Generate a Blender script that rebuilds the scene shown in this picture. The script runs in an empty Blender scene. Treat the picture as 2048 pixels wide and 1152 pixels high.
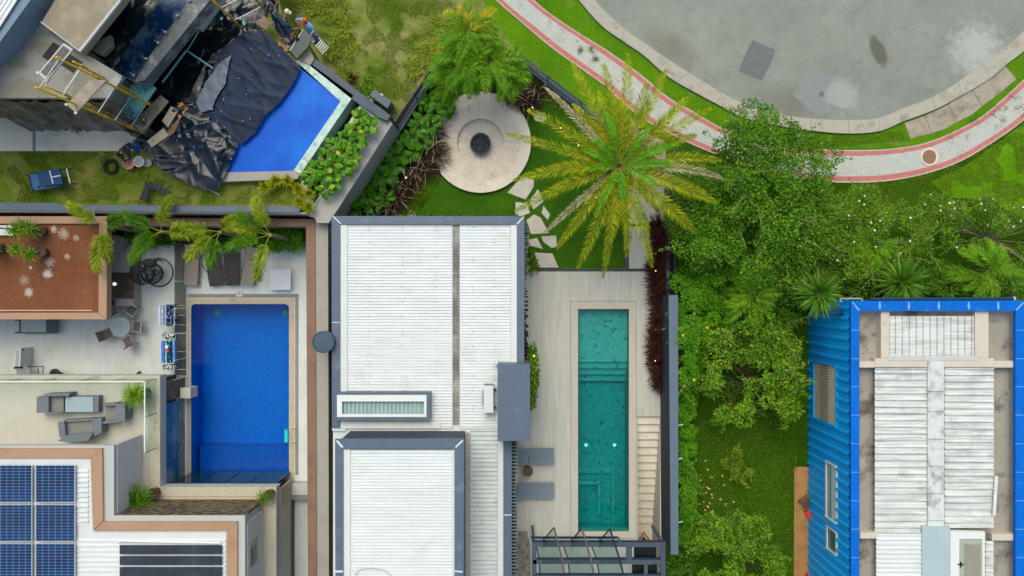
import bpy, bmesh, math, random
import numpy as np
from mathutils import Vector, Matrix, noise
from mathutils.geometry import tessellate_polygon, delaunay_2d_cdt
R = math.radians
random.seed(7); rng = np.random.default_rng(7)
SC = bpy.context.scene
COL = SC.collection
HC, FC = 40.0, 1600.0          # camera height over the deck level (m), focal length in photo pixels

# ---------------------------------------------------------------- camera, sky, sun, exposure
cam = bpy.data.cameras.new("camera"); co = bpy.data.objects.new("camera", cam); COL.objects.link(co)
co.location = (0, 0, HC); co.rotation_euler = (0, 0, 0)
cam.sensor_width = 36; cam.lens = FC / 2048 * 36; cam.clip_end = 500; cam.clip_start = .5
SC.camera = co
SUN_EL, SUN_AZ = 60, 345       # veiled sun, from the top of the picture
w = bpy.data.worlds.new("World"); SC.world = w; w.use_nodes = True
nt = w.node_tree; bg = nt.nodes["Background"]
sky = nt.nodes.new("ShaderNodeTexSky"); sky.sky_type = 'NISHITA'; sky.sun_disc = False
sky.sun_elevation = R(SUN_EL); sky.sun_rotation = R(SUN_AZ); sky.air_density = 1.0; sky.dust_density = 6.0; sky.ozone_density = .6
sky_tint = nt.nodes.new("ShaderNodeMix"); sky_tint.data_type = 'RGBA'; sky_tint.blend_type = 'MULTIPLY'; sky_tint.inputs[0].default_value = 1; sky_tint.inputs[7].default_value = (.92, 1.0, .94, 1)   # slight green tint cancels the lilac cast of the sky colour
nt.links.new(sky.outputs[0], sky_tint.inputs[6]); nt.links.new(sky_tint.outputs[2], bg.inputs[0]); bg.inputs[1].default_value = .15
sl = bpy.data.lights.new("sun", 'SUN'); so = bpy.data.objects.new("sun", sl); COL.objects.link(so)
sl.energy = .32; sl.angle = R(34); sl.color = (1, .95, .88)
_az = R(SUN_AZ); _el = R(SUN_EL)
_d = Vector((math.sin(_az) * math.cos(_el), math.cos(_az) * math.cos(_el), math.sin(_el)))
so.rotation_euler = _d.to_track_quat('Z', 'Y').to_euler()
SC.view_settings.view_transform = 'Standard'; SC.view_settings.look = 'None'
SC.view_settings.exposure = 0.33; SC.view_settings.gamma = 1
SC.cycles.use_denoising = True; SC.cycles.max_bounces = 8; SC.cycles.transparent_max_bounces = 16

# ---------------------------------------------------------------- helpers
def P(px, py, z=0.0):
    """the place in the scene, at height z, of a point measured on the photograph"""
    s = (HC - z) / FC
    return Vector(((px - 1024) * s, (576 - py) * s, z))
def lin(h):
    if not isinstance(h, str): return tuple(h)
    h = h.lstrip('#'); v = [int(h[i:i + 2], 16) / 255 for i in (0, 2, 4)]
    return tuple(c / 12.92 if c <= .04045 else ((c + .055) / 1.055) ** 2.4 for c in v)
MATS = {}
class NB:
    def __init__(s, name):
        s.m = bpy.data.materials.new(name); s.m.use_nodes = True; s.t = s.m.node_tree; s.n = s.t.nodes
        s.b = s.n["Principled BSDF"]; s.out = s.n["Material Output"]
        s.tc = s.n.new("ShaderNodeTexCoord"); s.co = s.tc.outputs['Object']
    def L(s, a, b): s.t.links.new(a, b)
    def noise(s, scale, detail=4, rough=.6, co=None, dist=0):
        n = s.n.new("ShaderNodeTexNoise"); n.inputs['Scale'].default_value = scale; n.inputs['Detail'].default_value = detail
        n.inputs['Roughness'].default_value = rough; n.inputs['Distortion'].default_value = dist
        s.L(co or s.co, n.inputs['Vector']); return n.outputs['Fac']
    def ramp(s, f, a, b, lo=0.0, hi=1.0):
        n = s.n.new("ShaderNodeMapRange"); n.inputs[1].default_value = a; n.inputs[2].default_value = b
        n.inputs[3].default_value = lo; n.inputs[4].default_value = hi
        if a > b: pass
        s.L(f, n.inputs[0]); return n.outputs[0]
    def mix(s, f, a, b, mode='MIX'):
        n = s.n.new("ShaderNodeMix"); n.data_type = 'RGBA'; n.blend_type = mode
        for i, v in ((0, f), (6, a), (7, b)):
            if hasattr(v, 'links') or hasattr(v, 'is_linked'): s.L(v, n.inputs[i])
            elif i == 0: n.inputs[0].default_value = v
            else: n.inputs[i].default_value = (*lin(v), 1)
        return n.outputs[2]
    def math(s, op, a, b=None):
        n = s.n.new("ShaderNodeMath"); n.operation = op
        for i, v in enumerate((a, b)):
            if v is None: continue
            if hasattr(v, 'is_linked'): s.L(v, n.inputs[i])
            else: n.inputs[i].default_value = v
        return n.outputs[0]
    def scl(s, sx, sy, sz, rot=0, loc=(0, 0, 0)):
        n = s.n.new("ShaderNodeMapping"); n.inputs['Scale'].default_value = (sx, sy, sz); n.inputs['Rotation'].default_value = (0, 0, rot)
        n.inputs['Location'].default_value = loc
        s.L(s.co, n.inputs['Vector']); return n.outputs[0]
    def isl(s):
        g = s.n.new("ShaderNodeNewGeometry"); return g.outputs['Random Per Island']
    def bump(s, f, strength=.3, dist=.02):
        n = s.n.new("ShaderNodeBump"); n.inputs['Strength'].default_value = strength; n.inputs['Distance'].default_value = dist
        s.L(f, n.inputs['Height']); s.L(n.outputs[0], s.b.inputs['Normal'])
    def blob(s, c, r, soft=.25, nz=.5, ns=3.0, st=(1, 1), rot=0):
        """0..1 mask of a ragged patch at c (world x, y)"""
        n = s.n.new("ShaderNodeMapping"); n.vector_type = 'TEXTURE'
        n.inputs['Location'].default_value = (c[0], c[1], 0); n.inputs['Rotation'].default_value = (0, 0, rot)
        n.inputs['Scale'].default_value = (r * st[0], r * st[1], 1e3)
        s.L(s.co, n.inputs['Vector'])
        l = s.n.new("ShaderNodeVectorMath"); l.operation = 'LENGTH'; s.L(n.outputs[0], l.inputs[0])
        q = s.math('ADD', l.outputs['Value'], s.math('MULTIPLY', s.math('SUBTRACT', s.noise(ns, 6, .7), .5), nz * 2))
        return s.ramp(q, 1 + soft, 1 - soft)
    def fin(s, col, rough=.6, spec=.5, metal=0):
        if hasattr(col, 'is_linked'): s.L(col, s.b.inputs['Base Color'])
        else: s.b.inputs['Base Color'].default_value = (*lin(col), 1)
        if hasattr(rough, 'is_linked'): s.L(rough, s.b.inputs['Roughness'])
        else: s.b.inputs['Roughness'].default_value = rough
        s.b.inputs['Specular IOR Level'].default_value = spec; s.b.inputs['Metallic'].default_value = metal
        return s.m
def mat(name, col, rough=.6, var=.12, vs=1.5, fine=0.0, fs=30, col2=None, c2=(1.0, .5, .65), bump=0, bs=25, bd=.02, isl=0, spec=.4, metal=0, streak=None, col3=None):
    if name in MATS: return MATS[name]
    b = NB(name); c = lin(col)
    dark = tuple(x * (1 - var) for x in c); lite = tuple(min(.9, x * (1 + var)) for x in c)
    o = b.mix(b.ramp(b.noise(vs, 5), .3, .7), dark, lite)
    if streak: # (sx, sy, amount)
        o = b.mix(b.ramp(b.noise(1, 5, .7, b.scl(streak[0], streak[1], 1)), .42, .75, 0, streak[2]), o, tuple(x * .45 for x in c))
    if col2: o = b.mix(b.ramp(b.noise(c2[0], 7, .65), c2[1], c2[2]), o, col2)
    if col3: o = b.mix(b.ramp(b.noise(1, 7, .75, b.scl(col3[1], col3[2], 1, 0, (31, 17, 0))), col3[3], col3[4], 0, .7), o, col3[0])
    if fine: o = b.mix(b.ramp(b.noise(fs, 3, .8), .35, .65, 0, fine), o, tuple(x * .35 for x in c))
    if isl:
        hs = b.n.new("ShaderNodeHueSaturation"); b.L(o, hs.inputs['Color']); r = b.isl()
        b.L(b.ramp(r, 0, 1, 1 - isl, 1 + isl), hs.inputs['Value'])
        o = hs.outputs[0]
    if bump: b.bump(b.noise(bs, 5, .7), bump, bd)
    MATS[name] = b.fin(o, rough, spec, metal); return MATS[name]
def leafmat(name, c1, c2, c3=None, rough=.5, trans=.0, big=1.2):
    """leaf colour: each leaf its own shade between c1 and c2, a few c3 (yellowing) leaves"""
    if name in MATS: return MATS[name]
    b = NB(name); r = b.isl()
    o = b.mix(b.math('ADD', b.math('MULTIPLY', b.math('POWER', r, 1.4), .75), b.ramp(b.noise(big, 4), .4, .65, 0, .45)), c1, c2)
    if c3: o = b.mix(b.ramp(b.math('FRACT', b.math('MULTIPLY', r, 7.31)), .95, .97, 0, .8), o, c3)
    m = b.fin(o, rough, .15)
    MATS[name] = m; return m
def glassmat(name, tint, rough=.03, strength=.9):
    """thin clear pane: see-through tinted, with a sky reflection that grows at grazing angles"""
    if name in MATS: return MATS[name]
    b = NB(name); b.n.remove(b.b)
    tr = b.n.new("ShaderNodeBsdfTransparent"); tr.inputs[0].default_value = (*lin(tint), 1)
    gl = b.n.new("ShaderNodeBsdfGlossy"); gl.inputs['Roughness'].default_value = rough
    fr = b.n.new("ShaderNodeFresnel"); fr.inputs[0].default_value = 1.45
    ge = b.n.new("ShaderNodeNewGeometry")
    mx = b.n.new("ShaderNodeMixShader"); b.L(b.math('MULTIPLY', b.math('MULTIPLY', fr.outputs[0], strength), b.math('SUBTRACT', 1.0, ge.outputs['Backfacing'])), mx.inputs[0])
    b.L(tr.outputs[0], mx.inputs[1]); b.L(gl.outputs[0], mx.inputs[2]); b.L(mx.outputs[0], b.out.inputs[0])
    MATS[name] = b.m; return b.m
def watermat(name, tint, bump=.12, bs=2.5, vol=None):
    if name in MATS: return MATS[name]
    b = NB(name); b.n.remove(b.b)
    tr = b.n.new("ShaderNodeBsdfTransparent"); tr.inputs[0].default_value = (*tint, 1)
    gl = b.n.new("ShaderNodeBsdfGlossy"); gl.inputs['Roughness'].default_value = .06
    fr = b.n.new("ShaderNodeFresnel"); fr.inputs[0].default_value = 1.33
    bp = b.n.new("ShaderNodeBump"); bp.inputs['Strength'].default_value = bump; bp.inputs['Distance'].default_value = .1
    b.L(b.noise(bs, 4, .6, None, .8), bp.inputs['Height']); b.L(bp.outputs[0], gl.inputs['Normal']); b.L(bp.outputs[0], fr.inputs['Normal'])
    ge = b.n.new("ShaderNodeNewGeometry")
    mx = b.n.new("ShaderNodeMixShader"); b.L(b.math('MULTIPLY', fr.outputs[0], b.math('SUBTRACT', 1.0, ge.outputs['Backfacing'])), mx.inputs[0])
    b.L(tr.outputs[0], mx.inputs[1]); b.L(gl.outputs[0], mx.inputs[2]); b.L(mx.outputs[0], b.out.inputs[0])
    if vol:
        v = b.n.new("ShaderNodeVolumeAbsorption"); v.inputs[0].default_value = (*vol[0], 1); v.inputs[1].default_value = vol[1]
        b.L(v.outputs[0], b.out.inputs['Volume'])
    MATS[name] = b.m; return b.m
def emit(name, col, s):
    if name in MATS: return MATS[name]
    b = NB(name); b.fin(col, .4); b.b.inputs['Emission Color'].default_value = (*lin(col), 1); b.b.inputs['Emission Strength'].default_value = s
    MATS[name] = b.m; return b.m

BASE = {}
def thing(name, label, cat, loc=(0, 0, 0), group=None):
    o = bpy.data.objects.new(name, None); COL.objects.link(o); o.location = loc; o.empty_display_size = .2
    BASE[o.name] = Vector(loc); o['label'] = label; o['category'] = cat
    if group: o['group'] = group
    return o
def tag(o, label=None, cat=None, group=None, kind=None):
    for k, v in (('label', label), ('category', cat), ('group', group), ('kind', kind)):
        if v: o[k] = v
    return o
class MB:
    """collects shapes (in scene coordinates) and links them as one mesh object"""
    def __init__(s): s.v = []; s.f = []; s.uv = {}
    def add(s, v, f):
        k = len(s.v); s.v += [Vector(p) for p in v]; s.f += [tuple(i + k for i in q) for q in f]; return s
    def prism(s, top, zt, zb, holes=()):
        """top: pixel outline at height zt, extruded straight down to zb"""
        return s.wprism([P(x, y, zt) for x, y in top], zt, zb, [[P(x, y, zt) for x, y in h] for h in holes])
    def wprism(s, top, zt, zb, holes=()):
        loops = [[Vector((p[0], p[1], 0)) for p in top]] + [[Vector((p[0], p[1], 0)) for p in h] for h in holes]
        flat = [p for l in loops for p in l]
        tris = tessellate_polygon(loops) if (holes or len(top) > 4) else None
        n = len(flat)
        fs = []
        def orient(t, up):
            a, b_, c = (flat[t[0]], flat[t[1]], flat[t[2]]); cr = (b_ - a).cross(c - a).z
            return tuple(t) if (cr > 0) == up else tuple(reversed(t))
        if tris is None: tris = [tuple(range(n))]
        for t in tris: fs.append(orient(t, True))
        if zb is not None:
            for t in tris: fs.append(tuple(i + n for i in orient(t, False)))
            k = 0
            for li, l in enumerate(loops):
                m = len(l); area = sum(l[i].x * l[(i + 1) % m].y - l[(i + 1) % m].x * l[i].y for i in range(m))
                ccw = area > 0
                if li > 0: ccw = not ccw
                for i in range(m):
                    a, b_ = k + i, k + (i + 1) % m
                    fs.append((a + n, b_ + n, b_, a) if ccw else (a, b_, b_ + n, a + n))
                k += m
        v = [(p.x, p.y, zt) for p in flat] + ([(p.x, p.y, zb) for p in flat] if zb is not None else [])
        return s.add(v, fs)
    def box(s, c, size, rz=0, M=None):
        x, y, z = (q / 2 for q in size)
        v = [Vector(p) for p in ((-x, -y, -z), (x, -y, -z), (x, y, -z), (-x, y, -z), (-x, -y, z), (x, -y, z), (x, y, z), (-x, y, z))]
        Q = M if M is not None else Matrix.Rotation(rz, 3, 'Z')
        v = [Q @ p + Vector(c) for p in v]
        return s.add(v, [(0, 3, 2, 1), (4, 5, 6, 7), (0, 1, 5, 4), (1, 2, 6, 5), (2, 3, 7, 6), (3, 0, 4, 7)])
    def tube(s, pts, r, n=8, r2=None, cap=True):
        pts = [Vector(p) for p in pts]; k = len(pts); rs = r if isinstance(r, (list, tuple)) else [r + ((r2 if r2 is not None else r) - r) * i / max(1, k - 1) for i in range(k)]
        vs = []; up0 = None
        for i, p in enumerate(pts):
            t = (pts[min(i + 1, k - 1)] - pts[max(i - 1, 0)]).normalized()
            if up0 is None: up0 = Vector((0, 0, 1)) if abs(t.z) < .9 else Vector((1, 0, 0))
            a = t.cross(up0).normalized(); b_ = a.cross(t).normalized(); up0 = b_
            for j in range(n):
                q = 2 * math.pi * j / n; vs.append(p + (a * math.cos(q) + b_ * math.sin(q)) * rs[i])
        fs = [(i * n + j, i * n + (j + 1) % n, (i + 1) * n + (j + 1) % n, (i + 1) * n + j) for i in range(k - 1) for j in range(n)]
        if cap: fs += [tuple(range(n))[::-1], tuple((k - 1) * n + j for j in range(n))]
        return s.add(vs, fs)
    def bar(s, a, b_, w_, h=None):
        """square bar between two points"""
        a = Vector(a); b_ = Vector(b_); d = b_ - a; L_ = d.length
        q = d.to_track_quat('X', 'Z').to_matrix()
        return s.box((a + b_) / 2, (L_, w_, h or w_), M=q)
    def lathe(s, c, prof, n=24, sx=1, sy=1):
        """prof: list of (radius, z) from bottom to top, around the point c"""
        c = Vector(c); vs = []; k = len(prof)
        for r, z in prof:
            for j in range(n):
                q = 2 * math.pi * j / n; vs.append(c + Vector((r * math.cos(q) * sx, r * math.sin(q) * sy, z)))
        fs = [(i * n + j, i * n + (j + 1) % n, (i + 1) * n + (j + 1) % n, (i + 1) * n + j) for i in range(k - 1) for j in range(n)]
        if prof[0][0] > 1e-4: fs.append(tuple(range(n))[::-1])
        if prof[-1][0] > 1e-4: fs.append(tuple((k - 1) * n + j for j in range(n)))
        return s.add(vs, fs)
    def quad(s, a, b_, c, d): return s.add([a, b_, c, d], [(0, 1, 2, 3)])
    def build(s, name, m, parent=None, smooth=False, bevel=0):
        off = Vector((0, 0, 0)); q = parent
        if parent is not None: off = BASE[parent.name]
        me = bpy.data.meshes.new(name)
        me.from_pydata([tuple(p - off) for p in s.v], [], s.f)
        if s.uv:
            l = me.uv_layers.new(name="UVMap")
            for i, lp in enumerate(me.loops): l.data[i].uv = s.uv.get(lp.vertex_index, (0, 0))
        me.materials.append(m)
        if smooth: me.polygons.foreach_set('use_smooth', [True] * len(me.polygons))
        o = bpy.data.objects.new(name, me); COL.objects.link(o)
        BASE[o.name] = off
        if parent is not None: o.parent = parent
        if bevel:
            bm = bmesh.new(); bm.from_mesh(me); bmesh.ops.remove_doubles(bm, verts=bm.verts, dist=1e-5)
            es = [e for e in bm.edges if len(e.link_faces) == 2 and e.calc_face_angle(0) > .6]
            bmesh.ops.bevel(bm, geom=es, offset=bevel, segments=2, affect='EDGES', profile=.6); bm.to_mesh(me); bm.free()
        return o
def struct(name, mb, m, label=None):
    o = mb.build(name, m); o['kind'] = 'structure'
    return o
def rect(x0, y0, x1, y1): return [(x0, y0), (x1, y0), (x1, y1), (x0, y1)]
def copy_tree(o, loc=None, rz=None, label=None, group=None, parent=None, scale=None):
    c = o.copy(); COL.objects.link(c)
    if parent is not None: c.parent = parent
    if loc is not None: c.location = loc
    if rz is not None: c.rotation_euler = (0, 0, rz)
    if scale is not None: c.scale = (scale,) * 3
    if label: c['label'] = label
    if group: c['group'] = group
    for ch in list(o.children): copy_tree(ch, parent=c)
    return c
def ribbed(mb, x0, y0, x1, y1, z, pitch, axis='y', h=.04, wr=.05, nd=.012, nw=.02):
    """corrugated metal sheet; ribs repeat along axis ('y' = ribs run left-right)"""
    a = P(x0, y0, z); b_ = P(x1, y1, z); X0, X1 = sorted((a.x, b_.x)); Y0, Y1 = sorted((a.y, b_.y))
    lo, hi, o0, o1 = (Y0, Y1, X0, X1) if axis == 'y' else (X0, X1, Y0, Y1)
    prof = []; t = lo
    while t < hi:
        p = min(pitch, hi - t)
        prof += [(t, 0), (t + max(.005, p - wr - .016 - nw), 0)]
        if p > wr + .06: prof += [(t + p - wr - .012 - nw, -nd), (t + p - wr - .012, -nd), (t + p - wr - .010, 0)]; prof += [(t + p - wr - .004, h), (t + p - .012, h), (t + p - .003, 0)]
        t += pitch
    prof.append((hi, 0))
    vs = []
    for q, hh in prof:
        for o_ in (o0, o1): vs.append((o_, q, z + hh) if axis == 'y' else (q, o_, z + hh))
    k = len(prof); fs = [(2 * i, 2 * i + 1, 2 * i + 3, 2 * i + 2) if axis == 'y' else (2 * i, 2 * i + 2, 2 * i + 3, 2 * i + 1) for i in range(k - 1)]
    return mb.add(vs, fs)
def inside(p, poly):
    x, y = p; r = False; n = len(poly)
    for i in range(n):
        x1, y1 = poly[i][0], poly[i][1]; x2, y2 = poly[(i + 1) % n][0], poly[(i + 1) % n][1]
        if (y1 > y) != (y2 > y) and x < (x2 - x1) * (y - y1) / (y2 - y1) + x1: r = not r
    return r
def draped(mb, poly, zf, res=.14, wig=.03):
    """crumpled sheet over a pixel outline; zf(x, y) gives its height (scene metres)"""
    z0 = zf(*[(lambda q: (q.x, q.y))(P(*poly[0], 3))][0])
    W = [P(x, y, z0) for x, y in poly]; n = len(W); B = []
    for i in range(n):
        a, b_ = W[i], W[(i + 1) % n]; k = max(1, int((b_ - a).length / res))
        for j in range(k):
            p = a.lerp(b_, j / k); B.append(Vector((p.x + random.uniform(-wig, wig), p.y + random.uniform(-wig, wig))))
    pts = list(B); e = [(i, (i + 1) % len(B)) for i in range(len(B))]
    x0, x1 = min(p.x for p in B), max(p.x for p in B); y0, y1 = min(p.y for p in B), max(p.y for p in B)
    y = y0
    while y < y1:
        x = x0
        while x < x1:
            q = (x + random.uniform(-.3, .3) * res, y + random.uniform(-.3, .3) * res)
            if inside(q, B): pts.append(Vector(q))
            x += res
        y += res
    r = delaunay_2d_cdt(pts, e, [], 1, 1e-5)
    vs = [(p.x, p.y, zf(p.x, p.y)) for p in r[0]]; fs = []
    for t in r[2]:
        a, b_, c = (r[0][i] for i in t[:3]); fs.append(tuple(t) if (b_ - a).cross(c - a) > 0 else tuple(reversed(t)))
    return mb.add(vs, fs)
def crumple(x, y, amp=.06, f=.9, seed=0, st=1.0, ang=0):
    c, s_ = math.cos(ang), math.sin(ang); u, v = (x * c + y * s_), (-x * s_ + y * c) * st
    t = 0; a = amp
    for k in range(3):
        nzv = noise.noise(Vector((u * f * 2 ** k + seed, v * f * 2 ** k, k * 3.7 + seed)))
        t += a * (1 - min(1, abs(nzv) * 3.2)) ; a *= .42
    return t
def creases(poly, n, ang, spread, hgt, wid, lens, seed):
    """long folds of a plastic sheet: height field from straight soft ridges"""
    rr = random.Random(seed); W = [P(x, y, 3.3) for x, y in poly]; x0, x1 = min(p.x for p in W), max(p.x for p in W); y0, y1 = min(p.y for p in W), max(p.y for p in W); S = []
    for _ in range(n):
        a = ang + rr.gauss(0, spread); S.append((rr.uniform(x0, x1), rr.uniform(y0, y1), math.cos(a), math.sin(a), rr.uniform(*lens), rr.uniform(*wid), rr.uniform(*hgt) * rr.choice((1, 1, -.6))))
    A = np.array(S)
    def f(x, y):
        dx = x - A[:, 0]; dy = y - A[:, 1]; u = (dx * A[:, 2] + dy * A[:, 3]) / A[:, 4]; v = (-dx * A[:, 3] + dy * A[:, 2] + .12 * np.sin(u * 3) * A[:, 4] * .3) / A[:, 5]
        k = np.clip(1 - u * u, 0, 1); return float((A[:, 6] * k * np.exp(-np.abs(v) * 1.3) ).sum()) + .03 * noise.noise(Vector((x * 1.2, y * 1.2, seed)))
    return f
# --------------------------------------------------------------- foliage
class Leaves:
    """many leaf blades gathered into numpy arrays and linked as one mesh"""
    def __init__(s): s.V = []; s.F = []; s.n = 0
    def blades(s, base, dirv, upv, length, width, bend=0.0, fold=.15):
        """base (N,3), dirv (N,3) unit, upv (N,3) normal side, length (N,), width (N,)"""
        N = len(base); length = np.broadcast_to(length, (N,))[:, None]; width = np.broadcast_to(width, (N,))[:, None]
        side = np.cross(dirv, upv); side /= np.linalg.norm(side, axis=1, keepdims=True) + 1e-9
        upn = np.cross(side, dirv)
        mid = base + dirv * length * .45 + upn * (fold * width)
        tip = base + dirv * length - np.array([0, 0, 1.0]) * bend * length
        v = np.stack([base, mid - side * width * .5 - upn * fold * width, tip, mid + side * width * .5 - upn * fold * width], 1)
        s.V.append(v.reshape(-1, 3)); k = s.n + np.arange(N)[:, None] * 4
        s.F.append(np.concatenate([k, k + 3, k + 2, k + 1], 1)); s.n += 4 * N
    def build(s, name, m, parent=None):
        V = np.concatenate(s.V).astype(np.float32); F = np.concatenate(s.F).astype(np.int32)
        off = BASE[parent.name] if parent is not None else Vector((0, 0, 0))
        V = V - np.array(off, dtype=np.float32)
        me = bpy.data.meshes.new(name); me.vertices.add(len(V)); me.vertices.foreach_set('co', V.ravel())
        me.loops.add(len(F) * 4); me.loops.foreach_set('vertex_index', F.ravel())
        me.polygons.add(len(F)); me.polygons.foreach_set('loop_start', np.arange(len(F), dtype=np.int32) * 4)
        me.update(calc_edges=True); me.materials.append(m)
        o = bpy.data.objects.new(name, me); COL.objects.link(o); BASE[o.name] = off
        if parent is not None: o.parent = parent
        return o
def unit(a): return a / (np.linalg.norm(a, axis=-1, keepdims=True) + 1e-9)
def clump(L, c, r, n, ll, lw, flat=.6, up=.9):
    """leaves over the upper shell of an uneven ellipsoid clump at c"""
    d = unit(rng.normal(size=(n, 3))); d[:, 2] = np.abs(d[:, 2]) * 1.0 - .25; d = unit(d)
    rr = r * rng.uniform(.45, 1.1, (n, 1)); p = np.array(c) + d * rr * np.array([1, 1, flat])
    dirv = unit(d * [1, 1, .3] + rng.normal(size=(n, 3)) * .6); nrm = unit(d * .4 + np.array([0, 0, up]) + rng.normal(size=(n, 3)) * .35)
    L.blades(p, dirv, nrm, ll * rng.uniform(.6, 1.3, n), lw * rng.uniform(.7, 1.2, n), .1)
def crown(L, poly, zlo, zhi, nc, r, n, ll, lw, flat=.6, zfun=None, gap=0):
    """clumps spread over a pixel outline between two heights"""
    xs = [p[0] for p in poly]; ys = [p[1] for p in poly]; out = []; t = 0
    while len(out) < nc and t < nc * 60:
        t += 1; q = (random.uniform(min(xs), max(xs)), random.uniform(min(ys), max(ys)))
        if not inside(q, poly): continue
        if gap and noise.noise(Vector((q[0] * .02, q[1] * .02, 5))) < gap: continue
        z = random.uniform(zlo, zhi) if zfun is None else zfun(*q) + random.uniform(-.3, .3)
        c = P(*q, z); rr = r * random.uniform(.5, 1.25); out.append((c, rr)); clump(L, c, rr, int(n * (rr / r) ** 1.5), ll, lw, flat)
    return out
def limbs(mb, base, tips, r0=.1, r1=.015):
    base = Vector(base)
    for t in tips:
        t = Vector(t); m = base.lerp(t, .5) + Vector((random.uniform(-.2, .2), random.uniform(-.2, .2), .15))
        mb.tube([base, base.lerp(m, .6), m, t], [r0, r0 * .7, r0 * .4, r1], 5)
def frond(L, st, o, az, length, el, droop, nl, ll, lw, vee=.5, lift=.1, start=.12, rach=.02, curl=0, jit=.12, sweep=.6, pw=.7):
    """one pinnate palm leaf: arching rachis into st (MB) and its leaflets into L"""
    o = Vector(o); pts = []; p = o.copy(); K = 14; e = el; a = az
    for i in range(K + 1):
        pts.append(p.copy()); p = p + Vector((math.cos(a) * math.cos(e), math.sin(a) * math.cos(e), math.sin(e))) * length / K
        e -= droop / K * (1 + i / K); a += curl / K
    st.tube(pts, rach, 4, rach * .25)
    A = np.array([tuple(q) for q in pts]); t = np.repeat(np.linspace(start, .995, nl), 2); idx = t * K; i0 = np.minimum(idx.astype(int), K - 1); fr = (idx - i0)[:, None]
    base = A[i0] * (1 - fr) + A[i0 + 1] * fr; tan = unit(A[i0 + 1] - A[i0])
    sgn = np.tile([1.0, -1.0], nl)[:, None]; side = unit(np.cross(tan, [0, 0, 1.0])) * sgn; upn = unit(np.cross(side, tan) * sgn)
    upn *= np.sign(upn[:, 2:3] + 1e-6)
    prof = np.sin(np.clip(t, 0, 1) ** .8 * math.pi * .93 + .12) ** pw
    fwd = sweep + t[:, None] * .5
    dirv = unit(side * (1 + rng.normal(size=(len(t), 1)) * jit) + tan * fwd + upn * (lift + vee * rng.uniform(-.2, 1, (len(t), 1))) + rng.normal(size=(len(t), 3)) * jit)
    L.blades(base, dirv, upn + rng.normal(size=(len(t), 3)) * .3, ll * prof * rng.uniform(.8, 1.1, len(t)), lw, .18)
# ---------------------------------------------------------------- materials of the setting
def grassmat(name, c1, c2, dry=None, dryamt=(.5, .62), sc=.35, seed=0, tone=None):
    b = NB(name); o = b.mix(b.ramp(b.noise(sc, 6, .65, b.scl(1, 1, 1, 0, (seed, seed, 0))), .35, .65), c1, c2)
    if dry: o = b.mix(b.ramp(b.noise(sc * 1.6, 7, .7, b.scl(1, 1, 1, .4, (seed + 9, 3, 0))), dryamt[0], dryamt[1], 0, .85), o, dry)
    o = b.mix(b.ramp(b.noise(7, 5, .8), .35, .7, 0, .55), o, tuple(x * .45 for x in lin(c1)))
    o = b.mix(b.ramp(b.noise(15, 5, .9), .5, .72, 0, .6), o, tuple(min(1, x * 1.9) for x in lin(c2)))
    b.bump(b.noise(30, 4, .8), .6, .03); m = b.fin(o, .9, .1); MATS[name] = m; return m
G_GROUND = grassmat('ground grass', '#2f4a12', '#476418', '#6d6432', (.58, .7))
G_VERGE = grassmat('verge grass', '#457408', '#628f12', '#8c8a52', (.56, .74), seed=3)
G_LOT = grassmat('vacant lot grass', '#56701c', '#768632', '#a2986c', (.44, .6), .3, seed=11)
G_GARDEN = grassmat('garden lawn', '#2d550a', '#426c12', '#6a7c38', (.6, .74), .5, seed=20)
G_RIGHT = grassmat('side garden lawn', '#2a4c04', '#3c5e06', '#8c8040', (.68, .8), .4, seed=31)
G_YARD = grassmat('yard lawn', '#516e14', '#6d7f2c', '#948850', (.44, .62), .45, seed=44)
# road: worn asphalt with its own repairs and stains
b = NB('asphalt')
o = b.mix(b.ramp(b.noise(.35, 6, .6), .3, .7), '#7f847d', '#92978f')
o = b.mix(b.ramp(b.noise(1.1, 8, .8), .48, .7, 0, .55), o, '#73756f')
o = b.mix(b.ramp(b.noise(13, 4, .9), .5, .72, 0, .45), o, '#686b69')
o = b.mix(b.ramp(b.noise(11, 4, .9, b.scl(1, 1, 1, 0, (7, 7, 0))), .6, .74, 0, .6), o, '#c8cac6')
cr = b.n.new("ShaderNodeTexVoronoi"); cr.feature = 'DISTANCE_TO_EDGE'; cr.inputs['Scale'].default_value = .3
nd = b.n.new("ShaderNodeVectorMath"); nd.operation = 'ADD'; b.L(b.co, nd.inputs[0]); nn = b.n.new("ShaderNodeTexNoise"); nn.inputs['Scale'].default_value = 1.5; b.L(b.co, nn.inputs['Vector']); b.L(nn.outputs['Color'], nd.inputs[1]); b.L(nd.outputs[0], cr.inputs['Vector'])
o = b.mix(b.ramp(cr.outputs['Distance'], .005, .001, 0, .35), o, '#5f6263')
q = P(1951, 97); o = b.mix(b.math('MULTIPLY', b.blob((q.x, q.y), 1.1, .5, 1.3, 2.5), .6), o, '#b9bbb9')
q = P(1757, 103); o = b.mix(b.math('MULTIPLY', b.blob((q.x, q.y), .75, .2, .5, 2.2, (.45, 1.05), R(22)), .85), o, '#5d5b50')
q = P(1580, 205); o = b.mix(b.math('MULTIPLY', b.blob((q.x, q.y), 1.0, .5, .8, 2, (1.2, .7), R(-20)), .55), o, '#6a6960')
q = P(1345, 95); o = b.mix(b.math('MULTIPLY', b.blob((q.x, q.y), 1.5, .6, .9, 2, (.8, .35), R(-30)), .5), o, '#706a5e')
q = P(1680, 190); o = b.mix(b.math('MULTIPLY', b.blob((q.x, q.y), .8, .3, .9, 3), .35), o, '#b8bab8')
b.bump(b.noise(60, 3, .8), .4, .01); M_ROAD = b.fin(o, .85, .2)
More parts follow.
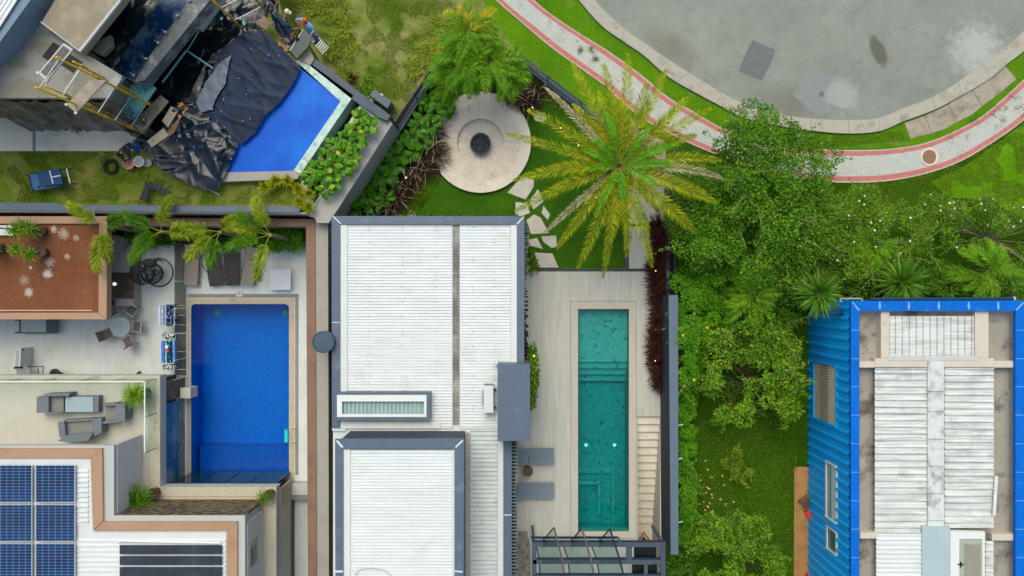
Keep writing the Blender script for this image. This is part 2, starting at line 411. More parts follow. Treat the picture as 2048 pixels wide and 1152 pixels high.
M_PATCH = mat('asphalt patch', '#6f7275', .85, .08, 3, .3, 60, bump=.3, bs=60, bd=.01)
M_KERB = mat('kerb concrete', '#b2ada3', .85, .12, 1.2, .25, 20, '#857c70', (1.2, .5, .72), bump=.4, bs=12, bd=.02)
M_SLABC = mat('worn concrete', '#a89e8e', .9, .15, 2, .3, 18, '#706a5e', (1.3, .5, .72), bump=.5, bs=10, bd=.03)
def pavermat(name, c1, c2, mortar, bw, bh, off=.5, stain='#6f7060'):
    b = NB(name); uv = b.tc.outputs['UV']
    t = b.n.new("ShaderNodeTexBrick"); t.offset = off; t.inputs['Scale'].default_value = 1; t.inputs['Brick Width'].default_value = bw; t.inputs['Row Height'].default_value = bh
    t.inputs['Mortar Size'].default_value = .008; t.inputs['Color1'].default_value = (*lin(c1), 1); t.inputs['Color2'].default_value = (*lin(c2), 1); t.inputs['Mortar'].default_value = (*lin(mortar), 1)
    b.L(uv, t.inputs['Vector']); o = t.outputs['Color']
    o = b.mix(b.ramp(b.noise(.9, 6, .7), .5, .75, 0, .4), o, stain)
    o = b.mix(b.ramp(b.noise(25, 4, .8), .45, .8, 0, .3), o, tuple(x * .5 for x in lin(c1)))
    b.bump(t.outputs['Fac'], .3, .01); MATS[name] = b.fin(o, .85, .2); return MATS[name]
M_PAVER = pavermat('grey pavers', '#c2c4be', '#b6bab7', '#a0a198', .2, .1)
M_PINK = pavermat('pink pavers', '#cc8480', '#be7472', '#9a6462', .1, .2, .0, '#a06a62')
M_EDGE = mat('path edging', '#c4bcae', .85, .1, 2, .2)

# ---------------------------------------------------------------- ground, road, kerb, pavement
H_MOS = rect(382, 608, 578, 953); H_TEAL = rect(1156, 618, 1258, 1063); H_STAIR = [(1275, 833), (1322, 833), (1322, 1240), (1275, 1240)]
struct('ground', MB().wprism([(-150, -110), (150, -110), (150, 110), (-150, 110)], -.012, None, [[P(*q) for q in h] for h in (H_MOS, H_TEAL, H_STAIR)]), G_GROUND)
RIN = [(1120, -90), (1180, -15), (1200, 12), (1250, 58), (1299, 93), (1338, 120), (1378, 145), (1444, 186), (1498, 211), (1552, 228), (1622, 237), (1697, 240), (1759, 236), (1800, 219), (1863, 195), (1915, 165), (1966, 128), (2007, 95), (2048, 62), (2120, -20)]
ROUT = [(1090, -90), (1150, -10), (1200, 48), (1243, 80), (1287, 110), (1318, 138), (1353, 164), (1432, 207), (1490, 236), (1552, 250), (1622, 261), (1697, 267), (1759, 262), (1806, 243), (1872, 218), (1925, 190), (1978, 158), (2015, 127), (2055, 95), (2140, 0)]
def smooth(pts, k=4):
    out = []; n = len(pts)
    for i in range(n - 1):
        p0, p1, p2, p3 = (pts[max(0, min(n - 1, i + d))] for d in (-1, 0, 1, 2))
        for j in range(k):
            t = j / k
            out.append(tuple(.5 * ((2 * p1[c]) + (-p0[c] + p2[c]) * t + (2 * p0[c] - 5 * p1[c] + 4 * p2[c] - p3[c]) * t * t + (-p0[c] + 3 * p1[c] - 3 * p2[c] + p3[c]) * t ** 3) for c in (0, 1)))
    out.append(pts[-1]); return out
rin, rout = smooth(RIN), smooth(ROUT)
struct('road', MB().prism(rin + [(2200, -400), (1100, -400)], -.004, None), M_ROAD)
tmp = MB()
for i in range(len(rin) - 1):
    if i % 4 == 0: g = .03
    else: g = 0
    a, b_, c, d = rin[i], rin[i + 1], rout[i + 1], rout[i]
    a = (a[0] + (b_[0] - a[0]) * g, a[1] + (b_[1] - a[1]) * g); d = (d[0] + (c[0] - d[0]) * g, d[1] + (c[1] - d[1]) * g)
    m1 = (a[0] * .45 + d[0] * .55, a[1] * .45 + d[1] * .55); m2 = (b_[0] * .45 + c[0] * .55, b_[1] * .45 + c[1] * .55)
    tmp.prism([a, b_, m2, m1], .03, -.05); tmp.prism([m1, m2, c, d], .12, -.05)
struct('kerb', tmp, M_KERB)
t = MB().prism([(1505, 80), (1551, 100), (1541, 128), (1524, 161), (1500, 152), (1477, 142), (1490, 110)], .002, None)
struct('road_patch', t, M_PATCH)
t = MB().prism([(1622, 135), (1668, 152), (1640, 200), (1700, 222), (1630, 228), (1585, 190)], .001, None)
struct('road_patch', t, mat('old asphalt patch', '#898d8e', .85, .06, 3, .25, 60))
tmp = MB()
for q in ([(1809, 246), (1822, 278), (1840, 272), (1864, 267), (1849, 232)], [(1849.5, 231), (1864.6, 266), (1890, 258), (1914, 244), (1897, 209)], [(1897.6, 208), (1914.6, 243), (1940, 232), (1964, 213), (1943, 180)], [(1943.6, 179), (1964.6, 212), (2000, 186), (2033, 158), (2008, 130)]): tmp.prism(q, .02, -.05)
struct('concrete_apron', tmp, M_SLABC)
LOW = [(905, -90), (992, 0), (1035, 38), (1109, 100), (1205, 168), (1246, 207), (1299, 246), (1340, 267), (1382, 288), (1440, 312), (1500, 334), (1580, 354), (1661, 364), (1720, 365), (1777, 362), (1850, 348), (1923, 322), (1996, 278), (2048, 240), (2140, 160)]
UPP = [(985, -90), (1068, 0), (1138, 53), (1218, 103), (1285, 152), (1318, 180), (1351, 204), (1378, 218), (1403, 233), (1444, 256), (1500, 277), (1560, 290), (1624, 297), (1665, 299), (1705, 300), (1777, 298), (1850, 286), (1923, 256), (1985, 216), (2110, 100)]
low, upp = smooth(LOW), smooth(UPP)
def strip(f0, f1, z, zb=None):
    mb = MB(); U = 0
    for i in range(len(low)):
        a, b_ = Vector(low[i]), Vector(upp[i]); p, q = a.lerp(b_, f0), a.lerp(b_, f1)
        if i: U += (Vector(low[i]).lerp(b_, .5) - last).length * .025
        last = a.lerp(b_, .5); W = (q - p).length * .025
        mb.v += [P(*p, z), P(*q, z)]; mb.uv[2 * i] = (U, f0 * 1.6); mb.uv[2 * i + 1] = (U, f1 * 1.6)
        if i: mb.f.append((2 * i - 2, 2 * i, 2 * i + 1, 2 * i - 1))
    return mb
struct('pavement', strip(.19, .81, .03), M_PAVER)
for f0, f1 in ((.035, .19), (.81, .965)): struct('pavement_border', strip(f0, f1, .034), M_PINK)
for f0, f1 in ((0, .035), (.965, 1)): struct('pavement_edging', strip(f0, f1, .038), M_EDGE)
# lawns
struct('verge', MB().prism([(p[0], p[1]) for p in upp[:-1]] + [(p[0], p[1]) for p in reversed(rout)], .0, None), G_VERGE)
struct('lawn', MB().prism([(560, -60), (905, -90)] + low[2:17] + [(1205, 232), (1046, 118), (1005, 90), (886, 100), (790, 262), (700, 215), (600, 60)], -.004, None), G_LOT)
struct('lawn', MB().prism([(1046, 112), (1000, 60), (965, 0), (985, -10)] + low[4:30] + [(1200, 236)], .0, None), G_VERGE)
struct('lawn', MB().prism([(700, 440), (740, 330), (800, 240), (880, 110), (1045, 118), (1130, 200), (1260, 300), (1262, 450), (1257, 452), (1257, 538), (1050, 541), (1045, 430)], .0, None), G_GARDEN)
struct('lawn', MB().prism([(1357, 560)] + [(1357, 330)] + low[34:] + [(2400, 300), (2400, 1400), (1345, 1400)], .0, None), G_RIGHT)
struct('lawn', MB().prism([(1925, 335), (1990, 290), (2048, 246), (2400, 0), (2400, 470), (2048, 440), (1980, 400), (1900, 395), (1860, 365)], .004, None), grassmat('yellow green lawn', '#4a7a06', '#6a980c', '#a08a58', (.6, .7), .6, 52))  # patch of brighter, yellower grass
b = NB('pale deck stone'); 
o = b.mix(b.ramp(b.noise(1, 4, .6, b.scl(5, .5, 1)), .3, .7), '#b6b4aa', '#c8c5bd')
o = b.mix(b.ramp(b.noise(1, 6, .8, b.scl(40, 1.5, 1)), .5, .8, 0, .3), o, '#968c7e')
t = b.n.new("ShaderNodeTexBrick"); t.offset = .5; t.inputs['Scale'].default_value = 1; t.inputs['Brick Width'].default_value = 1.0; t.inputs['Row Height'].default_value = .3
t.inputs['Mortar Size'].default_value = .003; b.L(b.scl(1, 1, 1, R(90)), t.inputs['Vector']); t.inputs['Color1'].default_value = (1, 1, 1, 1); t.inputs['Color2'].default_value = (.9, .9, .89, 1); t.inputs['Mortar'].default_value = (.7, .68, .66, 1)
o = b.mix(.55, o, t.outputs['Color'], 'MULTIPLY'); b.bump(b.noise(30, 4), .2, .01); M_DECK = b.fin(o, .7, .3)
M_COPE = mat('pale pool coping', '#c2b8a9', .65, .05, 3, .15, 20)
M_TREAD = mat('stair stone', '#e2d8c8', .7, .07, 3, .2, 20)
M_GRAVEL = mat('dark gravel', '#55585a', .9, .2, 6, .8, 22, '#8d9090', (14, .55, .62), bump=1, bs=22, bd=.04)
struct('deck', MB().prism([(1018, 543), (1326, 543), (1326, 1240), (1018, 1240)], .006, -.01, [H_TEAL, H_STAIR]), M_DECK)
struct('gravel_strip', MB().prism([(1040, 537), (1250, 537), (1248, 452), (1257, 452), (1257, 537), (1326, 537), (1326, 542), (1040, 542)], .004, -.01), M_GRAVEL)
tmp = MB(); tmp.prism(rect(1258, 453, 1312, 537), .02, -.01); tmp.prism(rect(1258, 372, 1331, 447), .02, -.01); tmp.prism([(1260, 235), (1290, 262), (1331, 285), (1331, 369), (1268, 369), (1256, 300)], .02, -.01)
struct('garden_path', tmp, M_DECK)
struct('soil', MB().prism([(1300, 440), (1336, 440), (1336, 775), (1312, 775), (1312, 543), (1306, 540)], .010, -.01), mat('dark soil', '#2c241a', .95, .3, 4, .5, 15, bump=.8, bs=15, bd=.04))
struct('soil', MB().prism([(700, 432), (660, 432), (780, 262), (880, 105), (1045, 112), (1045, 180), (900, 200), (870, 330), (790, 432)], .006, None), MATS['dark soil'])
# stairwell: treads descending away from the camera
tmp = MB(); y = 833; z = 0
STN = 15; ys = [833 + (1062 - 833) * i / STN for i in range(STN + 1)]; SX0 = P(1274, 0).x; SX1 = P(1320, 0).x
y_ = P(0, 833).y
for i in range(STN):
    z = -.15 * (i + 1); ya = y_; yb = P(0, ys[i + 1], z).y; y_ = yb
    tmp.wprism([(SX0 - .3, ya), (SX1, ya), (SX1, yb), (SX0 - .3, yb)], z, z - .3)
zl = -.15 * STN; tmp.wprism([(SX0 - .3, y_), (SX1, y_), (SX1, y_ - 5), (SX0 - .3, y_ - 5)], zl, zl - .2)
t = thing('stone_staircase', 'pale stone steps going down beside the long teal pool', 'staircase', P(1297, 950, -1.4))
for k_ in range(STN):
    mb = MB(); mb.v = tmp.v[8 * k_:8 * k_ + 8]; mb.f = [tuple(i - 8 * k_ for i in f) for f in tmp.f[6 * k_:6 * k_ + 6]]; so_ = mb.build('step', M_TREAD, t)
    xa, xb = mb.v[0].x, mb.v[1].x; yy_ = max(v.y for v in mb.v); zz = max(v.z for v in mb.v); m2 = MB(); m2.box(((SX0 + SX1) / 2, yy_ - .012, zz + .004), (SX1 - SX0, .055, .006)); m2.build('joint', mat('tread joint', '#857a6c', .9), so_)
mb = MB(); mb.v = tmp.v[8 * STN:]; mb.f = [tuple(i - 8 * STN for i in f) for f in tmp.f[6 * STN:]]; mb.build('landing', M_TREAD, t)
ye = P(0, 1240).y; ys0 = P(0, 833).y
mb = MB(); mb.wprism([(SX1, ys0), (SX1 + .08, ys0), (SX1 + .08, ye), (SX1, ye)], -.02, -3.4); mb.build('side_wall', mat('stairwell wall', '#cfc8bc', .8, .06, 1, .2, 20), t)
mb = MB(); mb.wprism([(SX0 - .06, ys0), (SX0 + .02, ys0), (SX0 + .02, ye), (SX0 - .06, ye)], -.02, -.35); mb.build('edge_stone', M_TREAD, t)

# ---------------------------------------------------------------- pools
def tilemat(name, cols, size, rough=.35, spread=1.0, jx=0, mort=None, darkfrac=None):
    """mosaic: every tile its own shade out of cols"""
    b = NB(name)
    sn = b.n.new("ShaderNodeVectorMath"); sn.operation = 'SNAP'; sn.inputs[1].default_value = (size, size, size)
    ad = b.n.new("ShaderNodeVectorMath"); ad.operation = 'ADD'; b.L(b.co, ad.inputs[0]); ad.inputs[1].default_value = (.013, .017, .021); b.L(ad.outputs[0], sn.inputs[0])
    wn = b.n.new("ShaderNodeTexWhiteNoise"); b.L(sn.outputs[0], wn.inputs['Vector'])
    f = wn.outputs['Value']
    o = b.mix(b.ramp(b.math('ADD', f, b.math('MULTIPLY', b.noise(1.2, 3), .6)), .3, 1.3), cols[0], cols[1])
    if len(cols) > 2: o = b.mix(b.ramp(f, darkfrac or .95, (darkfrac or .95) + .01), o, cols[2])
    if mort:
        fr = b.n.new("ShaderNodeVectorMath"); fr.operation = 'MODULO'; 
        sep = b.n.new("ShaderNodeSeparateXYZ"); b.L(ad.outputs[0], sep.inputs[0])
        for k in ('X', 'Y'):
            g = b.math('PINGPONG', sep.outputs[k], size / 2); o = b.mix(b.ramp(g, .006, .012, mort[1], 0), o, mort[0])
    MATS[name] = b.fin(o, rough, .5); return MATS[name]
def pool(label, px, depth, tile, cope_poly, cope_holes, water, wz=-.06, steps=(), thingz=0):
    t = thing('swimming_pool', label, 'swimming pool', P((px[0] + px[2]) / 2, (px[1] + px[3]) / 2, 0))
    a = P(px[0], px[1]); c = P(px[2], px[3]); X0, X1, Y0, Y1 = a.x, c.x, c.y, a.y
    mb = MB(); d = depth; T = .12
    mb.wprism([(X0, Y0), (X1, Y0), (X1, Y1), (X0, Y1)], -d, -d - .1)
    for q in ([(X0 - T, Y0 - T), (X0, Y0 - T), (X0, Y1 + T), (X0 - T, Y1 + T)], [(X1, Y0 - T), (X1 + T, Y0 - T), (X1 + T, Y1 + T), (X1, Y1 + T)], [(X0, Y0 - T), (X1, Y0 - T), (X1, Y0), (X0, Y0)], [(X0, Y1), (X1, Y1), (X1, Y1 + T), (X0, Y1 + T)]):
        mb.wprism(q, -.004, -d - .1)
    mb.build('basin', tile, t)
    for nm, q, zt in steps:
        m2 = MB(); e = .003; x0, y0, x1, y1 = q
        m2.wprism([(max(x0, X0 + e), max(y0, Y0 + e)), (min(x1, X1 - e), max(y0, Y0 + e)), (min(x1, X1 - e), min(y1, Y1 - e)), (max(x0, X0 + e), min(y1, Y1 - e))], zt, -d + .001)
        m2.build(nm, T_SHELF if nm == 'shelf' else tile, t)
    mb = MB(); e = .004; mb.wprism([(X0 + e, Y0 + e), (X1 - e, Y0 + e), (X1 - e, Y1 - e), (X0 + e, Y1 - e)], wz, -d + .003)
    mb.build('water', water, t)
    if cope_poly:
        mb = MB(); mb.prism(cope_poly, .022, -.003, cope_holes); mb.build('coping', M_COPE, t)
    return t, (X0, X1, Y0, Y1)
T_TEAL = tilemat('green stone pool tiles', ('#669a8e', '#86b0a2', '#447a6e'), .125, .4, darkfrac=.965)
W_TEAL = watermat('teal pool water', (.80, .97, .97), .06, 2.0, ((.0, .83, .88), 1.2))
q = lambda x0, y0, x1, y1, z: (P(x0, y1).x, P(x0, y1).y, P(x1, y0).x, P(x1, y0).y)
Yp = lambda y: P(0, y).y; Xp = lambda x: P(x, 0).x
Xa, Xb = Xp(1156), Xp(1258)
st = [('shallow_floor', (Xa, Yp(726), Xb, Yp(618)), -.62), ('step', (Xa, Yp(740), Xb, Yp(726)), -.78), ('step', (Xa, Yp(753), Xb, Yp(740)), -.94), ('step', (Xa, Yp(767), Xb, Yp(753)), -1.12),
      ('bench', (Xa, Yp(958), Xp(1235), Yp(945)), -1.25), ('bench', (Xp(1229), Yp(1063), Xp(1235), Yp(958)), -1.2), ('ledge', (Xa, Yp(980), Xp(1205), Yp(972)), -1.1), ('ledge', (Xp(1200), Yp(1040), Xp(1206), Yp(980)), -1.1)]
tp, _ = pool('long narrow teal pool with a shallow end, set in the pale stone deck', (1156, 618, 1258, 1063), 1.4, T_TEAL, [(1146, 606), (1268, 606), (1268, 1075), (1146, 1075)], [H_TEAL], W_TEAL, steps=st)
for x in (1172, 1229):
    mb = MB(); c = P(x, 890, 0); c = Vector(((x - 1024) * .025 * 1.035, -(890 - 576) * .025 * 1.035, -1.4)); mb.lathe(c, [(.09, .001), (.09, .03), (.06, .045), (0, .05)], 20); mb.build('pool_light', emit('pool light', '#ffe4d8', .9), tp)
struct('deck_joint', MB().prism([(1141, 602), (1273, 602), (1273, 1078), (1141, 1078)], .012, None, [[(1142, 603), (1272, 603), (1272, 1077), (1142, 1077)]]), mat('deck joint', '#77706a', .9, .05))
T_BLUE = tilemat('blue mosaic', ('#0a7cc8', '#1088d2', '#0a74c0'), .1, .35, mort=('#0a5cac', .35))
W_BLUE = watermat('blue pool water', (.22, .92, 1.0), .16, 1.8, ((.0, .66, .90), .34))
Xa, Xb = Xp(382), Xp(578)
st = [('shelf', (Xp(388), Yp(953), Xb, Yp(898)), -.75)]; T_SHELF = tilemat('shelf mosaic', ('#0a4fae', '#0c5cba', '#0a48a4'), .1, .35, mort=('#083a8c', .6))
bp, _ = pool('large blue mosaic pool beside the brown wall and balcony house', (382, 608, 578, 953), 1.5, T_BLUE, None, None, W_BLUE, steps=st)
mb = MB(); mb.prism([(374, 597), (589, 597), (589, 962), (374, 962)], .022, -.003, [[(384, 610), (382, 616), (382, 949), (386, 953), (574, 953), (578, 949), (578, 613), (572, 608), (390, 608)]]); mb.build('coping', mat('beige coping', '#c3b59c', .7, .1, 2, .25, 18, '#9a8c72', (1.5, .55, .75)), bp)
for x in (434, 570):
    mb = MB(); mb.lathe(Vector(((x - 1024) * .025 * 1.035, -(626 - 576) * .025 * 1.035, -1.5)), [(.17, .001), (.17, .03), (.1, .05), (0, .055)], 22); mb.build('pool_light', mat('pool lamp', '#a6bfa0', .5, .05), bp)
# chrome pool ladder
M_CHROME = mat('chrome', '#c9ced0', .18, .02, spec=.5, metal=1.0); M_STEEL = mat('galvanised steel', '#a9afb0', .45, .1, 4, metal=.7)
t = thing('pool_ladder', 'chrome ladder with white steps hanging over the right edge of the blue mosaic pool', 'ladder', P(578, 873, 0))
for y in (858, 886):
    a = P(592, y, .03); b_ = P(592, y, .55) + Vector((-.12, 0, 0)); c = P(576, y, .62); d = Vector((P(573, y).x, P(573, y).y, -.9))
    mb = MB(); mb.tube([a, b_.lerp(a, .3), b_, c, Vector((d.x, d.y, .1)), d], .022, 8); mb.build('rail', M_CHROME, t, True)
for z in (-.12, -.4, -.68):
    mb = MB(); c = P(571, 872, 0); mb.box((c.x, c.y, z), (.16, .66, .04)); mb.build('step', mat('white plastic', '#d8dcda', .5, .03), t)
# ---------------------------------------------------------------- central white-roofed house
M_ROOFW = mat('white roof metal', '#dde1e3', .45, .03, .8, .1, 14, '#c2c6c4', (.9, .55, .85), spec=.3, streak=(.6, 5, .2), col3=('#b3a48f', .35, 3.5, .62, .8))
M_FLASH = mat('white flashing', '#d4d6d6', .5, .04, 1.5, .1, 10, '#b8b0a4', (2.5, .64, .8))
M_SLATE = mat('slate painted metal', '#536276', .5, .05, 1.2, .1, 12, '#67798c', (1.3, .55, .75), spec=.5)
M_SLATE2 = mat('slate painted wall', '#4b5663', .7, .06, 1.2, .15, 14)
M_SEAL = mat('white sealant', '#c9d3da', .6, .1, 8)
M_GUT = mat('dirty gutter', '#a29f98', .8, .15, 2.5, .3, 14, '#6c6962', (1.2, .42, .6), streak=(3, .6, .5))
M_WALL = mat('pale render', '#b9b9b6', .8, .05, .7, .12, 12)
ZM, ZU = 4.0, 6.6
h = thing('white_roofed_house', 'house with white ribbed roofs framed by slate grey copings, in the middle of the picture', 'house', P(850, 800, 0))
Xw0, Xw1 = P(668, 0, ZM).x, P(1036, 0, ZM).x
mb = MB(); a = P(672, 440, ZM - .4); c = P(1036, 720, ZM - .4)
mb.prism([(672, 441), (1040, 441), (1040, 800), (1012, 800), (1012, 1250), (672, 1250)], ZM - .35, 0); mb.build('wall', M_SLATE2, h)
mb = MB(); mb.prism([(666, 434), (1046, 434), (1046, 735), (1020, 735), (1020, 1250), (666, 1250)], ZM - .1, ZM - .34); mb.build('roof_slab', M_FLASH, h)
# coping ring of the lower roof, mitred pieces
def coping(name, polys, z, zb, m, par):
    for q in polys:
        mb = MB(); mb.prism(q, z, zb); mb.build(name, m, par)
coping('coping', [[(663, 432), (1049, 432), (1034, 449), (681, 449)], [(663, 432.6), (680.4, 449.6), (680.4, 856), (664, 856)], [(1049, 432.6), (1048.4, 727), (1034, 727), (1034, 449.6)], [(1007, 882), (1023.5, 882), (1023.5, 1250), (1007, 1250)]], ZM + .06, ZM - .5, M_SLATE, h)
for q in ([(664, 432), (668, 433), (683, 447), (680, 448)], [(1046, 433), (1049, 434), (1035, 449), (1033, 447)], [(664, 644), (680, 644.5), (680, 646), (664, 645.5)], [(1008, 1029), (1023, 1029), (1023, 1031), (1008, 1031)], [(664, 857), (692, 858), (690, 862), (664, 861)]):
    mb = MB(); mb.prism(q, ZM + .068, ZM + .05); mb.build('sealant', M_SEAL, h)
mb = MB(); ribbed(mb, 694, 450, 905, 857, ZM - .04, .134, 'y', .03, .022, .008, .014); mb.build('roof_sheet', M_ROOFW, h)
mb = MB(); ribbed(mb, 919.5, 450, 1021, 857, ZM - .04, .134, 'y', .03, .022, .008, .014); mb.build('roof_sheet', M_ROOFW, h)
mb = MB(); ribbed(mb, 941, 857.6, 995, 1250, ZM - .06, .2, 'y', .05); mb.build('roof_sheet', mat('older roof metal', '#cdd4d2', .5, .08, 1, .1, 14, '#8f9690', (1.2, .56, .78), streak=(.6, 6, .4)), h)
mb = MB(); mb.prism([(681, 449.6), (694, 449.6), (694, 857), (681, 857)], ZM + .02, ZM - .09); mb.prism([(1021.4, 449.6), (1033.6, 449.6), (1033.6, 727), (1021.4, 727)], ZM + .02, ZM - .09); mb.prism([(995.4, 858), (1006.6, 858), (1006.6, 1250), (995.4, 1250)], ZM + .02, ZM - .09); mb.prism([(681, 843), (880, 843), (880, 857), (681, 857)], ZM + .035, ZM + .021); mb.build('flashing', M_FLASH, h)
mb = MB(); mb.prism(rect(905.4, 450, 919, 850), ZM - .085, ZM - .099); mb.build('gutter', M_GUT, h)
mb = MB(); mb.prism(rect(933, 866, 940.6, 1250), ZM + .03, ZM - .09); mb.build('gutter', mat('beige gutter', '#b5aca2', .7, .1, 3, .3, 14, '#7b4a34', (2.5, .6, .7)), h)
mb = MB(); mb.prism(rect(1021.4, 857.6, 1033, 880), ZM + .02, ZM - .09); mb.build('flashing', M_FLASH, h); mb = MB(); mb.prism(rect(995.4, 727.6, 1034, 857), ZM + .012, ZM - .09); mb.build('flashing', M_FLASH, h)
# chimney-like slate box over the eave
mb = MB(); mb.prism([(995, 729), (1060, 729), (1060, 882), (995, 882)], 5.1, ZM - .6); mb.build('slate_box', M_SLATE, h)
mb = MB(); mb.prism([(990, 726.5), (1058, 726.5), (1058, 729), (990, 729)], ZM + .3, ZM - .1); mb.build('flashing', M_FLASH, h)
# skylight
sk = MB(); sk.prism([(671, 785), (861, 785), (861, 841), (671, 841)], ZM + .42, ZM - .05, [[(681, 793), (853, 793), (853, 834), (681, 834)]]); sko = sk.build('skylight', M_SLATE, h)
mb = MB(); mb.prism([(674, 790), (853, 790), (853, 834), (674, 834)], ZM + .44, ZM + .38, [[(684, 803), (848, 803), (848, 828), (684, 828)]]); mb.build('frame', mat('white frame', '#d9dedd', .5, .03), sko)
mb = MB()
for i in range(20):
    x = 682 + i * 8.2; a = P(x, 803, ZM + .3); c = P(x, 828, ZM + .3); mb.box(((a.x + c.x) / 2, (a.y + c.y) / 2, ZM + .28), (.045, abs(a.y - c.y), .02))
mb.build('louvre', mat('louvre', '#e4eaec', .5, .03), sko)
mb = MB(); mb.prism(rect(682, 800, 850, 830), ZM + .2, ZM + .18); mb.build('louvre_bed', mat('louvre bed', '#b8c8ce', .6, .1, 3), sko)
mb = MB(); mb.prism(rect(684.3, 803.3, 847.7, 827.7), ZM + .41, ZM + .4); mb.build('pane', glassmat('clear glass', '#f0f6f6'), sko)
mb = MB()
for k_ in range(56):
    for x_ in (738, 805, 872, 946, 990):
        c = P(x_ + random.uniform(-.5, .5), 455 + k_ * 7.42, ZM + .012)
        if k_ % 4 == 0 or random.random() < .12: mb.box(c, (.035, .035, .012))
o_ = mb.build('screws', mat('screw head', '#7d8284', .6), h); o_['kind'] = 'stuff'
# upper storey block
hb = MB(); hb.prism([(676, 884), (923, 884), (923, 1260), (676, 1260)], ZU - .1, ZM - .1); hb.build('upper_wall', mat('dark slate wall', '#2f3e4b', .6, .08, 1, .1), h)
coping('upper_coping', [[(670, 879), (928, 878), (909, 898), (687, 898)], [(670, 879.6), (686.5, 898.6), (687, 1260), (671, 1260)], [(928, 878.6), (927, 1260), (909, 1260), (909, 898.6)]], ZU + .06, ZU - .16, M_SLATE, h)
for q in ([(671, 881), (676, 881), (687, 894), (683, 896)], [(925, 879), (927, 882), (912, 896), (910, 894)], [(668, 1141), (686, 1141), (686, 1145), (668, 1145)], [(909, 1141), (925, 1142), (925, 1145), (909, 1144)]):
    mb = MB(); mb.prism(q, ZU + .068, ZU + .05); mb.build('sealant', M_SEAL, h)
mb = MB(); ribbed(mb, 700, 899, 905, 1260, ZU - .05, .1325, 'y', .03, .022, .008, .014); mb.build('roof_sheet', M_ROOFW, h)
mb = MB(); mb.prism(rect(687.2, 898.7, 700, 1260), ZU + .01, ZU - .09); mb.build('flashing', M_FLASH, h); mb = MB(); mb.prism(rect(905.2, 898.7, 908.8, 1260), ZU - .02, ZU - .09); mb.build('flashing', M_FLASH, h)
# brise-soleil fins under the eaves
M_FIN = mat('dark fin', '#161c20', .5, .1, 4); M_FINE = mat('pale fin cap', '#9fb0a8', .5, .05)
def fin(x, y, wx=.22, wy=.07, pale=True):
    c = P(x, y, ZM - .45); z0 = 1.2
    mb = MB(); mb.box((c.x - wx / 2, c.y, (ZM - .45 + z0) / 2), (wx, wy, ZM - .45 - z0)); f = mb.build('fin', M_FIN, h)
    if pale:
        m2 = MB(); e = .012
        m2.box((c.x - wx / 2, c.y + wy / 2 + e, ZM - .45), (wx, .014, .03)); m2.box((c.x - wx / 2, c.y - wy / 2 - e, ZM - .45), (wx, .014, .03)); m2.box((c.x + .01, c.y, ZM - .45), (.014, wy + .03, .03)); m2.build('cap', M_FINE, f)
y = 446
while y < 716:
    fin(random.choice((1054, 1057, 1057, 1052)), y, .24, .06, y < 575); y += random.uniform(5, 10)
y = 888
while y < 1152:
    fin(random.choice((1033.5, 1033.5, 1031)), y, .26, .1); y += random.uniform(6.2, 8)
for x in (712, 735, 860, 894, 918, 953, 973, 1008, 1034):
    c = P(x, 428, ZM - .45); mb = MB(); mb.box((c.x, c.y - .1, 2.4), (.08, .22, 2.3)); mb.build('fin', M_FIN, h)
# thing: AC unit on the roof, round flue in the alley
t = thing('air_conditioner', 'white air conditioner standing on the ribbed roof beside the slate box', 'air conditioner', P(977, 798, ZM))
mb = MB(); mb.prism(rect(967, 772, 987, 826), ZM + .62, ZM + .06); mb.build('casing', mat('white enamel', '#cfd5d6', .4, .03, 2), t, bevel=.03)
mb = MB(); mb.prism(rect(968, 769, 986, 771), ZM + .45, ZM + .1); mb.prism(rect(965, 783, 966.4, 812), ZM + .5, ZM + .12); mb.build('grille', mat('grille', '#6b7478', .5), t)
mb = MB()
for y in (778, 814): mb.prism(rect(987.5, y, 993, y + 2.5), ZM + .3, ZM + .2)
mb.build('bracket', M_FIN, t)
t = thing('flue_pipe', 'round slate grey flue with a flat dark lid beside the brown wall', 'flue', P(648, 684, 0))
c = P(646, 684, 4.4); mb = MB(); mb.lathe((c.x, c.y, 0), [(.4, 0), (.4, 4.0), (.49, 4.02), (.49, 4.36)], 32); mb.build('pipe', mat('dark green metal', '#2a3f4c', .45, .08, 2), t, True)
mb = MB(); mb.lathe((c.x, c.y, 0), [(.5, 4.34), (.5, 4.4), (.45, 4.41), (.43, 4.37), (0, 4.38)], 40); mb.build('lid', mat('slate lid', '#3e5260', .45, .08, 3), t)
t = thing('vent_cable', 'loose pale cable lying across the white upper roof near its lower edge', 'cable', P(745, 1145, ZU))
mb = MB(); mb.tube([P(x, y, ZU + .03) for x, y in smooth([(708, 1160), (712, 1148), (720, 1140), (735, 1137), (755, 1138), (772, 1143), (783, 1152)])], .016, 5); mb.build('wire', mat('pale wire', '#a8b0b4', .6), t)

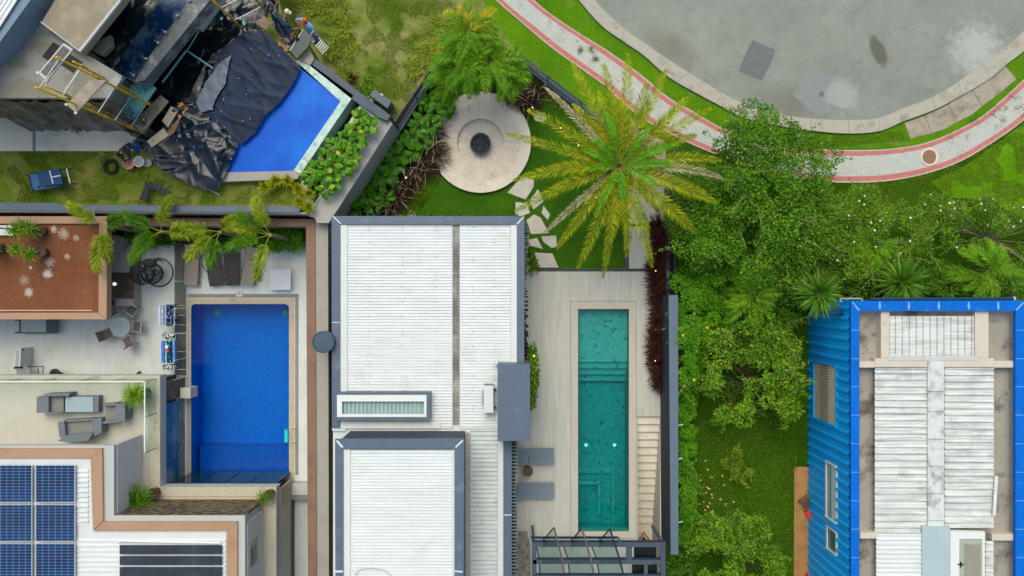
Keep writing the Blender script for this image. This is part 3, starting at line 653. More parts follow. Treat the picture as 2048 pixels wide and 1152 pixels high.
# ---------------------------------------------------------------- boundary walls and metal fences
M_DARKW = mat('dark painted wall', '#3a4856', .7, .06, .7, .12, 10)
t = thing('boundary_wall', 'tall slate wall between the teal pool stairs and the hedge', 'wall', P(1345, 850, 0))
mb = MB(); mb.prism([(1338.5, 592), (1355, 592), (1356, 1107), (1342.5, 1107)], 2.5, 0); mb.build('wall', mat('charcoal wall', '#26323d', .75, .06, .7, .1, 8), t)
mb = MB(); mb.prism([(1337.5, 590), (1356, 590), (1357, 1109), (1341.5, 1109)], 2.56, 2.502); mb.build('coping', mat('slate coping', '#5c6c7c', .6, .04, 1, .12, 12), t)
for y in (745, 850, 917, 1044):
    mb = MB(); mb.bar(P(1356, y + 1, 2.45), P(1366, y - 1, 2.45), .03); mb.build('spout', mat('white pipe', '#cfd3d0', .5), t)
t = thing('boundary_wall', 'low slate grey wall running behind the burgundy plants', 'wall', P(1336, 470, 0))
mb = MB(); mb.prism([(1332, 345), (1340, 345), (1340, 590), (1332, 590)], .5, 0); mb.build('wall', M_SLATE2, t)
M_IRON = mat('painted iron', '#22313a', .45, .1, 4)
def railing(label, pts, zt, zb, base_poly=None, sp=.13, up=.0, gcol=M_IRON):
    t = thing('metal_fence', label, 'fence', P(*pts[0], 0))
    Z = (HC - zt)
    wp = [P(x, y, zt) for x, y in pts]
    for a, b_ in zip(wp, wp[1:]):
        L_ = (b_ - a).length; n = int(L_ / sp)
        mb = MB(); mb.bar(a, b_, .05, .04); mb.build('rail', gcol, t)
        mb = MB(); mb.bar(Vector((a.x, a.y, zb + .1)), Vector((b_.x, b_.y, zb + .1)), .04, .04); mb.build('rail', gcol, t)
        mb = MB()
        for i in range(n + 1):
            q = a.lerp(b_, i / n); mb.box((q.x, q.y, (zt + zb) / 2), (.028, .028, zt - zb))
        mb.build('pickets', gcol, t)
        for i in range(0, int(L_ / 2) + 1):
            q = a.lerp(b_, min(1, i * 2 / L_)); mb = MB(); mb.box((q.x, q.y, (zt + .06) / 2), (.06, .06, zt + .06)); mb.build('post', gcol, t)
    if base_poly:
        mb = MB(); mb.prism(base_poly, zb, 0); mb.build('base_wall', mat('blue grey kerb', '#4d6273', .7, .08, 1, .15), t)
    return t
railing('dark iron railing running up from the pool planter towards the feathery palms', [(781, 256), (887, 100)], 1.75, .5, [(790, 262), (798, 266), (806, 255), (895, 112), (888, 106)])
railing('dark iron railing between the garden and the pink edged pavement', [(1042, 108), (1096, 152), (1205, 236), (1338, 338)], 1.5, .5, [(1043, 122), (1050, 120), (1212, 244), (1330, 338), (1326, 345), (1200, 247), (1140, 205), (1046, 132)])
railing('thin dark iron railing in front of the overgrown hedge', [(1350, 345), (1350, 590)], 1.9, .1)

# retaining wall of the raised plot, upper left
M_LGREY = mat('light grey render', '#a9a6a1', .8, .05, .6, .14, 10)
t = thing('retaining_wall', 'tall light grey wall running diagonally beside the infinity pool planter', 'wall', P(700, 330, 0))
mb = MB(); mb.prism([(757, 238), (774, 236), (785, 247), (672, 424), (657, 446), (633, 446), (630, 436), (616, 432)], 2.9, 0); mb.build('wall', M_LGREY, t)
mb = MB(); mb.prism([(784, 246), (799, 250), (694, 416), (684, 440), (658, 440), (672, 420)], .4, 0); mb.build('kerb', mat('slate kerb', '#4c5663', .7, .06, 1, .12), t)
t = thing('retaining_wall', 'straight slate topped wall between the yard lawn and the brown coped wall', 'wall', P(300, 415, 0))
mb = MB(); mb.prism([(-300, 419.5), (612, 425), (612, 428), (-300, 422)], 3.2, 0); mb.build('wall', mat('cream render', '#b0aaa0', .8, .06, 1, .2), t)
mb = MB(); mb.prism([(-300, 404), (110, 406), (130, 410), (598, 413), (598, 425), (-300, 419)], 3.3, 2.6); mb.build('coping', M_SLATE, t)
t = thing('brown_coped_wall', 'long wall with a flat brown coping around the mosaic pool terrace', 'wall', P(620, 800, 0))
M_TANC = mat('brown coping', '#8a6b5a', .7, .08, .6, .15, 10, '#7a5a50', (.7, .5, .7))
mb = MB(); mb.prism([(-300, 433), (656, 441), (658, 1260), (619, 1260), (614, 452), (-300, 446)], 2.3, 0); mb.build('wall', mat('warm grey render', '#a8a39a', .8, .08, .5, .15, 9, '#948e84', (.5, .5, .75)), t)
mb = MB(); mb.prism([(-300, 431), (630, 438), (634, 1260), (616.5, 1260), (612, 453), (-300, 447)], 2.36, 2.302); mb.build('coping', M_TANC, t)
struct('alley', MB().prism([(640, 440), (720, 440), (720, 1260), (640, 1260)], .004, None), mat('alley concrete', '#56605c', .85, .15, 2, .3))
struct('raised_ground', MB().prism([(-500, -500), (500, -500), (560, 10), (592, 108), (606, 128), (600, 345), (630, 400), (628, 428), (-500, 420)], 2.8, 0), G_YARD)
struct('raised_ground', MB().prism([(600, 130), (700, 190), (775, 232), (628, 426), (600, 346)], 2.0, 0), MATS['dark soil'])

# ---------------------------------------------------------------- planters / infinity pool (upper left)
M_TURQ = tilemat('pale turquoise tile', ('#9fc0b8', '#b9d2ca', '#86ada4'), .16, .4, darkfrac=.9)
M_TURQD = tilemat('green wall tile', ('#6c9086', '#84a69c', '#557a70'), .16, .4, darkfrac=.9)
t = thing('infinity_pool', 'bright blue infinity pool with a pale turquoise tiled rim, half covered by plastic', 'swimming pool', P(590, 260, 2.8))
RIM_O = [(430, 140), (500, 40), (604, 120), (709, 196), (601, 352), (440, 354), (430, 300)]
mb = MB(); mb.prism([(440, 150), (520, 75), (600, 136), (684, 204), (588, 343), (443, 346)], 3.14, 2.82); mb.build('water', mat('bright blue water', '#0a58c8', .3, .06, .5, col2='#1370d6', c2=(.6, .45, .7), bump=.1, bs=3, bd=.05, spec=.12), t)
mb = MB(); mb.prism([(592, 122), (606, 116), (707, 191), (601, 348), (587, 341), (681, 203)], 3.2, 2.0); mb.build('rim', M_TURQ, t)
mb = MB(); mb.prism([(441, 345), (587, 341.4), (600, 349), (594, 358), (428, 364)], 3.19, 2.79); mb.build('coping', mat('grey stone coping', '#a19c94', .75, .08, 1.5, .2), t)
t = thing('planter_box', 'turquoise tiled planter between the infinity pool and the light grey wall', 'planter', P(690, 290, 2.0))
mb = MB(); mb.prism([(722, 206), (757, 238), (618, 428), (602, 360), (634, 345)], 2.9, 2.0); mb.build('box', M_TURQ, t)
mb = MB(); mb.prism([(724, 216), (748, 238), (628, 406), (612, 364), (640, 346)], 2.93, 2.89); mb.build('soil', MATS['dark soil'], t)
t = thing('dark_coped_wall', 'slate coped wall running diagonally between the pool rim and the vacant lot', 'wall', P(700, 190, 2.0))
mb = MB(); mb.prism([(618, 121), (634, 119), (722, 187), (781, 231), (774, 242), (757, 234), (701, 196), (622, 133)], 3.2, 0); mb.build('wall', mat('slate coping wall', '#4e5a68', .6, .08, 1, .2, 14, '#39454f', (1.5, .5, .7)), t)
# ---------------------------------------------------------------- blue corrugated house, right
M_BLUE = mat('blue corrugated metal', '#16a6fa', .45, .08, .7, .1, 12, '#3c9ad8', (1.4, .58, .75), spec=.15)
M_BCOPE = mat('blue coping paint', '#0468cc', .7, .1, 1, .2, 14, '#3d86d2', (2.6, .6, .72), spec=.12)
M_CONC = mat('stained roof concrete', '#a39c92', .85, .12, .8, .2, 12, '#625b55', (.9, .52, .66), bump=.2)
M_OLDW = mat('weathered white metal', '#dcdfdd', .55, .05, 1, .12, 12, '#8d9195', (1.2, .54, .85), streak=(.5, 8, .95), col3=('#a79f92', .5, 4, .56, .75))
ZB = 5.0; bh = thing('blue_house', 'bright blue corrugated metal house with white roof sheets, at the right edge', 'house', P(1850, 850, 0))
XL = P(1702, 0, ZB).x; YT = P(0, 602, ZB).y; XR = P(2047, 0, ZB).x
mb = MB(); mb.wprism([(XL + .06, YT - .03), (XR - .05, YT - .03), (XR - .05, YT - 14.5), (XL + .06, YT - 14.5)], ZB - .75, 0); mb.build('wall', mat('blue wall core', '#0d5fae', .6), bh)
# ribbed cladding on the wall that faces the garden
mb = MB(); y = YT; vs = []
prof = [(0, 0), (.22, 0), (.27, .08), (.37, .08), (.42, 0)]
WX = [(.7, 3.5, -3.55, -6.35), (2.3, 3.5, -8.15, -10.75), (2.4, 3.5, -11.15, -12.2)]  # z0, z1, y0, y1 of the openings
ys_ = []
while y > YT - 14.4:
    for d_, o_ in prof: ys_.append((y - d_, o_))
    y -= .46
def clad(z0, z1, ok):
    k = None
    for i in range(len(ys_) - 1):
        (ya, oa), (yb, ob) = ys_[i], ys_[i + 1]
        if not ok((ya + yb) / 2): continue
        mb.add([(XL - oa, ya, z0), (XL - oa, ya, z1), (XL - ob, yb, z1), (XL - ob, yb, z0)], [(0, 1, 2, 3)])
clad(0, .7, lambda y: True); clad(.7, 2.3, lambda y: not (-6.35 < y < -3.55)); clad(2.3, 2.4, lambda y: not (-6.35 < y < -3.55) and not (-10.75 < y < -8.15))
clad(2.4, 3.5, lambda y: not (-6.35 < y < -3.55) and not (-10.75 < y < -8.15) and not (-12.2 < y < -11.15)); clad(3.5, ZB - .1, lambda y: True)
mb.build('cladding', M_BLUE, bh)
for k, (z0, z1, y0, y1) in enumerate(WX):
    fr = MB(); w_ = .06
    for a, b_ in (((XL - .03, y0, z0), (XL - .03, y1, z0)), ((XL - .03, y0, z1), (XL - .03, y1, z1)), ((XL - .03, y0, z0), (XL - .03, y0, z1)), ((XL - .03, y1, z0), (XL - .03, y1, z1))): fr.bar(a, b_, w_, .14)
    fo = fr.build('window', M_FLASH if k else M_BLUE, bh)
    if k == 0:
        mb = MB(); mb.box((XL + .03, (y0 + y1) / 2, 1.05), (.02, y0 - y1, .7)); mb.box((XL + .03, (y0 + y1) / 2, 3.0), (.02, y0 - y1, 1.0)); mb.build('panel', mat('beige panel', '#cbbba4', .7, .08, 3), fo)
        mb = MB(); y = y0
        for i in range(22): mb.box((XL + .0, y0 - .07 - i * .125, 1.95), (.02, .05, 1.1))
        mb.build('blind', mat('blind slat', '#cbbfae', .6, .05), fo)
        mb = MB(); mb.box((XL + .04, (y0 + y1) / 2, 1.95), (.01, y0 - y1, 1.1)); mb.build('dark_pane', mat('window dark', '#918a7c', .4), fo)
    else:
        mb = MB(); mb.box((XL + .03, (y0 + y1) / 2, (z0 + z1) / 2), (.02, y0 - y1 - .05, z1 - z0 - .05)); mb.build('pane', mat('dim green glass', '#3e6a66', .15, .1, 2) if k == 2 else mat('pale curtain glass', '#7d9499', .2, .15, 2), fo)
        if k == 1: mb = MB(); mb.box((XL + .0, (y0 + y1) / 2, 3.15), (.02, y0 - y1 - .1, .55)); mb.build('shutter', mat('white shutter', '#b9d0d0', .5, .03), fo)
coping('coping', [[(1702, 602), (2049, 601), (2031, 622), (1719, 622)], [(1702, 602.6), (1718.6, 622.6), (1718.6, 1250), (1702, 1250)], [(2049, 601.6), (2050, 1250), (2031, 1250), (2031, 622.6)]], ZB + .05, ZB - .12, M_BCOPE, bh)
tmp = [(y, y) for y in (660, 717, 773, 830, 887, 944, 1001, 1058, 1115)]
for y, _ in tmp:
    for x0, x1 in ((1702, 1719), (2031, 2048)):
        mb = MB(); mb.prism(rect(x0, y, x1, y + .9), ZB + .056, ZB + .04); mb.build('joint', mat('blue joint', '#79a9dc', .7, .2, 6), bh)
for x in (1759, 1817, 1877, 1937, 1996):
    mb = MB(); mb.prism([(x, 603), (x + 1.5, 603), (x + 3, 614), (x + 1, 621), (x - 2, 613)], ZB + .056, ZB + .04); mb.build('joint', mat('blue joint', '#79a9dc', .7, .2, 6), bh)
mb = MB(); mb.prism([(1703, 603), (1706, 604), (1720, 620), (1717, 622)], ZB + .056, ZB + .04); mb.build('joint', MATS['blue joint'], bh); mb = MB(); mb.prism([(2046, 604), (2048, 606), (2034, 621), (2031, 620)], ZB + .056, ZB + .04); mb.build('joint', mat('blue joint', '#79a9dc', .7, .2, 6), bh)
mb = MB(); mb.prism(rect(1719, 622, 2031, 1250), ZB - .55, ZB - .75); mb.build('roof_deck', M_CONC, bh)
M_BEAM = mat('cream roof beam', '#cfc4b6', .7, .05, 1.5, .2, 16, '#a59b90', (2, .58, .8))
for q in (rect(1762, 620, 1779, 716), rect(1950, 621, 1977, 716), rect(1718.8, 723, 1749.2, 735), rect(1988.4, 722, 2033, 735), rect(1749.6, 716.4, 1988, 734), rect(1720, 1065, 1754, 1077), rect(1984, 1068, 2033, 1081)):
    mb = MB(); mb.prism(q, ZB - .12, ZB - .62); mb.build('beam', M_BEAM, bh)
mb = MB(); ribbed(mb, 1779.5, 632, 1949.5, 711, ZB - .2, .305, 'x', .05, .05, .03, .028); mb.build('roof_sheet', M_OLDW, bh)
mb = MB(); mb.prism(rect(1776, 711, 1956, 721), ZB - .1, ZB - .25); mb.build('flashing', mat('old flashing', '#c4c6c4', .6, .08, 2, .2), bh)
mb = MB(); ribbed(mb, 1749.5, 735, 1855, 1066, ZB - .2, .295, 'y', .055, .05, .03, .028); mb.build('roof_sheet', M_OLDW, bh)
mb = MB(); ribbed(mb, 1889, 735, 1987.5, 1056, ZB - .2, .295, 'y', .055, .05, .03, .028); mb.build('roof_sheet', M_OLDW, bh)
mb = MB()
for i, (y0, y1) in enumerate(((722, 783), (784, 823), (824, 878), (879, 932), (933, 987), (988, 1041), (1042, 1052))):
    mb.prism(rect(1856, y0, 1888.5, y1), ZB - .07 - (i % 2) * .01, ZB - .2)
mb.build('ridge_cap', mat('ridge metal', '#d4d8d8', .5, .06, 1.5, .2, 10, '#84898e', (1.6, .47, .68)), bh)
mb = MB(); ribbed(mb, 1752, 1067, 1843, 1250, ZB - .14, .2, 'y', .05, .06); mb.build('roof_sheet', M_ROOFW, bh)
mb = MB(); mb.prism(rect(1844.5, 1052.5, 1900, 1250), ZB - .04, ZB - .2); mb.build('patch_sheet', mat('grey sheet', '#a9bac2', .45, .06, 1, .1), bh)
mb = MB(); ribbed(mb, 1971, 1082, 1987, 1250, ZB - .12, .3, 'y', .05, .05); mb.build('roof_sheet', M_OLDW, bh)
mb = MB(); mb.prism([(1901, 1062), (1970, 1064), (1970, 1250), (1901, 1250)], ZB + .02, ZB - .2, [rect(1919, 1078, 1965, 1230)]); ho = mb.build('hatch', mat('hatch frame', '#d9dcda', .5, .05, 2), bh)
mb = MB(); mb.prism([(1919.5, 1078.5), (1964.5, 1078.5), (1964.5, 1229), (1919.5, 1229)], ZB - .0, ZB - .1); mb.build('lid', mat('hatch lid', '#a2a99a', .5, .12, 2, .1), ho)
mb = MB(); mb.prism(rect(1929, 1089, 1961, 1220), ZB + .012, ZB - .05); mb.build('panel', mat('hatch panel', '#8f8d7e', .5, .1, 2), ho)
for q in ((1916, 1128, 1928, 1130), (1921, 1124, 1923, 1135)):
    mb = MB(); mb.prism(rect(*q), ZB + .05, ZB + .0); mb.build('latch', M_FIN, ho)
mb = MB(); mb.prism([(1703, 622), (1640, 605), (1697, 600), (1704, 603)], 3.9, 3.7); mb.build('eave', M_BCOPE, bh)
t = thing('drain_pipe', 'dark blue pipe with a pale open end along the top of the blue house', 'pipe', P(1850, 597, 4.6))
mb = MB(); mb.tube([P(1740, 598.5, 4.6), P(2026, 597.5, 4.6)], .07, 10); mb.build('pipe', mat('navy pipe', '#1b3a5c', .4), t); mb = MB(); mb.tube([P(2026.2, 597.5, 4.6), P(2029, 597.4, 4.6)], .09, 12); mb.build('end', M_SEAL, t)
t = thing('drain_pipe', 'dark blue pipe with a white end on the corner of the blue garden wall', 'pipe', P(1672, 626, 3.9))
mb = MB(); mb.tube([P(1640, 627, 4.1), P(1697, 627, 4.1)], .08, 10); mb.build('pipe', MATS['navy pipe'], t); mb = MB(); mb.tube([P(1697.2, 627, 4.1), P(1700, 627, 4.1)], .1, 12); mb.build('end', M_SEAL, t)
t = thing('steel_bracket', 'grey U shaped bracket sticking out above the left corner of the blue house', 'bracket', P(1692, 594, 4.7))
for a_, c_ in (((1683, 604), (1679, 597)), ((1679, 597), (1722, 597)), ((1722, 597), (1726, 604))): mb = MB(); mb.bar(P(*a_, 4.8), P(*c_, 4.8), .06); mb.build('bar', M_STEEL, t)
t = thing('roof_batten', 'pale batten leaning on the right edge of the weathered white roof sheets', 'batten', P(1990, 990, ZB))
mb = MB(); mb.bar(P(1993, 952, ZB - .05), P(1988, 1031, ZB - .05), .14, .03); mb.build('board', mat('pale board', '#cfd2d4', .6), t)
struct('brick_path', MB().prism([(1589, 934), (1625, 934), (1625, 1250), (1587, 1250)], .02, -.01), mat('orange paving', '#b88650', .85, .12, 1.2, .25, 14, '#9a6c40', (1.4, .5, .7)))
t = thing('wooden_pallet', 'small slatted wooden rack on the orange paving, under the blue wall', 'rack', P(1606, 1003, 0))
for i in range(5):
    mb = MB(); a = P(1596 + i * 3.2, 1003 + i * 3.4, .28); mb.bar(a, a + Vector((.42, .38, .1)), .05, .04); mb.build('slat', mat('grey wood', '#5a4638', .8, .2, 6), t)
for q in ((1599, 1004), (1610, 1014)):
    mb = MB(); a = P(*q, .14); mb.box((a.x, a.y, .14), (.05, .05, .28)); mb.build('leg', MATS['grey wood'], t)
for x, y, l in ((1615, 1024, 'red plastic box on the orange paving beside the slatted rack'), (1617, 1150, 'red plastic box at the bottom end of the orange paving')):
    t = thing('red_box', l, 'box', P(x, y, 0)); mb = MB(); c = P(x, y, 0); mb.box((c.x, c.y, .16), (.3, .3, .3), .5); mb.build('tub', mat('red plastic', '#d0261c', .4, .08), t, bevel=.02)
    mb = MB(); mb.box((c.x, c.y, .325), (.34, .34, .03), .5); mb.build('lid', mat('red plastic lid', '#dd3a28', .4, .06), t, bevel=.01)

# ---------------------------------------------------------------- terrace of the mosaic pool
b = NB('terrace tile')
t_ = b.n.new("ShaderNodeTexBrick"); t_.offset = 0; t_.inputs['Scale'].default_value = 1; t_.inputs['Brick Width'].default_value = .9; t_.inputs['Row Height'].default_value = .9; t_.inputs['Mortar Size'].default_value = .003
t_.inputs['Color1'].default_value = (*lin('#d4d8d5'), 1); t_.inputs['Color2'].default_value = (*lin('#dadedb'), 1); t_.inputs['Mortar'].default_value = (*lin('#9fa29e'), 1); b.L(b.co, t_.inputs['Vector'])
o = b.mix(b.ramp(b.noise(1, 5, .7, b.scl(3, .7, 1)), .4, .8, 0, .35), t_.outputs['Color'], '#a8aaa2'); o = b.mix(b.ramp(b.noise(.6, 5, .7), .52, .75, 0, .4), o, '#b2a891')
M_TERR = b.fin(o, .5, .4)
struct('terrace', MB().prism([(-300, 440), (622, 440), (622, 1260), (-300, 1260)], .004, None, [H_MOS]), M_TERR)
M_DRAIN = mat('grey slate strip', '#8c8d88', .7, .1, 3, .2)
tmp = MB(); tmp.prism(rect(362, 588, 598, 595.5), .012, -.01); tmp.prism(rect(590.4, 596, 597, 950), .012, -.01); tmp.prism(rect(586, 962, 616, 968), .012, -.01)
struct('drain_strip', tmp, M_DRAIN)
struct('wood_floor_strip', MB().prism(rect(350, 490, 372, 750), .01, None), mat('grey wood tile', '#8f8a84', .6, .15, 2, .3, 14, streak=(5, .5, .5)))
M_GLASSD = glassmat('smoked glass', '#dde1e1', .03, .3); M_GLASSC = MATS['clear glass']
t = thing('glass_fence', 'low smoked glass fence with white base line between the terrace and the mosaic pool', 'fence', P(373, 620, 0))
for a, c in ((490, 562), (564, 615), (617, 664), (666, 715), (717, 752)):
    mb = MB(); p = P(372.5, a); q_ = P(372.5, c); mb.box((p.x, (p.y + q_.y) / 2, .72), (.012, abs(p.y - q_.y) - .03, 1.4)); mb.build('pane', M_GLASSD, t)
for y in (490, 563, 616, 665, 716, 753):
    mb = MB(); p = P(372.5, y); mb.box((p.x, p.y, .72), (.035, .03, 1.44)); mb.build('post', mat('white metal', '#cdd0ce', .4, .03), t)
mb = MB(); p, q_ = P(374.5, 490), P(374.5, 753); mb.bar(p + Vector((0, 0, .04)), q_ + Vector((0, 0, .04)), .035, .06); mb.build('base_rail', MATS['white metal'], t)
struct('planting_bed', MB().prism([(222, 446), (612, 452), (612, 492), (470, 497), (350, 490), (222, 490)], .09, 0), MATS['dark soil'])
# ---- gravel roofed building
M_TAN = mat('tan coping', '#ad8a70', .7, .05, .8, .12, 12, '#a27a60', (1, .55, .75))
M_LEDGE = mat('grey white ledge', '#b6b8b6', .75, .04, .8, .12, 12)
M_BEIGE = mat('stained beige ledge', '#bfb7a5', .8, .08, 1, .2, 14, '#948a68', (1.2, .55, .72))
ZG = 3.2
g = thing('gravel_roofed_building', 'low building with a flat red gravel roof and tan coping, upper left of the terrace', 'building', P(90, 540, 0))
mb = MB(); mb.prism([(-300, 452), (168, 452), (168, 600), (-300, 600)], ZG - .4, 0); mb.build('wall', M_LEDGE, g)
b = NB('red gravel')
o = b.mix(b.ramp(b.noise(.5, 5, .6), .3, .7), '#7a4c38', '#946448')
o = b.mix(b.ramp(b.noise(26, 3, .8), .4, .62, 0, .75), o, '#5f3420'); o = b.mix(b.ramp(b.noise(31, 2, .8, b.scl(1, 1, 1, 0, (4, 4, 0))), .58, .7, 0, .6), o, '#c08a60')
for (x, y, r_, k) in ((93, 548, .3, .95), (97, 525, .3, .6), (105, 458, .22, .7), (125, 467, .35, .5), (55, 585, .28, .7), (58, 535, .12, .7), (132, 513, .18, .5), (150, 475, .2, .4), (45, 560, .3, .3)):
    c = P(x, y, ZG) - P(90, 540, 0); o = b.mix(b.math('MULTIPLY', b.blob((c.x, c.y), r_ * .6, .4, 1.9, 14), k * .85), o, '#d8d0c4')
b.bump(b.noise(26, 3, .8), .8, .03); b.fin(o, .95, .1)
mb = MB(); mb.prism(rect(-300, 446.5, 198, 626), ZG - .1, ZG - .4); mb.build('gravel_roof', b.m, g)
coping('coping', [[(-300, 432.6), (214, 432.6), (198, 447), (-300, 447)], [(214, 433.2), (213, 638), (197, 625), (198, 447.6)], [(212.4, 638.6), (-300, 638.6), (-300, 625.6), (196.6, 625.6)]], ZG + .03, ZG - .42, M_TAN, g)
mb = MB(); mb.prism(rect(-300, 620, 184, 621.6), ZG - .07, ZG - .12); mb.build('drip_pipe', M_BEAM, g)
t = thing('roof_panel', 'white sheet lying on the red gravel between the potted plants', 'sheet', P(12, 461, ZG)); mb = MB(); mb.prism([(-60, 450), (26, 451), (26, 471), (-60, 469)], ZG + .05, ZG - .08); mb.build('sheet', M_FLASH, t); mb = MB(); mb.bar(P(-40, 450, ZG + .08), P(26, 459, ZG + .08), .05); mb.build('strap', M_FIN, t)
# ---- outdoor counter
t = thing('outdoor_counter', 'outdoor counter with a dark wood grained top and a round lamp, beside the dining set', 'counter', P(245, 550, 0))
mb = MB(); mb.prism([(231, 470), (266, 480), (267, 612), (222, 612), (222, 470)], .86, 0); mb.build('body', mat('grey counter', '#a19d9b', .7, .05, 1, .1), t)
mb = MB(); mb.prism([(222, 545), (267, 545), (267, 597), (222, 597)], .9, .862); mb.build('wood_top', mat('dark wood grain', '#4d4238', .6, .3, 1, .4, 14, '#75675a', (2, .5, .7), streak=(9, .8, .7)), t)
mb = MB(); c = P(231, 568, .9); mb.lathe(c, [(.06, .0), (.09, .12), (.05, .17), (0, .18)], 14); mb.build('lamp', emit('lit globe', '#d4e8f0', .9), t, True)
mb = MB(); mb.box(P(226, 605, 1.0), (.12, .3, .18)); mb.build('kettle', mat('dark enamel', '#2b2f34', .4), t, bevel=.03)
# ---- balcony level and solar house
ZT, ZS = 3.0, 5.6
s = thing('solar_roofed_house', 'beige and grey house with solar panels, tan coping and a balcony, lower left corner', 'house', P(150, 1000, 0))
mb = MB(); mb.prism([(-300, 760), (309, 760), (309, 980), (543, 984), (543, 1270), (-300, 1270)], ZT - .6, 0); mb.build('lower_wall', mat('dark lower wall', '#252c33', .4, .1, 2), s)
mb = MB(); mb.prism([(-300, 751), (321, 751), (321, 973.5), (553, 973.5), (553, 1270), (-300, 1270)], ZT, ZT - .6); mb.build('terrace_slab', M_LEDGE, s)
mb = MB(); mb.prism([(-300, 751.5), (320, 751.5), (320, 974), (552, 974), (552, 1270), (533, 1270), (533, 993), (298, 993), (298, 767), (-300, 767)], ZT + .04, ZT - .02); mb.build('edge_ledge', M_BEIGE, s)
mb = MB(); mb.prism(rect(-300, 767.6, 297.4, 1000), ZT + .012, ZT - .02); mb.build('balcony_floor', mat('cream balcony tile', '#bfbcae', .6, .06, .8, .12, 8, '#aeaa98', (.8, .5, .75)), s)
mb = MB(); mb.prism([(297.6, 993.6), (532.4, 993.6), (532.4, 1270), (500, 1270), (500, 1010), (297.6, 1010)], ZT + .016, ZT - .02); mb.build('inner_ledge', mat('cream inner ledge', '#c0ae90', .75, .06, 1, .15, 12, '#a49476', (1.4, .55, .75)), s)
# glazing of the lower storey, facing the pool
XG = P(321, 0, ZT).x - .1
zy = [(P(0, 802, 1.2).y, P(0, 968, 1.2).y)]
gl = MB(); gl.box((XG, (zy[0][0] + zy[0][1]) / 2, 1.2), (.03, zy[0][0] - zy[0][1], 2.36)); gl.build('glazing', mat('teal glazing', '#356a80', .12, .15, .5, col2='#8a9ca4', c2=(.35, .48, .6), spec=.6), s)
st_ = MB(); st_.box((XG - .02, P(0, 778, 1.2).y, 1.2), (.1, .92, 2.36)); st_.build('stone_pier', mat('mottled stone', '#7a7664', .85, .25, 3, .5, 12, '#4c4a3e', (3, .45, .6)), s)
YG = P(0, 973.5, ZT).y + .03
for x0, x1 in ((334, 388), (390, 440), (442, 492), (494, 545)):
    p, q_ = P(x0, 0, ZT).x, P(x1, 0, ZT).x; mb = MB(); mb.box(((p + q_) / 2, YG, 1.25), (q_ - p, .03, 2.3)); mb.build('glazing', mat('navy glazing', '#17303f', .1, .1, 1), s)
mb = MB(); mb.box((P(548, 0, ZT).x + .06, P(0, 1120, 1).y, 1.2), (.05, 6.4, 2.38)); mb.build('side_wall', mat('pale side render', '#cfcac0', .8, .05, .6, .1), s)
gb = MB(); gb.box((P(553, 0, ZT).x - .02, P(0, 986, 1.4).y, 1.4), (.08, .9, 2.0)); gb.build('corner_pier', mat('beige pier', '#b6aa98', .8, .05), s)
# glass balustrade of the balcony
bt = ZT + 1.12; r_ = (bt, )
for a, b_ in (((-300, 763), (289.5, 763)), ((289.5, 763), (289.5, 905))):
    mb = MB(); mb.bar(P(*a, bt), P(*b_, bt), .05, .04); mb.build('handrail', mat('white handrail', '#e2e2de', .4, .02), s)
pr = [(44 - 73, 757), (44, 757), (112, 757), (181, 757), (249, 757), (313, 757), (313, 826), (313, 896)]
for x, y in pr:
    a = P(x, y, ZT); tp_ = Vector((P(x if y > 757 else x, 763, bt).x, 0, 0)); mb = MB(); mb.box((a.x, a.y, ZT + .55), (.03, .03, 1.1)); mb.build('post', mat('brushed post', '#8a7f78', .4, .05, metal=.5), s)
a0 = P(313, 757, ZT)
mb = MB(); a1 = P(313, 896, ZT); mb.box((a0.x, (a0.y + a1.y) / 2, ZT + .5), (.012, a0.y - a1.y, 1.0)); mb.build('glass_panel', glassmat('greenish glass', '#f0f7f4', .03, .3), s)
a1 = P(-300, 757, ZT); mb = MB(); mb.box(((a0.x + a1.x) / 2, a0.y, ZT + .5), (a0.x - a1.x, .012, 1.0)); mb.build('glass_panel', glassmat('greenish glass', '#f0f7f4', .03, .3), s)
# upper block
mb = MB(); mb.prism([(-300, 916), (226, 916), (226, 1036), (488, 1036), (488, 1270), (-300, 1270)], ZS - .35, ZT - .1); 
up = mb.build('upper_wall', mat('lilac grey render', '#cbc9cb', .8, .04, .5, .1, 8), s)
mb = MB(); mb.prism([(-300, 891), (228, 891), (228, 1031), (490, 1031), (490, 1270), (-300, 1270)], ZS, ZS - .36); mb.build('roof_ledge', M_LEDGE, s)
yy = P(0, 1031, ZS).y; x0, x1 = P(229, 0, ZS).x, P(489, 0, ZS).x
mb = MB(); mb.box(((x0 + x1) / 2, yy - .02, (ZT + ZS) / 2 - .02), (x1 - x0, .06, ZS - ZT - .08)); mb.build('stone_cladding', mat('rough brown stone', '#85755f', .9, .3, 3, .6, 12, '#463c30', (4, .45, .55), bump=1, bs=9, bd=.06), s)
mb = MB(); mb.box((P(228, 0, ZS).x - .12, P(0, 960, 4.3).y, (ZT + ZS) / 2 - .1), (.3, 3.6, ZS - ZT - .3)); mb.build('side_wall', MATS['lilac grey render'], s)
mb = MB(); xx = P(490, 0, ZS).x - .1; mb.box((xx, P(0, 1160, 4.3).y, (ZT + ZS) / 2 - .1), (.24, 5.6, ZS - ZT - .3)); mb.build('side_wall', MATS['lilac grey render'], s)
mb = MB(); mb.box((xx + .08, P(0, 1105, 4.6).y, 4.55), (.12, 1.15, 1.1)); w_ = mb.build('window', mat('cream reveal', '#b3ad94', .7, .06), s)
mb = MB(); mb.box((xx + .145, P(0, 1105, 4.6).y - .1, 4.6), (.01, .8, .8)); mb.build('pane', mat('blue grey pane', '#5d6c7c', .2), w_)
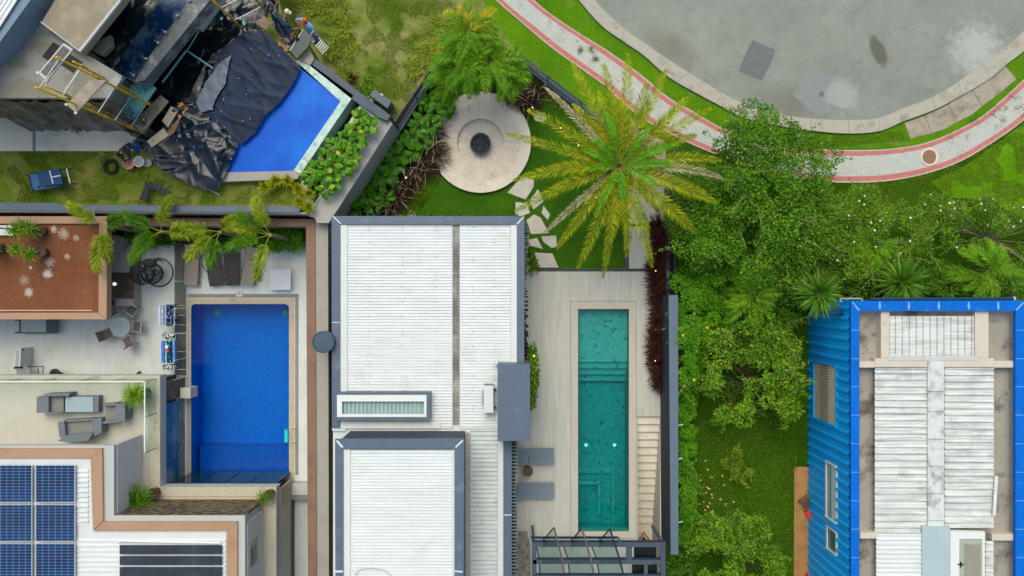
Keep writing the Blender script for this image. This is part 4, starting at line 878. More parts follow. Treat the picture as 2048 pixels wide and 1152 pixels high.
coping('coping', [[(-300, 897), (204, 897), (182, 916), (-300, 916)], [(204, 897.6), (206, 1043), (186, 1060), (182, 916.6)], [(206.6, 1043.6), (474, 1043.6), (454, 1061.6), (186.6, 1061.6)], [(474.4, 1044.2), (474.4, 1270), (454, 1270), (454, 1062.2)]], ZS + .12, ZS - .3, M_TAN, s)
RZ = ZS + .0
mb = MB(); mb.prism([(-300, 916.6), (181, 916.6), (186, 1062), (453, 1062), (453, 1270), (-300, 1270)], RZ + .02, RZ - .2); mb.build('roof_flashing', M_FLASH, s)
mb = MB(); ribbed(mb, 150, 937, 177, 1051, RZ + .03, .215, 'y', .05, .06); ribbed(mb, 151, 1076, 452, 1250, RZ + .03, .215, 'y', .04, .06); mb.build('roof_sheet', M_ROOFW, s)
# ---- solar panels
b = NB('solar cells'); uv = b.tc.outputs['UV']
mp = b.n.new("ShaderNodeMapping"); mp.inputs['Scale'].default_value = (6, 12, 1); b.L(uv, mp.inputs['Vector']); sp_ = b.n.new("ShaderNodeSeparateXYZ"); b.L(mp.outputs[0], sp_.inputs[0])
o = b.mix(b.ramp(b.noise(.8, 3), .3, .7), '#0b2850', '#103c70')
for k, th in (('X', .035), ('Y', .07)): o = b.mix(b.ramp(b.math('PINGPONG', sp_.outputs[k], .5), th * .6, th, .42, 0), o, '#b8c4d4')
M_CELL = b.fin(o, .3, .2)
M_ALU = mat('aluminium frame', '#c4ccd2', .4, .04, 3, metal=.4)
rows = [(930, 1005), (1009, 1083), (1087, 1162)]
lab = {(0, 0): 'leftmost column', (1, 0): 'right column'}
for ci, (x0, x1) in enumerate(((-12, 64), (71, 150))):
    for ri, (y0, y1) in enumerate(rows):
        t = thing('solar_module', 'dark blue solar panel on the white roof, %s, %s row' % (('left column', 'right column')[ci], ('top', 'middle', 'bottom')[ri]), 'solar panel', P((x0 + x1) / 2, (y0 + y1) / 2, RZ), 'solar panels on the lower left roof')
        z = RZ + .2; mb = MB(); mb.prism(rect(x0, y0, x1, y1), z, z - .05, [rect(x0 + 1.2, y0 + 1.2, x1 - 1.2, y1 - 1.2)]); mb.build('frame', M_ALU, t)
        mb = MB(); a, b_, c, d = (P(x, y, z - .008) for x, y in rect(x0 + 1, y0 + 1, x1 - 1, y1 - 1)); mb.quad(d, c, b_, a); mb.uv = {0: (0, 0), 1: (1, 0), 2: (1, 1), 3: (0, 1)}; mb.build('cells', M_CELL, t)
        mb = MB()
        for x in (x0 + 15, x1 - 15): a = P(x, y0 + 5, z - .12); c = P(x, y1 - 5, z - .12); mb.bar(a, c, .05, .08)
        mb.build('mount_rail', M_ALU, t)
M_MAT = mat('black solar mat', '#2c3440', .5, .12, 2, .3, 20, '#3a4657', (1.5, .5, .7), streak=(5, .4, .4))
for i, (y0, y1) in enumerate(((1091, 1108.5), (1113, 1130), (1135, 1170))):
    t = thing('solar_pool_heater', 'black rubber pool heating mat on the ribbed roof, %s of three' % ('top', 'middle', 'bottom')[i], 'solar heater', P(342, (y0 + y1) / 2, RZ), 'black pool heating mats')
    mb = MB(); mb.prism(rect(243, y0, 440, y1), RZ + .17, RZ + .1); mb.build('mat', M_MAT, t)
    mb = MB(); mb.tube([P(241, y0 - .5, RZ + .15), P(241, y1, RZ + .15)], .035, 8); mb.build('header_pipe', mat('navy pipe2', '#24344e', .5), t); mb = MB(); mb.tube([P(442, y0 - .5, RZ + .15), P(442, y1, RZ + .15)], .035, 8); mb.build('header_pipe', mat('navy pipe2', '#24344e', .5), t)
    if i == 0: mb = MB(); mb.tube([P(236, 1086, RZ + .15), P(241, 1082, RZ + .15), P(441, 1086, RZ + .15)], .04, 8); mb.build('feed_pipe', mat('white pvc', '#dfe2e2', .4), t)
# low annexe between the solar house and the brown wall
an = thing('glass_annexe', 'narrow strip with smoked glass roof beside the brown coped wall, at the bottom edge', 'annexe', P(590, 1070, 0))
mb = MB(); mb.prism(rect(583, 968, 617, 990), .5, 0); mb.build('step_wall', mat('pale step', '#bdc1bf', .7, .03), an)
mb = MB(); mb.prism([(583, 990.4), (617, 990.4), (617, 1000), (578, 1000)], .46, 0); mb.build('dark_step', M_DRAIN, an)
mb = MB(); mb.prism([(578, 1000), (584, 1000), (584, 1260), (578, 1260)], .5, 0); mb.build('frame', M_SLATE2, an)
# ---------------------------------------------------------------- fire pit patio and stepping stones
M_PATIO = mat('pale patio stone', '#ddd1c2', .75, .04, 1.2, .2, 16, '#a6967f', (1.6, .6, .8), isl=.05, streak=(3, 3, .15))
M_PATIO2 = mat('patio ring stone', '#d8cbba', .75, .05, 1.2, .2, 16, '#9b8a74', (1.6, .58, .8), isl=.06)
def ring(mb, c, r0, r1, z, zb, n, a0=0, a1=360, gap=.0018, sub=3):
    for i in range(n):
        s0 = R(a0 + (a1 - a0) * i / n) + gap / max(r0, .3) ; s1 = R(a0 + (a1 - a0) * (i + 1) / n) - gap / max(r0, .3)
        an_ = [s0 + (s1 - s0) * k / sub for k in range(sub + 1)]
        mb.wprism([(c.x + r1 * math.cos(q), c.y + r1 * math.sin(q)) for q in an_] + [(c.x + r0 * math.cos(q), c.y + r0 * math.sin(q)) for q in reversed(an_)], z, zb)
fc = P(961, 284.5, .2); FR = 101 * .025 * .995
fp = thing('fire_pit_patio', 'round pale stone patio with sunken rings around a dark fire bowl', 'patio', (fc.x, fc.y, 0))
mb = MB(); ring(mb, fc, 1.98, FR, .22, 0, 26); mb.build('outer_ring', M_PATIO, fp)
mb = MB(); ring(mb, fc, 1.16, 1.975, .2, 0, 22, -88, 2); ring(mb, fc, 1.16, 1.975, .225, 0, 18, 2, 180); ring(mb, fc, 1.16, 1.975, .205, 0, 14, 180, 272); mb.build('seat_ring', M_PATIO2, fp)
mb = MB(); ring(mb, fc, .5, 1.155, .06, 0, 20); mb.build('sunken_ring', mat('inner patio stone', '#dacdbd', .75, .04, 1.2, .2, 16, '#a8744c', (1.0, .68, .8), isl=.06), fp)
t = thing('fire_bowl', 'round black fire bowl filled with dark lava stones, in the centre of the patio', 'fire bowl', (fc.x, fc.y, .06))
c = P(961, 288, .45); c.z = 0
mb = MB(); mb.lathe(c, [(.38, .06), (.5, .3), (.52, .46), (.45, .47), (.42, .38), (.3, .34), (0, .34)], 40); mb.build('bowl', mat('charcoal bowl', '#333c42', .5, .08, 3), t, True)
mb = MB()
for i in range(170):
    a = random.uniform(0, 6.28); r_ = .39 * math.sqrt(random.random()); s_ = random.uniform(.02, .045); mb.lathe((c.x + r_ * math.cos(a), c.y + r_ * math.sin(a), .37), [(s_ * .6, -s_), (s_, 0), (s_ * .5, s_ * .8), (0, s_ * .9)], 5)
st_o = mb.build('lava_stones', mat('lava rock', '#3b4145', .8, .2, 5, isl=.5), t); st_o['kind'] = 'stuff'
M_STEP = mat('stepping stone', '#c9c2b6', .85, .08, 1.5, .2, 16, '#a89f93', (2.2, .55, .75), streak=(2, 9, .25), bump=.3, bs=10)
stones = [([(1046, 351), (1068, 360), (1067, 374), (1051, 399), (1032, 392), (1015, 385)], 'large stepping stone just off the lower right of the round patio'),
 ([(1076, 378), (1087, 403), (1067, 419), (1059, 402)], 'pointed stepping stone below a palm frond tip'), ([(1031, 404), (1054, 406), (1060, 426), (1044, 432), (1031, 431)], 'stepping stone touching the top right roof corner'),
 ([(1087, 411), (1100, 429), (1096, 440), (1083, 426)], 'smallest narrow stepping stone in the lawn'), ([(1068, 429), (1081, 435), (1098, 466), (1062, 468), (1053, 440)], 'wide five sided stepping stone right of the roof corner'),
 ([(1083, 473), (1112, 471), (1114, 493), (1103, 496), (1087, 484)], 'stepping stone under the lower left palm frond'), ([(1058, 479), (1074, 476), (1086, 498), (1059, 491)], 'thin wedge shaped stepping stone beside the eave fins'),
 ([(1069, 505), (1105, 507), (1117, 535), (1078, 535)], 'stepping stone nearest the deck'), ([(814, 423), (824, 420), (832, 424), (830, 440), (814, 440)], 'stepping stone half hidden by the north eave of the white roof'),
 ([(1066, 228), (1088, 225), (1093, 238), (1085, 245), (1070, 241)], 'stepping stone between the dark grass and the palm')]
for q, l in stones:
    mb = MB(); cx = sum(p[0] for p in q) / len(q); cy = sum(p[1] for p in q) / len(q); mb.prism(q, .03, -.01); o = mb.build('stepping_stone', M_STEP); tag(o, l, 'stepping stone', 'stepping stones in the garden lawn')
# small garden lights
M_WARM = emit('warm lamp', '#ffd890', 6)
for i, (x, y, l) in enumerate(((1121, 256, 'tiny lit spotlight left of the palm, farthest up the bed'), (1157, 290, 'tiny lit spotlight between two palm fronds, near the trunk'), (1192, 395, 'tiny lit spotlight in the lawn below the palm'), (1065, 215, 'tiny lit spotlight in the dark grass beside the patio'), (812, 355, 'tiny lit spotlight in the dark grass left of the patio'), (1311, 542, 'tiny lit spotlight among the upper burgundy plants'), (1311, 660, 'tiny lit spotlight in the middle of the burgundy row'), (1311, 722, 'tiny lit spotlight towards the lower end of the burgundy row'))):
    z = .5 if i > 2 else .3
    t = thing('garden_spotlight', l, 'garden light', P(x, y, 0), 'small garden spotlights'); c = P(x, y, z)
    mb = MB(); mb.tube([(c.x, c.y, 0), (c.x, c.y, z)], .02, 6); mb.lathe((c.x, c.y, z - .05), [(.02, 0), (.045, .05), (.04, .051)], 10); mb.build('stake', M_FIN, t); mb = MB(); mb.lathe((c.x, c.y, z), [(.03, 0), (0, .02)], 10); mb.build('bulb', M_WARM, t)
t = thing('wall_lantern', 'small lit brown lantern above the climbing plant on the house wall', 'lantern', P(1066, 712, 2)); mb = MB(); c = P(1067, 711, 2.2)
mb.box(c, (.22, .24, .2)); mb.build('housing', mat('bronze', '#4a3320', .5, .1), t, bevel=.02); mb = MB(); mb.lathe(c + Vector((0, 0, .1)), [(.06, 0), (0, .03)], 10); mb.build('bulb', M_WARM, t)

# ---------------------------------------------------------------- furniture by the teal pool
M_SLING = mat('grey sling fabric', '#71808c', .7, .05, 1, .15, 30)
def lounger(label, x, y, group, mf, mfr, L_=1.75, W_=.66, rz=0, z0=0, px=None):
    t = thing('sun_lounger', label, 'sun lounger', (0, 0, 0), group)
    mb = MB(); mb.box((.32, 0, .35), (L_ - .62, W_ - .04, .025)); mb.build('seat', mf, t)
    mb = MB(); mb.box((-L_ / 2 + .26, 0, .44), (.62, W_ - .04, .025), M=Matrix.Rotation(R(18), 3, 'Y')); mb.build('backrest', mf, t)
    for s_ in (-1, 1):
        mb = MB(); mb.bar((-L_ / 2 + .5, s_ * W_ / 2, .34), (L_ / 2 + .02, s_ * W_ / 2, .34), .03, .04); mb.bar((-L_ / 2 + .5, s_ * W_ / 2, .35), (-L_ / 2 - .04, s_ * W_ / 2, .54), .03, .04); mb.build('frame', mfr, t)
        for xx in (-L_ / 2 + .35, L_ / 2 - .12): mb = MB(); mb.box((xx, s_ * (W_ / 2 - .02), .17), (.04, .04, .33)); mb.build('leg', mfr, t)
    t.location = P(x, y, z0) ; t.rotation_euler = (0, 0, rz); return t
M_GFR = mat('grey frame', '#8b979f', .4, .04)
lounger('upper grey sling sun lounger beside the teal pool, head under the eave', 1070, 909, 'grey loungers by the teal pool', M_SLING, M_GFR, 1.84, .78)
lounger('lower grey sling sun lounger beside the teal pool, below the wood stump', 1070, 977, 'grey loungers by the teal pool', M_SLING, M_GFR, 1.84, .78)
t = thing('stump_table', 'round wooden stump side table between the two grey loungers', 'side table', P(1056, 942, 0)); c = P(1056, 943, .4); c.z = 0
mb = MB(); mb.lathe(c, [(.2, 0), (.23, .08), (.22, .2), (.24, .36), (.225, .4), (.05, .395), (0, .395)], 26); mb.build('stump', mat('stump wood', '#8a735c', .8, .12, 4, .3, 18, '#6a5543', (4, .5, .65)), t, True)
mb = MB(); mb.lathe(c, [(.235, .33), (.25, .36), (.235, .41), (.21, .41)], 26); mb.build('bark_rim', mat('bark', '#5f4c3c', .9, .2, 8), t)
# glass pergola
M_PF = mat('pergola metal', '#434f5e', .45, .05, 1, .1); M_PD = mat('pergola dark metal', '#14283a', .4, .08, 2)
pg = thing('glass_pergola', 'slate metal pergola with tilted glass panes over the end of the teal pool', 'pergola', P(1195, 1120, 0)); zp = 2.9
for q in (rect(1064, 1085, 1331, 1094), rect(1066, 1120, 1322, 1128), rect(1066, 1151, 1322, 1160), rect(1064, 1094.5, 1073, 1200), rect(1321.6, 1094.5, 1331, 1200), rect(1253, 1094.5, 1264, 1119.5), rect(1288, 1128.5, 1295, 1150)):
    mb = MB(); mb.prism(q, zp + .06, zp - .14); mb.build('beam', M_PF, pg)
for q in (rect(1064, 1081.6, 1327, 1084.6), rect(1072, 1116, 1322, 1119.4), rect(1072, 1147.5, 1322, 1150.6), rect(1062, 1074, 1236, 1078)):
    mb = MB(); mb.prism(q, zp - .02, zp - .14); mb.build('dark_beam', M_PD, pg)
mb = MB(); mb.bar(P(1062, 1074, zp), P(1066, 1090, zp), .05, .1); mb.bar(P(1235, 1074, zp), P(1242, 1085, zp), .1, .1); mb.build('bracket', M_PF, pg)
for x, y in ((1068, 1090), (1327, 1090)): mb = MB(); c = P(x, y, zp); mb.box((c.x, c.y, (zp - .15) / 2), (.12, .12, zp - .15)); mb.build('post', M_PF, pg)
M_PANE = glassmat('pale green glass', '#d4e4dc', .05, 2.2)
M_BR = mat('brown grey frame', '#5c5650', .5, .05)
for i, (dx, fr) in enumerate(((0, M_BR), (56, M_BR), (112, M_PD))):
    dd = i * 1.5
    A = P(1085 + dx, 1082 + dd * .2, zp + .02); B = P(1108 + dx + i * 0, 1055 + dd, zp + .45); C_ = P(1124 + dx + dd, 1118, zp + .42); D = P(1078 + dx + dd, 1117, zp + .02)
    E = P(1128 + dx + dd * 2, 1146, zp + .38); F = P(1080 + dx + dd * 2, 1148, zp + .02); A2 = P(1073 + dx + (i > 0) * -2, 1092, zp + .02)
    sa = MB(); sa.bar(A, B, .05, .06); sh = sa.build('sash', M_PD, pg)
    mb = MB(); mb.bar(B, C_, .085, .05); mb.bar(C_, E, .085, .05); mb.build('bar', fr, sh)
    mb = MB(); mb.bar(A2, D, .06, .06); mb.bar(D, F, .06, .06); mb.build('bar', M_PD, sh)
    if True: mb = MB(); mb.bar(E, E + Vector((-.3, -.25, -.05)), .05); mb.build('stay', M_PD, sh)
    mb = MB(); mb.add([A2, A, B, C_, D], [(0, 4, 3, 2, 1)]); mb.add([D, C_, E, F], [(0, 3, 2, 1)]); mb.build('pane', M_PANE, sh)
mb = MB(); mb.prism(rect(1268, 1094.6, 1312, 1119), zp - .3, zp - .34); mb.prism(rect(1264, 1129, 1288, 1150), zp - .3, zp - .34); mb.prism(rect(1295.5, 1129, 1314, 1150), zp - .3, zp - .34); mb.build('void_dark', mat('painted void black', '#0a0f12', .3, .1, 2, bump=.5, bs=4), pg)  # opaque black sheets paint the dark of the void between the pergola beams
t = thing('pebble_bed', 'strip of rough pale stones between the eave fins and the pergola', 'pebbles', P(1045, 1110, 0)); 
mb = MB(); draped(mb, [(1022, 1062), (1054, 1062), (1060, 1090), (1064, 1240), (1020, 1240)], lambda x, y: .05 + .09 * noise.cell(Vector((x * 6, y * 6, 0))) * 0 + .08 * abs(noise.noise(Vector((x * 5, y * 5, 0)))), .07, 0); mb.build('stones', mat('rough pale stone', '#a59b8e', .9, .15, 4, .5, 14, '#7d7468', (6, .5, .62), bump=1, bs=10, bd=.06), t, True)

# ---------------------------------------------------------------- mosaic pool terrace furniture
M_TAUPE = mat('taupe sling', '#9d9086', .75, .05, 2, .15, 40); M_BRN = mat('dark wicker', '#4d4446', .7, .15, 3, .5, 40); M_FRB = mat('brown frame', '#4a4446', .5, .05)
G = 'loungers under the palms of the pool terrace'
lounger('taupe sling lounger nearest the glass fence, its backrest folded towards the palms', 389, 531, G, M_TAUPE, M_FRB, 1.95, .72, R(-94))
def wlounger(label, x, y, rz):
    t = thing('wicker_lounger', label, 'sun lounger', (0, 0, 0), G); prof = [(-1.0, .62), (-.75, .5), (-.4, .36), (-.1, .3), (.25, .36), (.6, .36), (.95, .3)]
    mb = MB(); n = len(prof); mb.add([(u, s_ * .33, z) for u, z in prof for s_ in (-1, 1)], [(2 * i, 2 * i + 2, 2 * i + 3, 2 * i + 1) for i in range(n - 1)]); mb.add([(u, s_ * .33, z - .03) for u, z in prof for s_ in (-1, 1)], [(2 * i, 2 * i + 1, 2 * i + 3, 2 * i + 2) for i in range(n - 1)]); mb.build('seat', M_BRN, t, True)
    for s_ in (-1, 1):
        mb = MB(); mb.tube([(u, s_ * .34, z) for u, z in prof], .02, 6); mb.build('frame', M_FRB, t)
        mb = MB(); mb.tube([(-.62, s_ * .34, .42), (-.55, s_ * .42, .62), (-.2, s_ * .45, .66), (.1, s_ * .42, .5), (.2, s_ * .34, .34)], .025, 6); mb.build('armrest', M_FRB, t, True)
        for u in (-.5, .7): mb = MB(); mb.tube([(u, s_ * .32, .33), (u + .03, s_ * .33, 0)], .018, 6); mb.build('leg', M_FRB, t)
    t.location = P(x, y, 0); t.rotation_euler = (0, 0, rz); return t
wlounger('left dark wicker lounger with curved arms under the palm frond', 433, 534, R(-82)); wlounger('right dark wicker lounger with curved arms', 468, 533, R(-88))
lounger('taupe sling lounger on the right of the four, tilted', 505, 533, G, M_TAUPE, M_FRB, 1.85, .68, R(-100))
t = thing('square_table', 'low square white table on the terrace right of the loungers', 'table', P(560, 559, 0))
mb = MB(); mb.prism(rect(539, 538, 581.5, 580), .36, .3); mb.build('tabletop', mat('white laminate', '#ced3da', .35, .02, 1), t, bevel=.01)
for x, y in ((543, 542), (577, 542), (543, 576), (577, 576)): mb = MB(); c = P(x, y, 0); mb.box((c.x, c.y, .15), (.06, .06, .3)); mb.build('leg', MATS['white laminate'], t)
t = thing('floor_drain_box', 'small cream square plate in the grey strip above the mosaic pool', 'drain cover', P(479, 588, 0)); mb = MB(); mb.prism(rect(472.5, 581.5, 485, 593.5), .05, 0); mb.build('plate', mat('cream plate', '#cfc8ae', .6, .05), t); mb = MB(); mb.lathe(P(478, 587.5, .05), [(.03, 0), (.03, .02), (0, .02)], 10); mb.build('knob', M_FIN, t)
# dining set
M_ALF = mat('champagne frame', '#b7b2aa', .4, .04, metal=.2)
def dchair():
    t = thing('dining_chair', 'x', 'chair', (0, 0, 0), 'chairs around the round glass table')
    mb = MB(); mb.box((0, 0, .44), (.46, .46, .02)); mb.build('seat', mat('brown sling', '#7a6f6a', .75, .06, 2, .2, 40), t)
    mb = MB(); mb.box((-.27, 0, .68), (.02, .46, .42), M=Matrix.Rotation(R(-22), 3, 'Y')); mb.build('backrest', MATS['brown sling'], t)
    for s_ in (-1, 1):
        mb = MB(); mb.tube([(.24, s_ * .25, .45), (-.22, s_ * .25, .45), (-.38, s_ * .25, .92)], .017, 6); mb.build('frame', M_ALF, t)
        mb = MB(); mb.tube([(.26, s_ * .26, .0), (.24, s_ * .26, .64), (-.26, s_ * .26, .66)], .016, 6); mb.build('armrest', M_ALF, t)
        mb = MB(); mb.tube([(.26, s_ * .25, 0), (.24, s_ * .25, .45)], .014, 6); mb.build('leg', M_ALF, t); mb = MB(); mb.tube([(-.3, s_ * .25, 0), (-.22, s_ * .25, .45)], .014, 6); mb.build('leg', M_ALF, t)
    mb = MB(); mb.bar((.24, -.25, .45), (.24, .25, .45), .05, .03); mb.bar((-.38, -.25, .9), (-.38, .25, .9), .03, .03); mb.build('crossbar', mat('pale crossbar', '#d2d0ca', .4), t); return t
tc_ = P(240, 654, .73); ch = dchair(); first = True
for x, y, l in ((228, 622, 'dining chair half under the tan coping, upper left of the glass table'), (264, 621, 'dining chair with brown sling seat, upper right of the glass table'), (275, 653, 'dining chair directly right of the glass table'), (216, 668, 'dining chair at the lower left of the glass table'), (257, 682, 'dining chair below the glass table, turned away')):
    p = P(x, y, .45); rz = math.atan2(tc_.y - p.y, tc_.x - p.x)
    if first: o = ch; first = False
    else: o = copy_tree(ch)
    o.location = (p.x, p.y, 0); o.rotation_euler = (0, 0, rz + random.uniform(-.15, .15)); o['label'] = l
t = thing('round_table', 'round glass dining table with five chairs on the terrace', 'table', P(240, 654, 0))
mb = MB(); mb.lathe((tc_.x, tc_.y, .72), [(.0, 0), (.475, 0), (.475, .012), (0, .012)], 40); mb.build('glass_top', mat('frosted table glass', '#a9b9b8', .1, .05, 2, spec=.6), t)
mb = MB(); k = [(tc_.x + .48 * math.cos(a * .2618), tc_.y + .48 * math.sin(a * .2618), .725) for a in range(25)]; mb.tube(k, .016, 6); mb.build('rim', mat('pale rim', '#c9cfcd', .3), t)
for a in range(4): mb = MB(); q_ = a * 1.57 + .6; mb.tube([(tc_.x + .36 * math.cos(q_), tc_.y + .36 * math.sin(q_), .71), (tc_.x + .42 * math.cos(q_), tc_.y + .42 * math.sin(q_), 0)], .016, 6); mb.build('leg', M_ALF, t)
mb = MB(); mb.lathe((tc_.x, tc_.y, .733), [(.03, 0), (.03, .01), (0, .01)], 12); mb.build('cap', M_FIN, t)
# hanging chair fallen look: ring base and woven ball
t = thing('wicker_egg_chair', 'black woven egg chair hanging over a large round base ring', 'chair', P(300, 545, 0))
M_WIK = mat('black wicker', '#1c2428', .45, .1, 4)
c = P(318, 545, .03); mb = MB(); rr = 28 * .025; mb.tube([(c.x + rr * math.cos(a * .262), c.y + rr * math.sin(a * .262), .03) for a in range(25)], .032, 8); mb.build('base_ring', M_WIK, t, True)
mb = MB(); c0 = P(325, 524, .05); mb.tube([c0, P(322, 521, .8), P(316, 520, 1.6), P(306, 526, 2.05), P(298, 536, 1.95)], .03, 8); mb.build('pole', M_WIK, t, True)
for cx, cy, cz, ra, nm in ((285, 546, .95, .58, 'basket'), (304, 547, .8, .52, 'woven_cushion_shell')):
    mb = MB(); cc = P(cx, cy, cz)
    for i in range(26):
        nrm = Vector((random.gauss(0, 1), random.gauss(0, 1), random.gauss(0, .7))).normalized(); off = random.uniform(-.75, .75); r2 = math.sqrt(1 - off * off); u = nrm.orthogonal().normalized(); v = nrm.cross(u); a0 = random.uniform(0, 6.28); L_ = random.uniform(2.2, 6.28)
        mb.tube([cc + Vector(((nrm * off + (u * math.cos(a0 + L_ * k / 14) + v * math.sin(a0 + L_ * k / 14)) * r2))[:]) * ra for k in range(15)], .011, 4)
    ring_ = [cc + Vector((ra * math.cos(a * .262), ra * math.sin(a * .262) * 1.0, 0)) for a in range(25)]; mb.tube(ring_, .018, 5); mb.build(nm, M_WIK, t)
cc = P(301, 526, 1.1); mb = MB(); mb.lathe(cc, [(.05, -.05), (.3, 0), (.36, .08), (.2, .16), (0, .17)], 20, 1, .6); mb.build('cushion', mat('grey cushion', '#3c4246', .9, .15, 4), t, True)
# drying racks with towels
def cloth(mb, x0, y0, x1, y1, z, hang=.35, amp=.03):
    a, c = P(x0, y0, z), P(x1, y1, z); n, m = 7, 10; X0, X1, Y0, Y1 = a.x, c.x, c.y, a.y; vs = []
    for i in range(n + 1):
        for j in range(m + 1):
            u, v = i / n, j / m; e = abs(2 * u - 1); vs.append((X0 + (X1 - X0) * u, Y0 + (Y1 - Y0) * v + random.uniform(-.01, .01), z - hang * e ** 4 + amp * math.sin(v * 17 + u * 3 + x0) * .6))
    mb.add(vs, [(i * (m + 1) + j, (i + 1) * (m + 1) + j, (i + 1) * (m + 1) + j + 1, i * (m + 1) + j + 1) for i in range(n) for j in range(m)])
for (x0, y0, x1, y1, l) in ((315, 608, 352, 653, 'upper clothes airer with white and navy towels, beside the glass fence'), (320, 664, 353, 742, 'lower clothes airer with blue towels, nearer the balcony')):
    t = thing('clothes_airer', l, 'clothes rack', P((x0 + x1) / 2, (y0 + y1) / 2, 0))
    for x in (x0 + 2, x1 - 2): mb = MB(); mb.bar(P(x, y0 + 2, .95), P(x, y1 - 2, .95), .02); mb.build('rail', MATS['white metal'], t)
    for y in (y0 + 3, (y0 + y1) / 2, y1 - 3): mb = MB(); mb.bar(P(x0, y, .94), P(x1 + 18, y, .94), .015); mb.build('wire', MATS['white metal'], t)
    for x, y in ((x0 + 2, y0 + 3), (x1 - 2, y0 + 3), (x0 + 2, y1 - 3), (x1 - 2, y1 - 3)): mb = MB(); a = P(x, y, .94); mb.bar(a, Vector((a.x, a.y, 0)), .02); mb.build('leg', MATS['white metal'], t)
def pattern(name, c1, c2, sc, th=.5):
    b = NB(name); b.fin(b.mix(b.ramp(b.noise(sc, 3, .6, b.scl(2.5, 1, 1)), th, th + .03), c1, c2), .9, .1); MATS[name] = b.m; return b.m
tw = [((316, 611, 321, 649), '#c8d0f0', '#dde0f6', 'plain pale lilac towel on the outer edge of the upper airer'), ((322, 611, 328, 650), '#9aa4d0', '#e2e2f0', 'narrow striped lilac towel on the upper airer'), ((329, 609, 345, 652), '#12274e', '#8aa0cc', 'navy towel with pale blotches on the upper airer'), ((346, 609, 352, 652), '#060c16', '#d8dce6', 'black and white towel nearest the glass fence'),
 ((321, 665, 351, 679), '#07101a', '#dfe6e4', 'black and white patterned towel at the top of the lower airer'), ((321, 681, 329, 726), '#3c78d8', '#86aae8', 'left blue towel on the lower airer'), ((330, 681, 343, 726), '#0b4a50', '#4aa6d8', 'teal towel with a red and white mark on the lower airer'), ((344, 681, 351, 726), '#6f92e6', '#9ab4f0', 'right light blue towel on the lower airer'), ((322, 728, 352, 741), '#05090f', '#c9d4dc', 'black and white patterned towel at the bottom of the lower airer')]
for i, (q_, c1, c2, l) in enumerate(tw):
    mb = MB(); cloth(mb, *q_, 1.0 + .01 * i, .1 if q_[2] - q_[0] < 12 else .2); o = mb.build('towel', pattern('towel %d' % i, c1, c2, 9 if i in (3, 4, 8) else 6, .5 if i in (3, 4, 8) else .56), None, True); tag(o, l, 'towel', 'towels on the clothes airers')
    if i == 6:
        m2 = MB(); m2.box(P(334, 700, 1.13), (.13, .2, .01), .3); m2.build('red_mark', mat('red print', '#d84a30', .9), o); m2 = MB(); m2.lathe(P(333, 694, 1.12), [(.09, 0), (.07, .03), (0, .04)], 12); m2.build('white_mark', mat('white print', '#dfe6e8', .9), o)
# table, grill and small things near the gravel building / balcony edge
t = thing('glass_top_bench', 'low dark framed table with a glass top under the gravel roof edge', 'table', P(75, 654, 0))
mb = MB(); mb.prism(rect(38, 636, 114, 667), .45, .38); mb.build('frame', mat('charcoal metal', '#4b525a', .5, .06), t); mb = MB(); mb.prism(rect(42, 637, 92, 664.5), .462, .452); mb.build('glass', mat('blueish glass', '#a2b0b6', .1, .1, 1.2), t)
for x, y in ((40, 640), (112, 640), (40, 665), (112, 665)): mb = MB(); c = P(x, y, 0); mb.box((c.x, c.y, .19), (.06, .06, .38)); mb.build('leg', MATS['charcoal metal'], t)
t = thing('portable_fan_heater', 'tall white louvred appliance standing beside the balcony edge', 'appliance', P(36, 716, 0))
mb = MB(); mb.prism([(31, 697), (42, 697), (40, 733), (28, 732)], 1.0, .08); mb.build('casing', mat('white shell', '#cfd6d2', .4, .03), t); mb = MB()
for i in range(16): y = 700 + i * 2; x = 35.5 - i * .12; mb.prism(rect(x - 3.4, y, x + 3.4, y + 1.1), 1.012, .98)
mb.build('louvres', mat('grey louvre', '#7d8c92', .5), t); mb = MB(); mb.prism(rect(28, 733, 38, 738), .3, 0); mb.prism([(40, 698), (47, 699), (47, 701), (41, 701)], .9, .85); mb.build('foot', M_FIN, t)
t = thing('folding_table', 'dark folded camping table at the balcony edge below the white appliance', 'table', P(60, 740, 0)); mb = MB(); mb.prism([(33, 737), (60, 736), (60, 760), (33, 760)], .7, .66); mb.build('top', mat('grey board', '#8a8f93', .6), t)
for a, c in (((34, 734), (88, 733)), ((87, 733), (85, 752)), ((76, 736), (78, 756))): mb = MB(); mb.tube([P(*a, .6), P(*c, .6)], .02, 6); mb.build('tube', M_FIN, t)
t = thing('round_stool', 'round black stool half hidden under the balcony edge', 'stool', P(110, 748, 0)); mb = MB(); c = P(110, 749, .6); mb.lathe((c.x, c.y, 0), [(.05, .0), (.05, .5), (.28, .55), (.29, .6), (.2, .62), (0, .6)], 26); mb.build('seat', M_FIN, t, True)
t = thing('dustpan', 'small dark handle lying on the terrace beside the balcony corner', 'handle', P(276, 745, 0)); mb = MB(); mb.bar(P(272, 749, .05), P(281, 743, .05), .06, .04); mb.bar(P(276, 746.5, .06), P(281, 743, .06), .1, .05); mb.build('handle', M_FIN, t)
t = thing('white_box', 'small white box between the smoked glass fence and the stone pier', 'box', P(366, 787, 0)); mb = MB(); mb.prism(rect(360, 776, 381, 797), .9, 0); mb.build('box', mat('cream box', '#c9c5b4', .6, .04), t, bevel=.02)
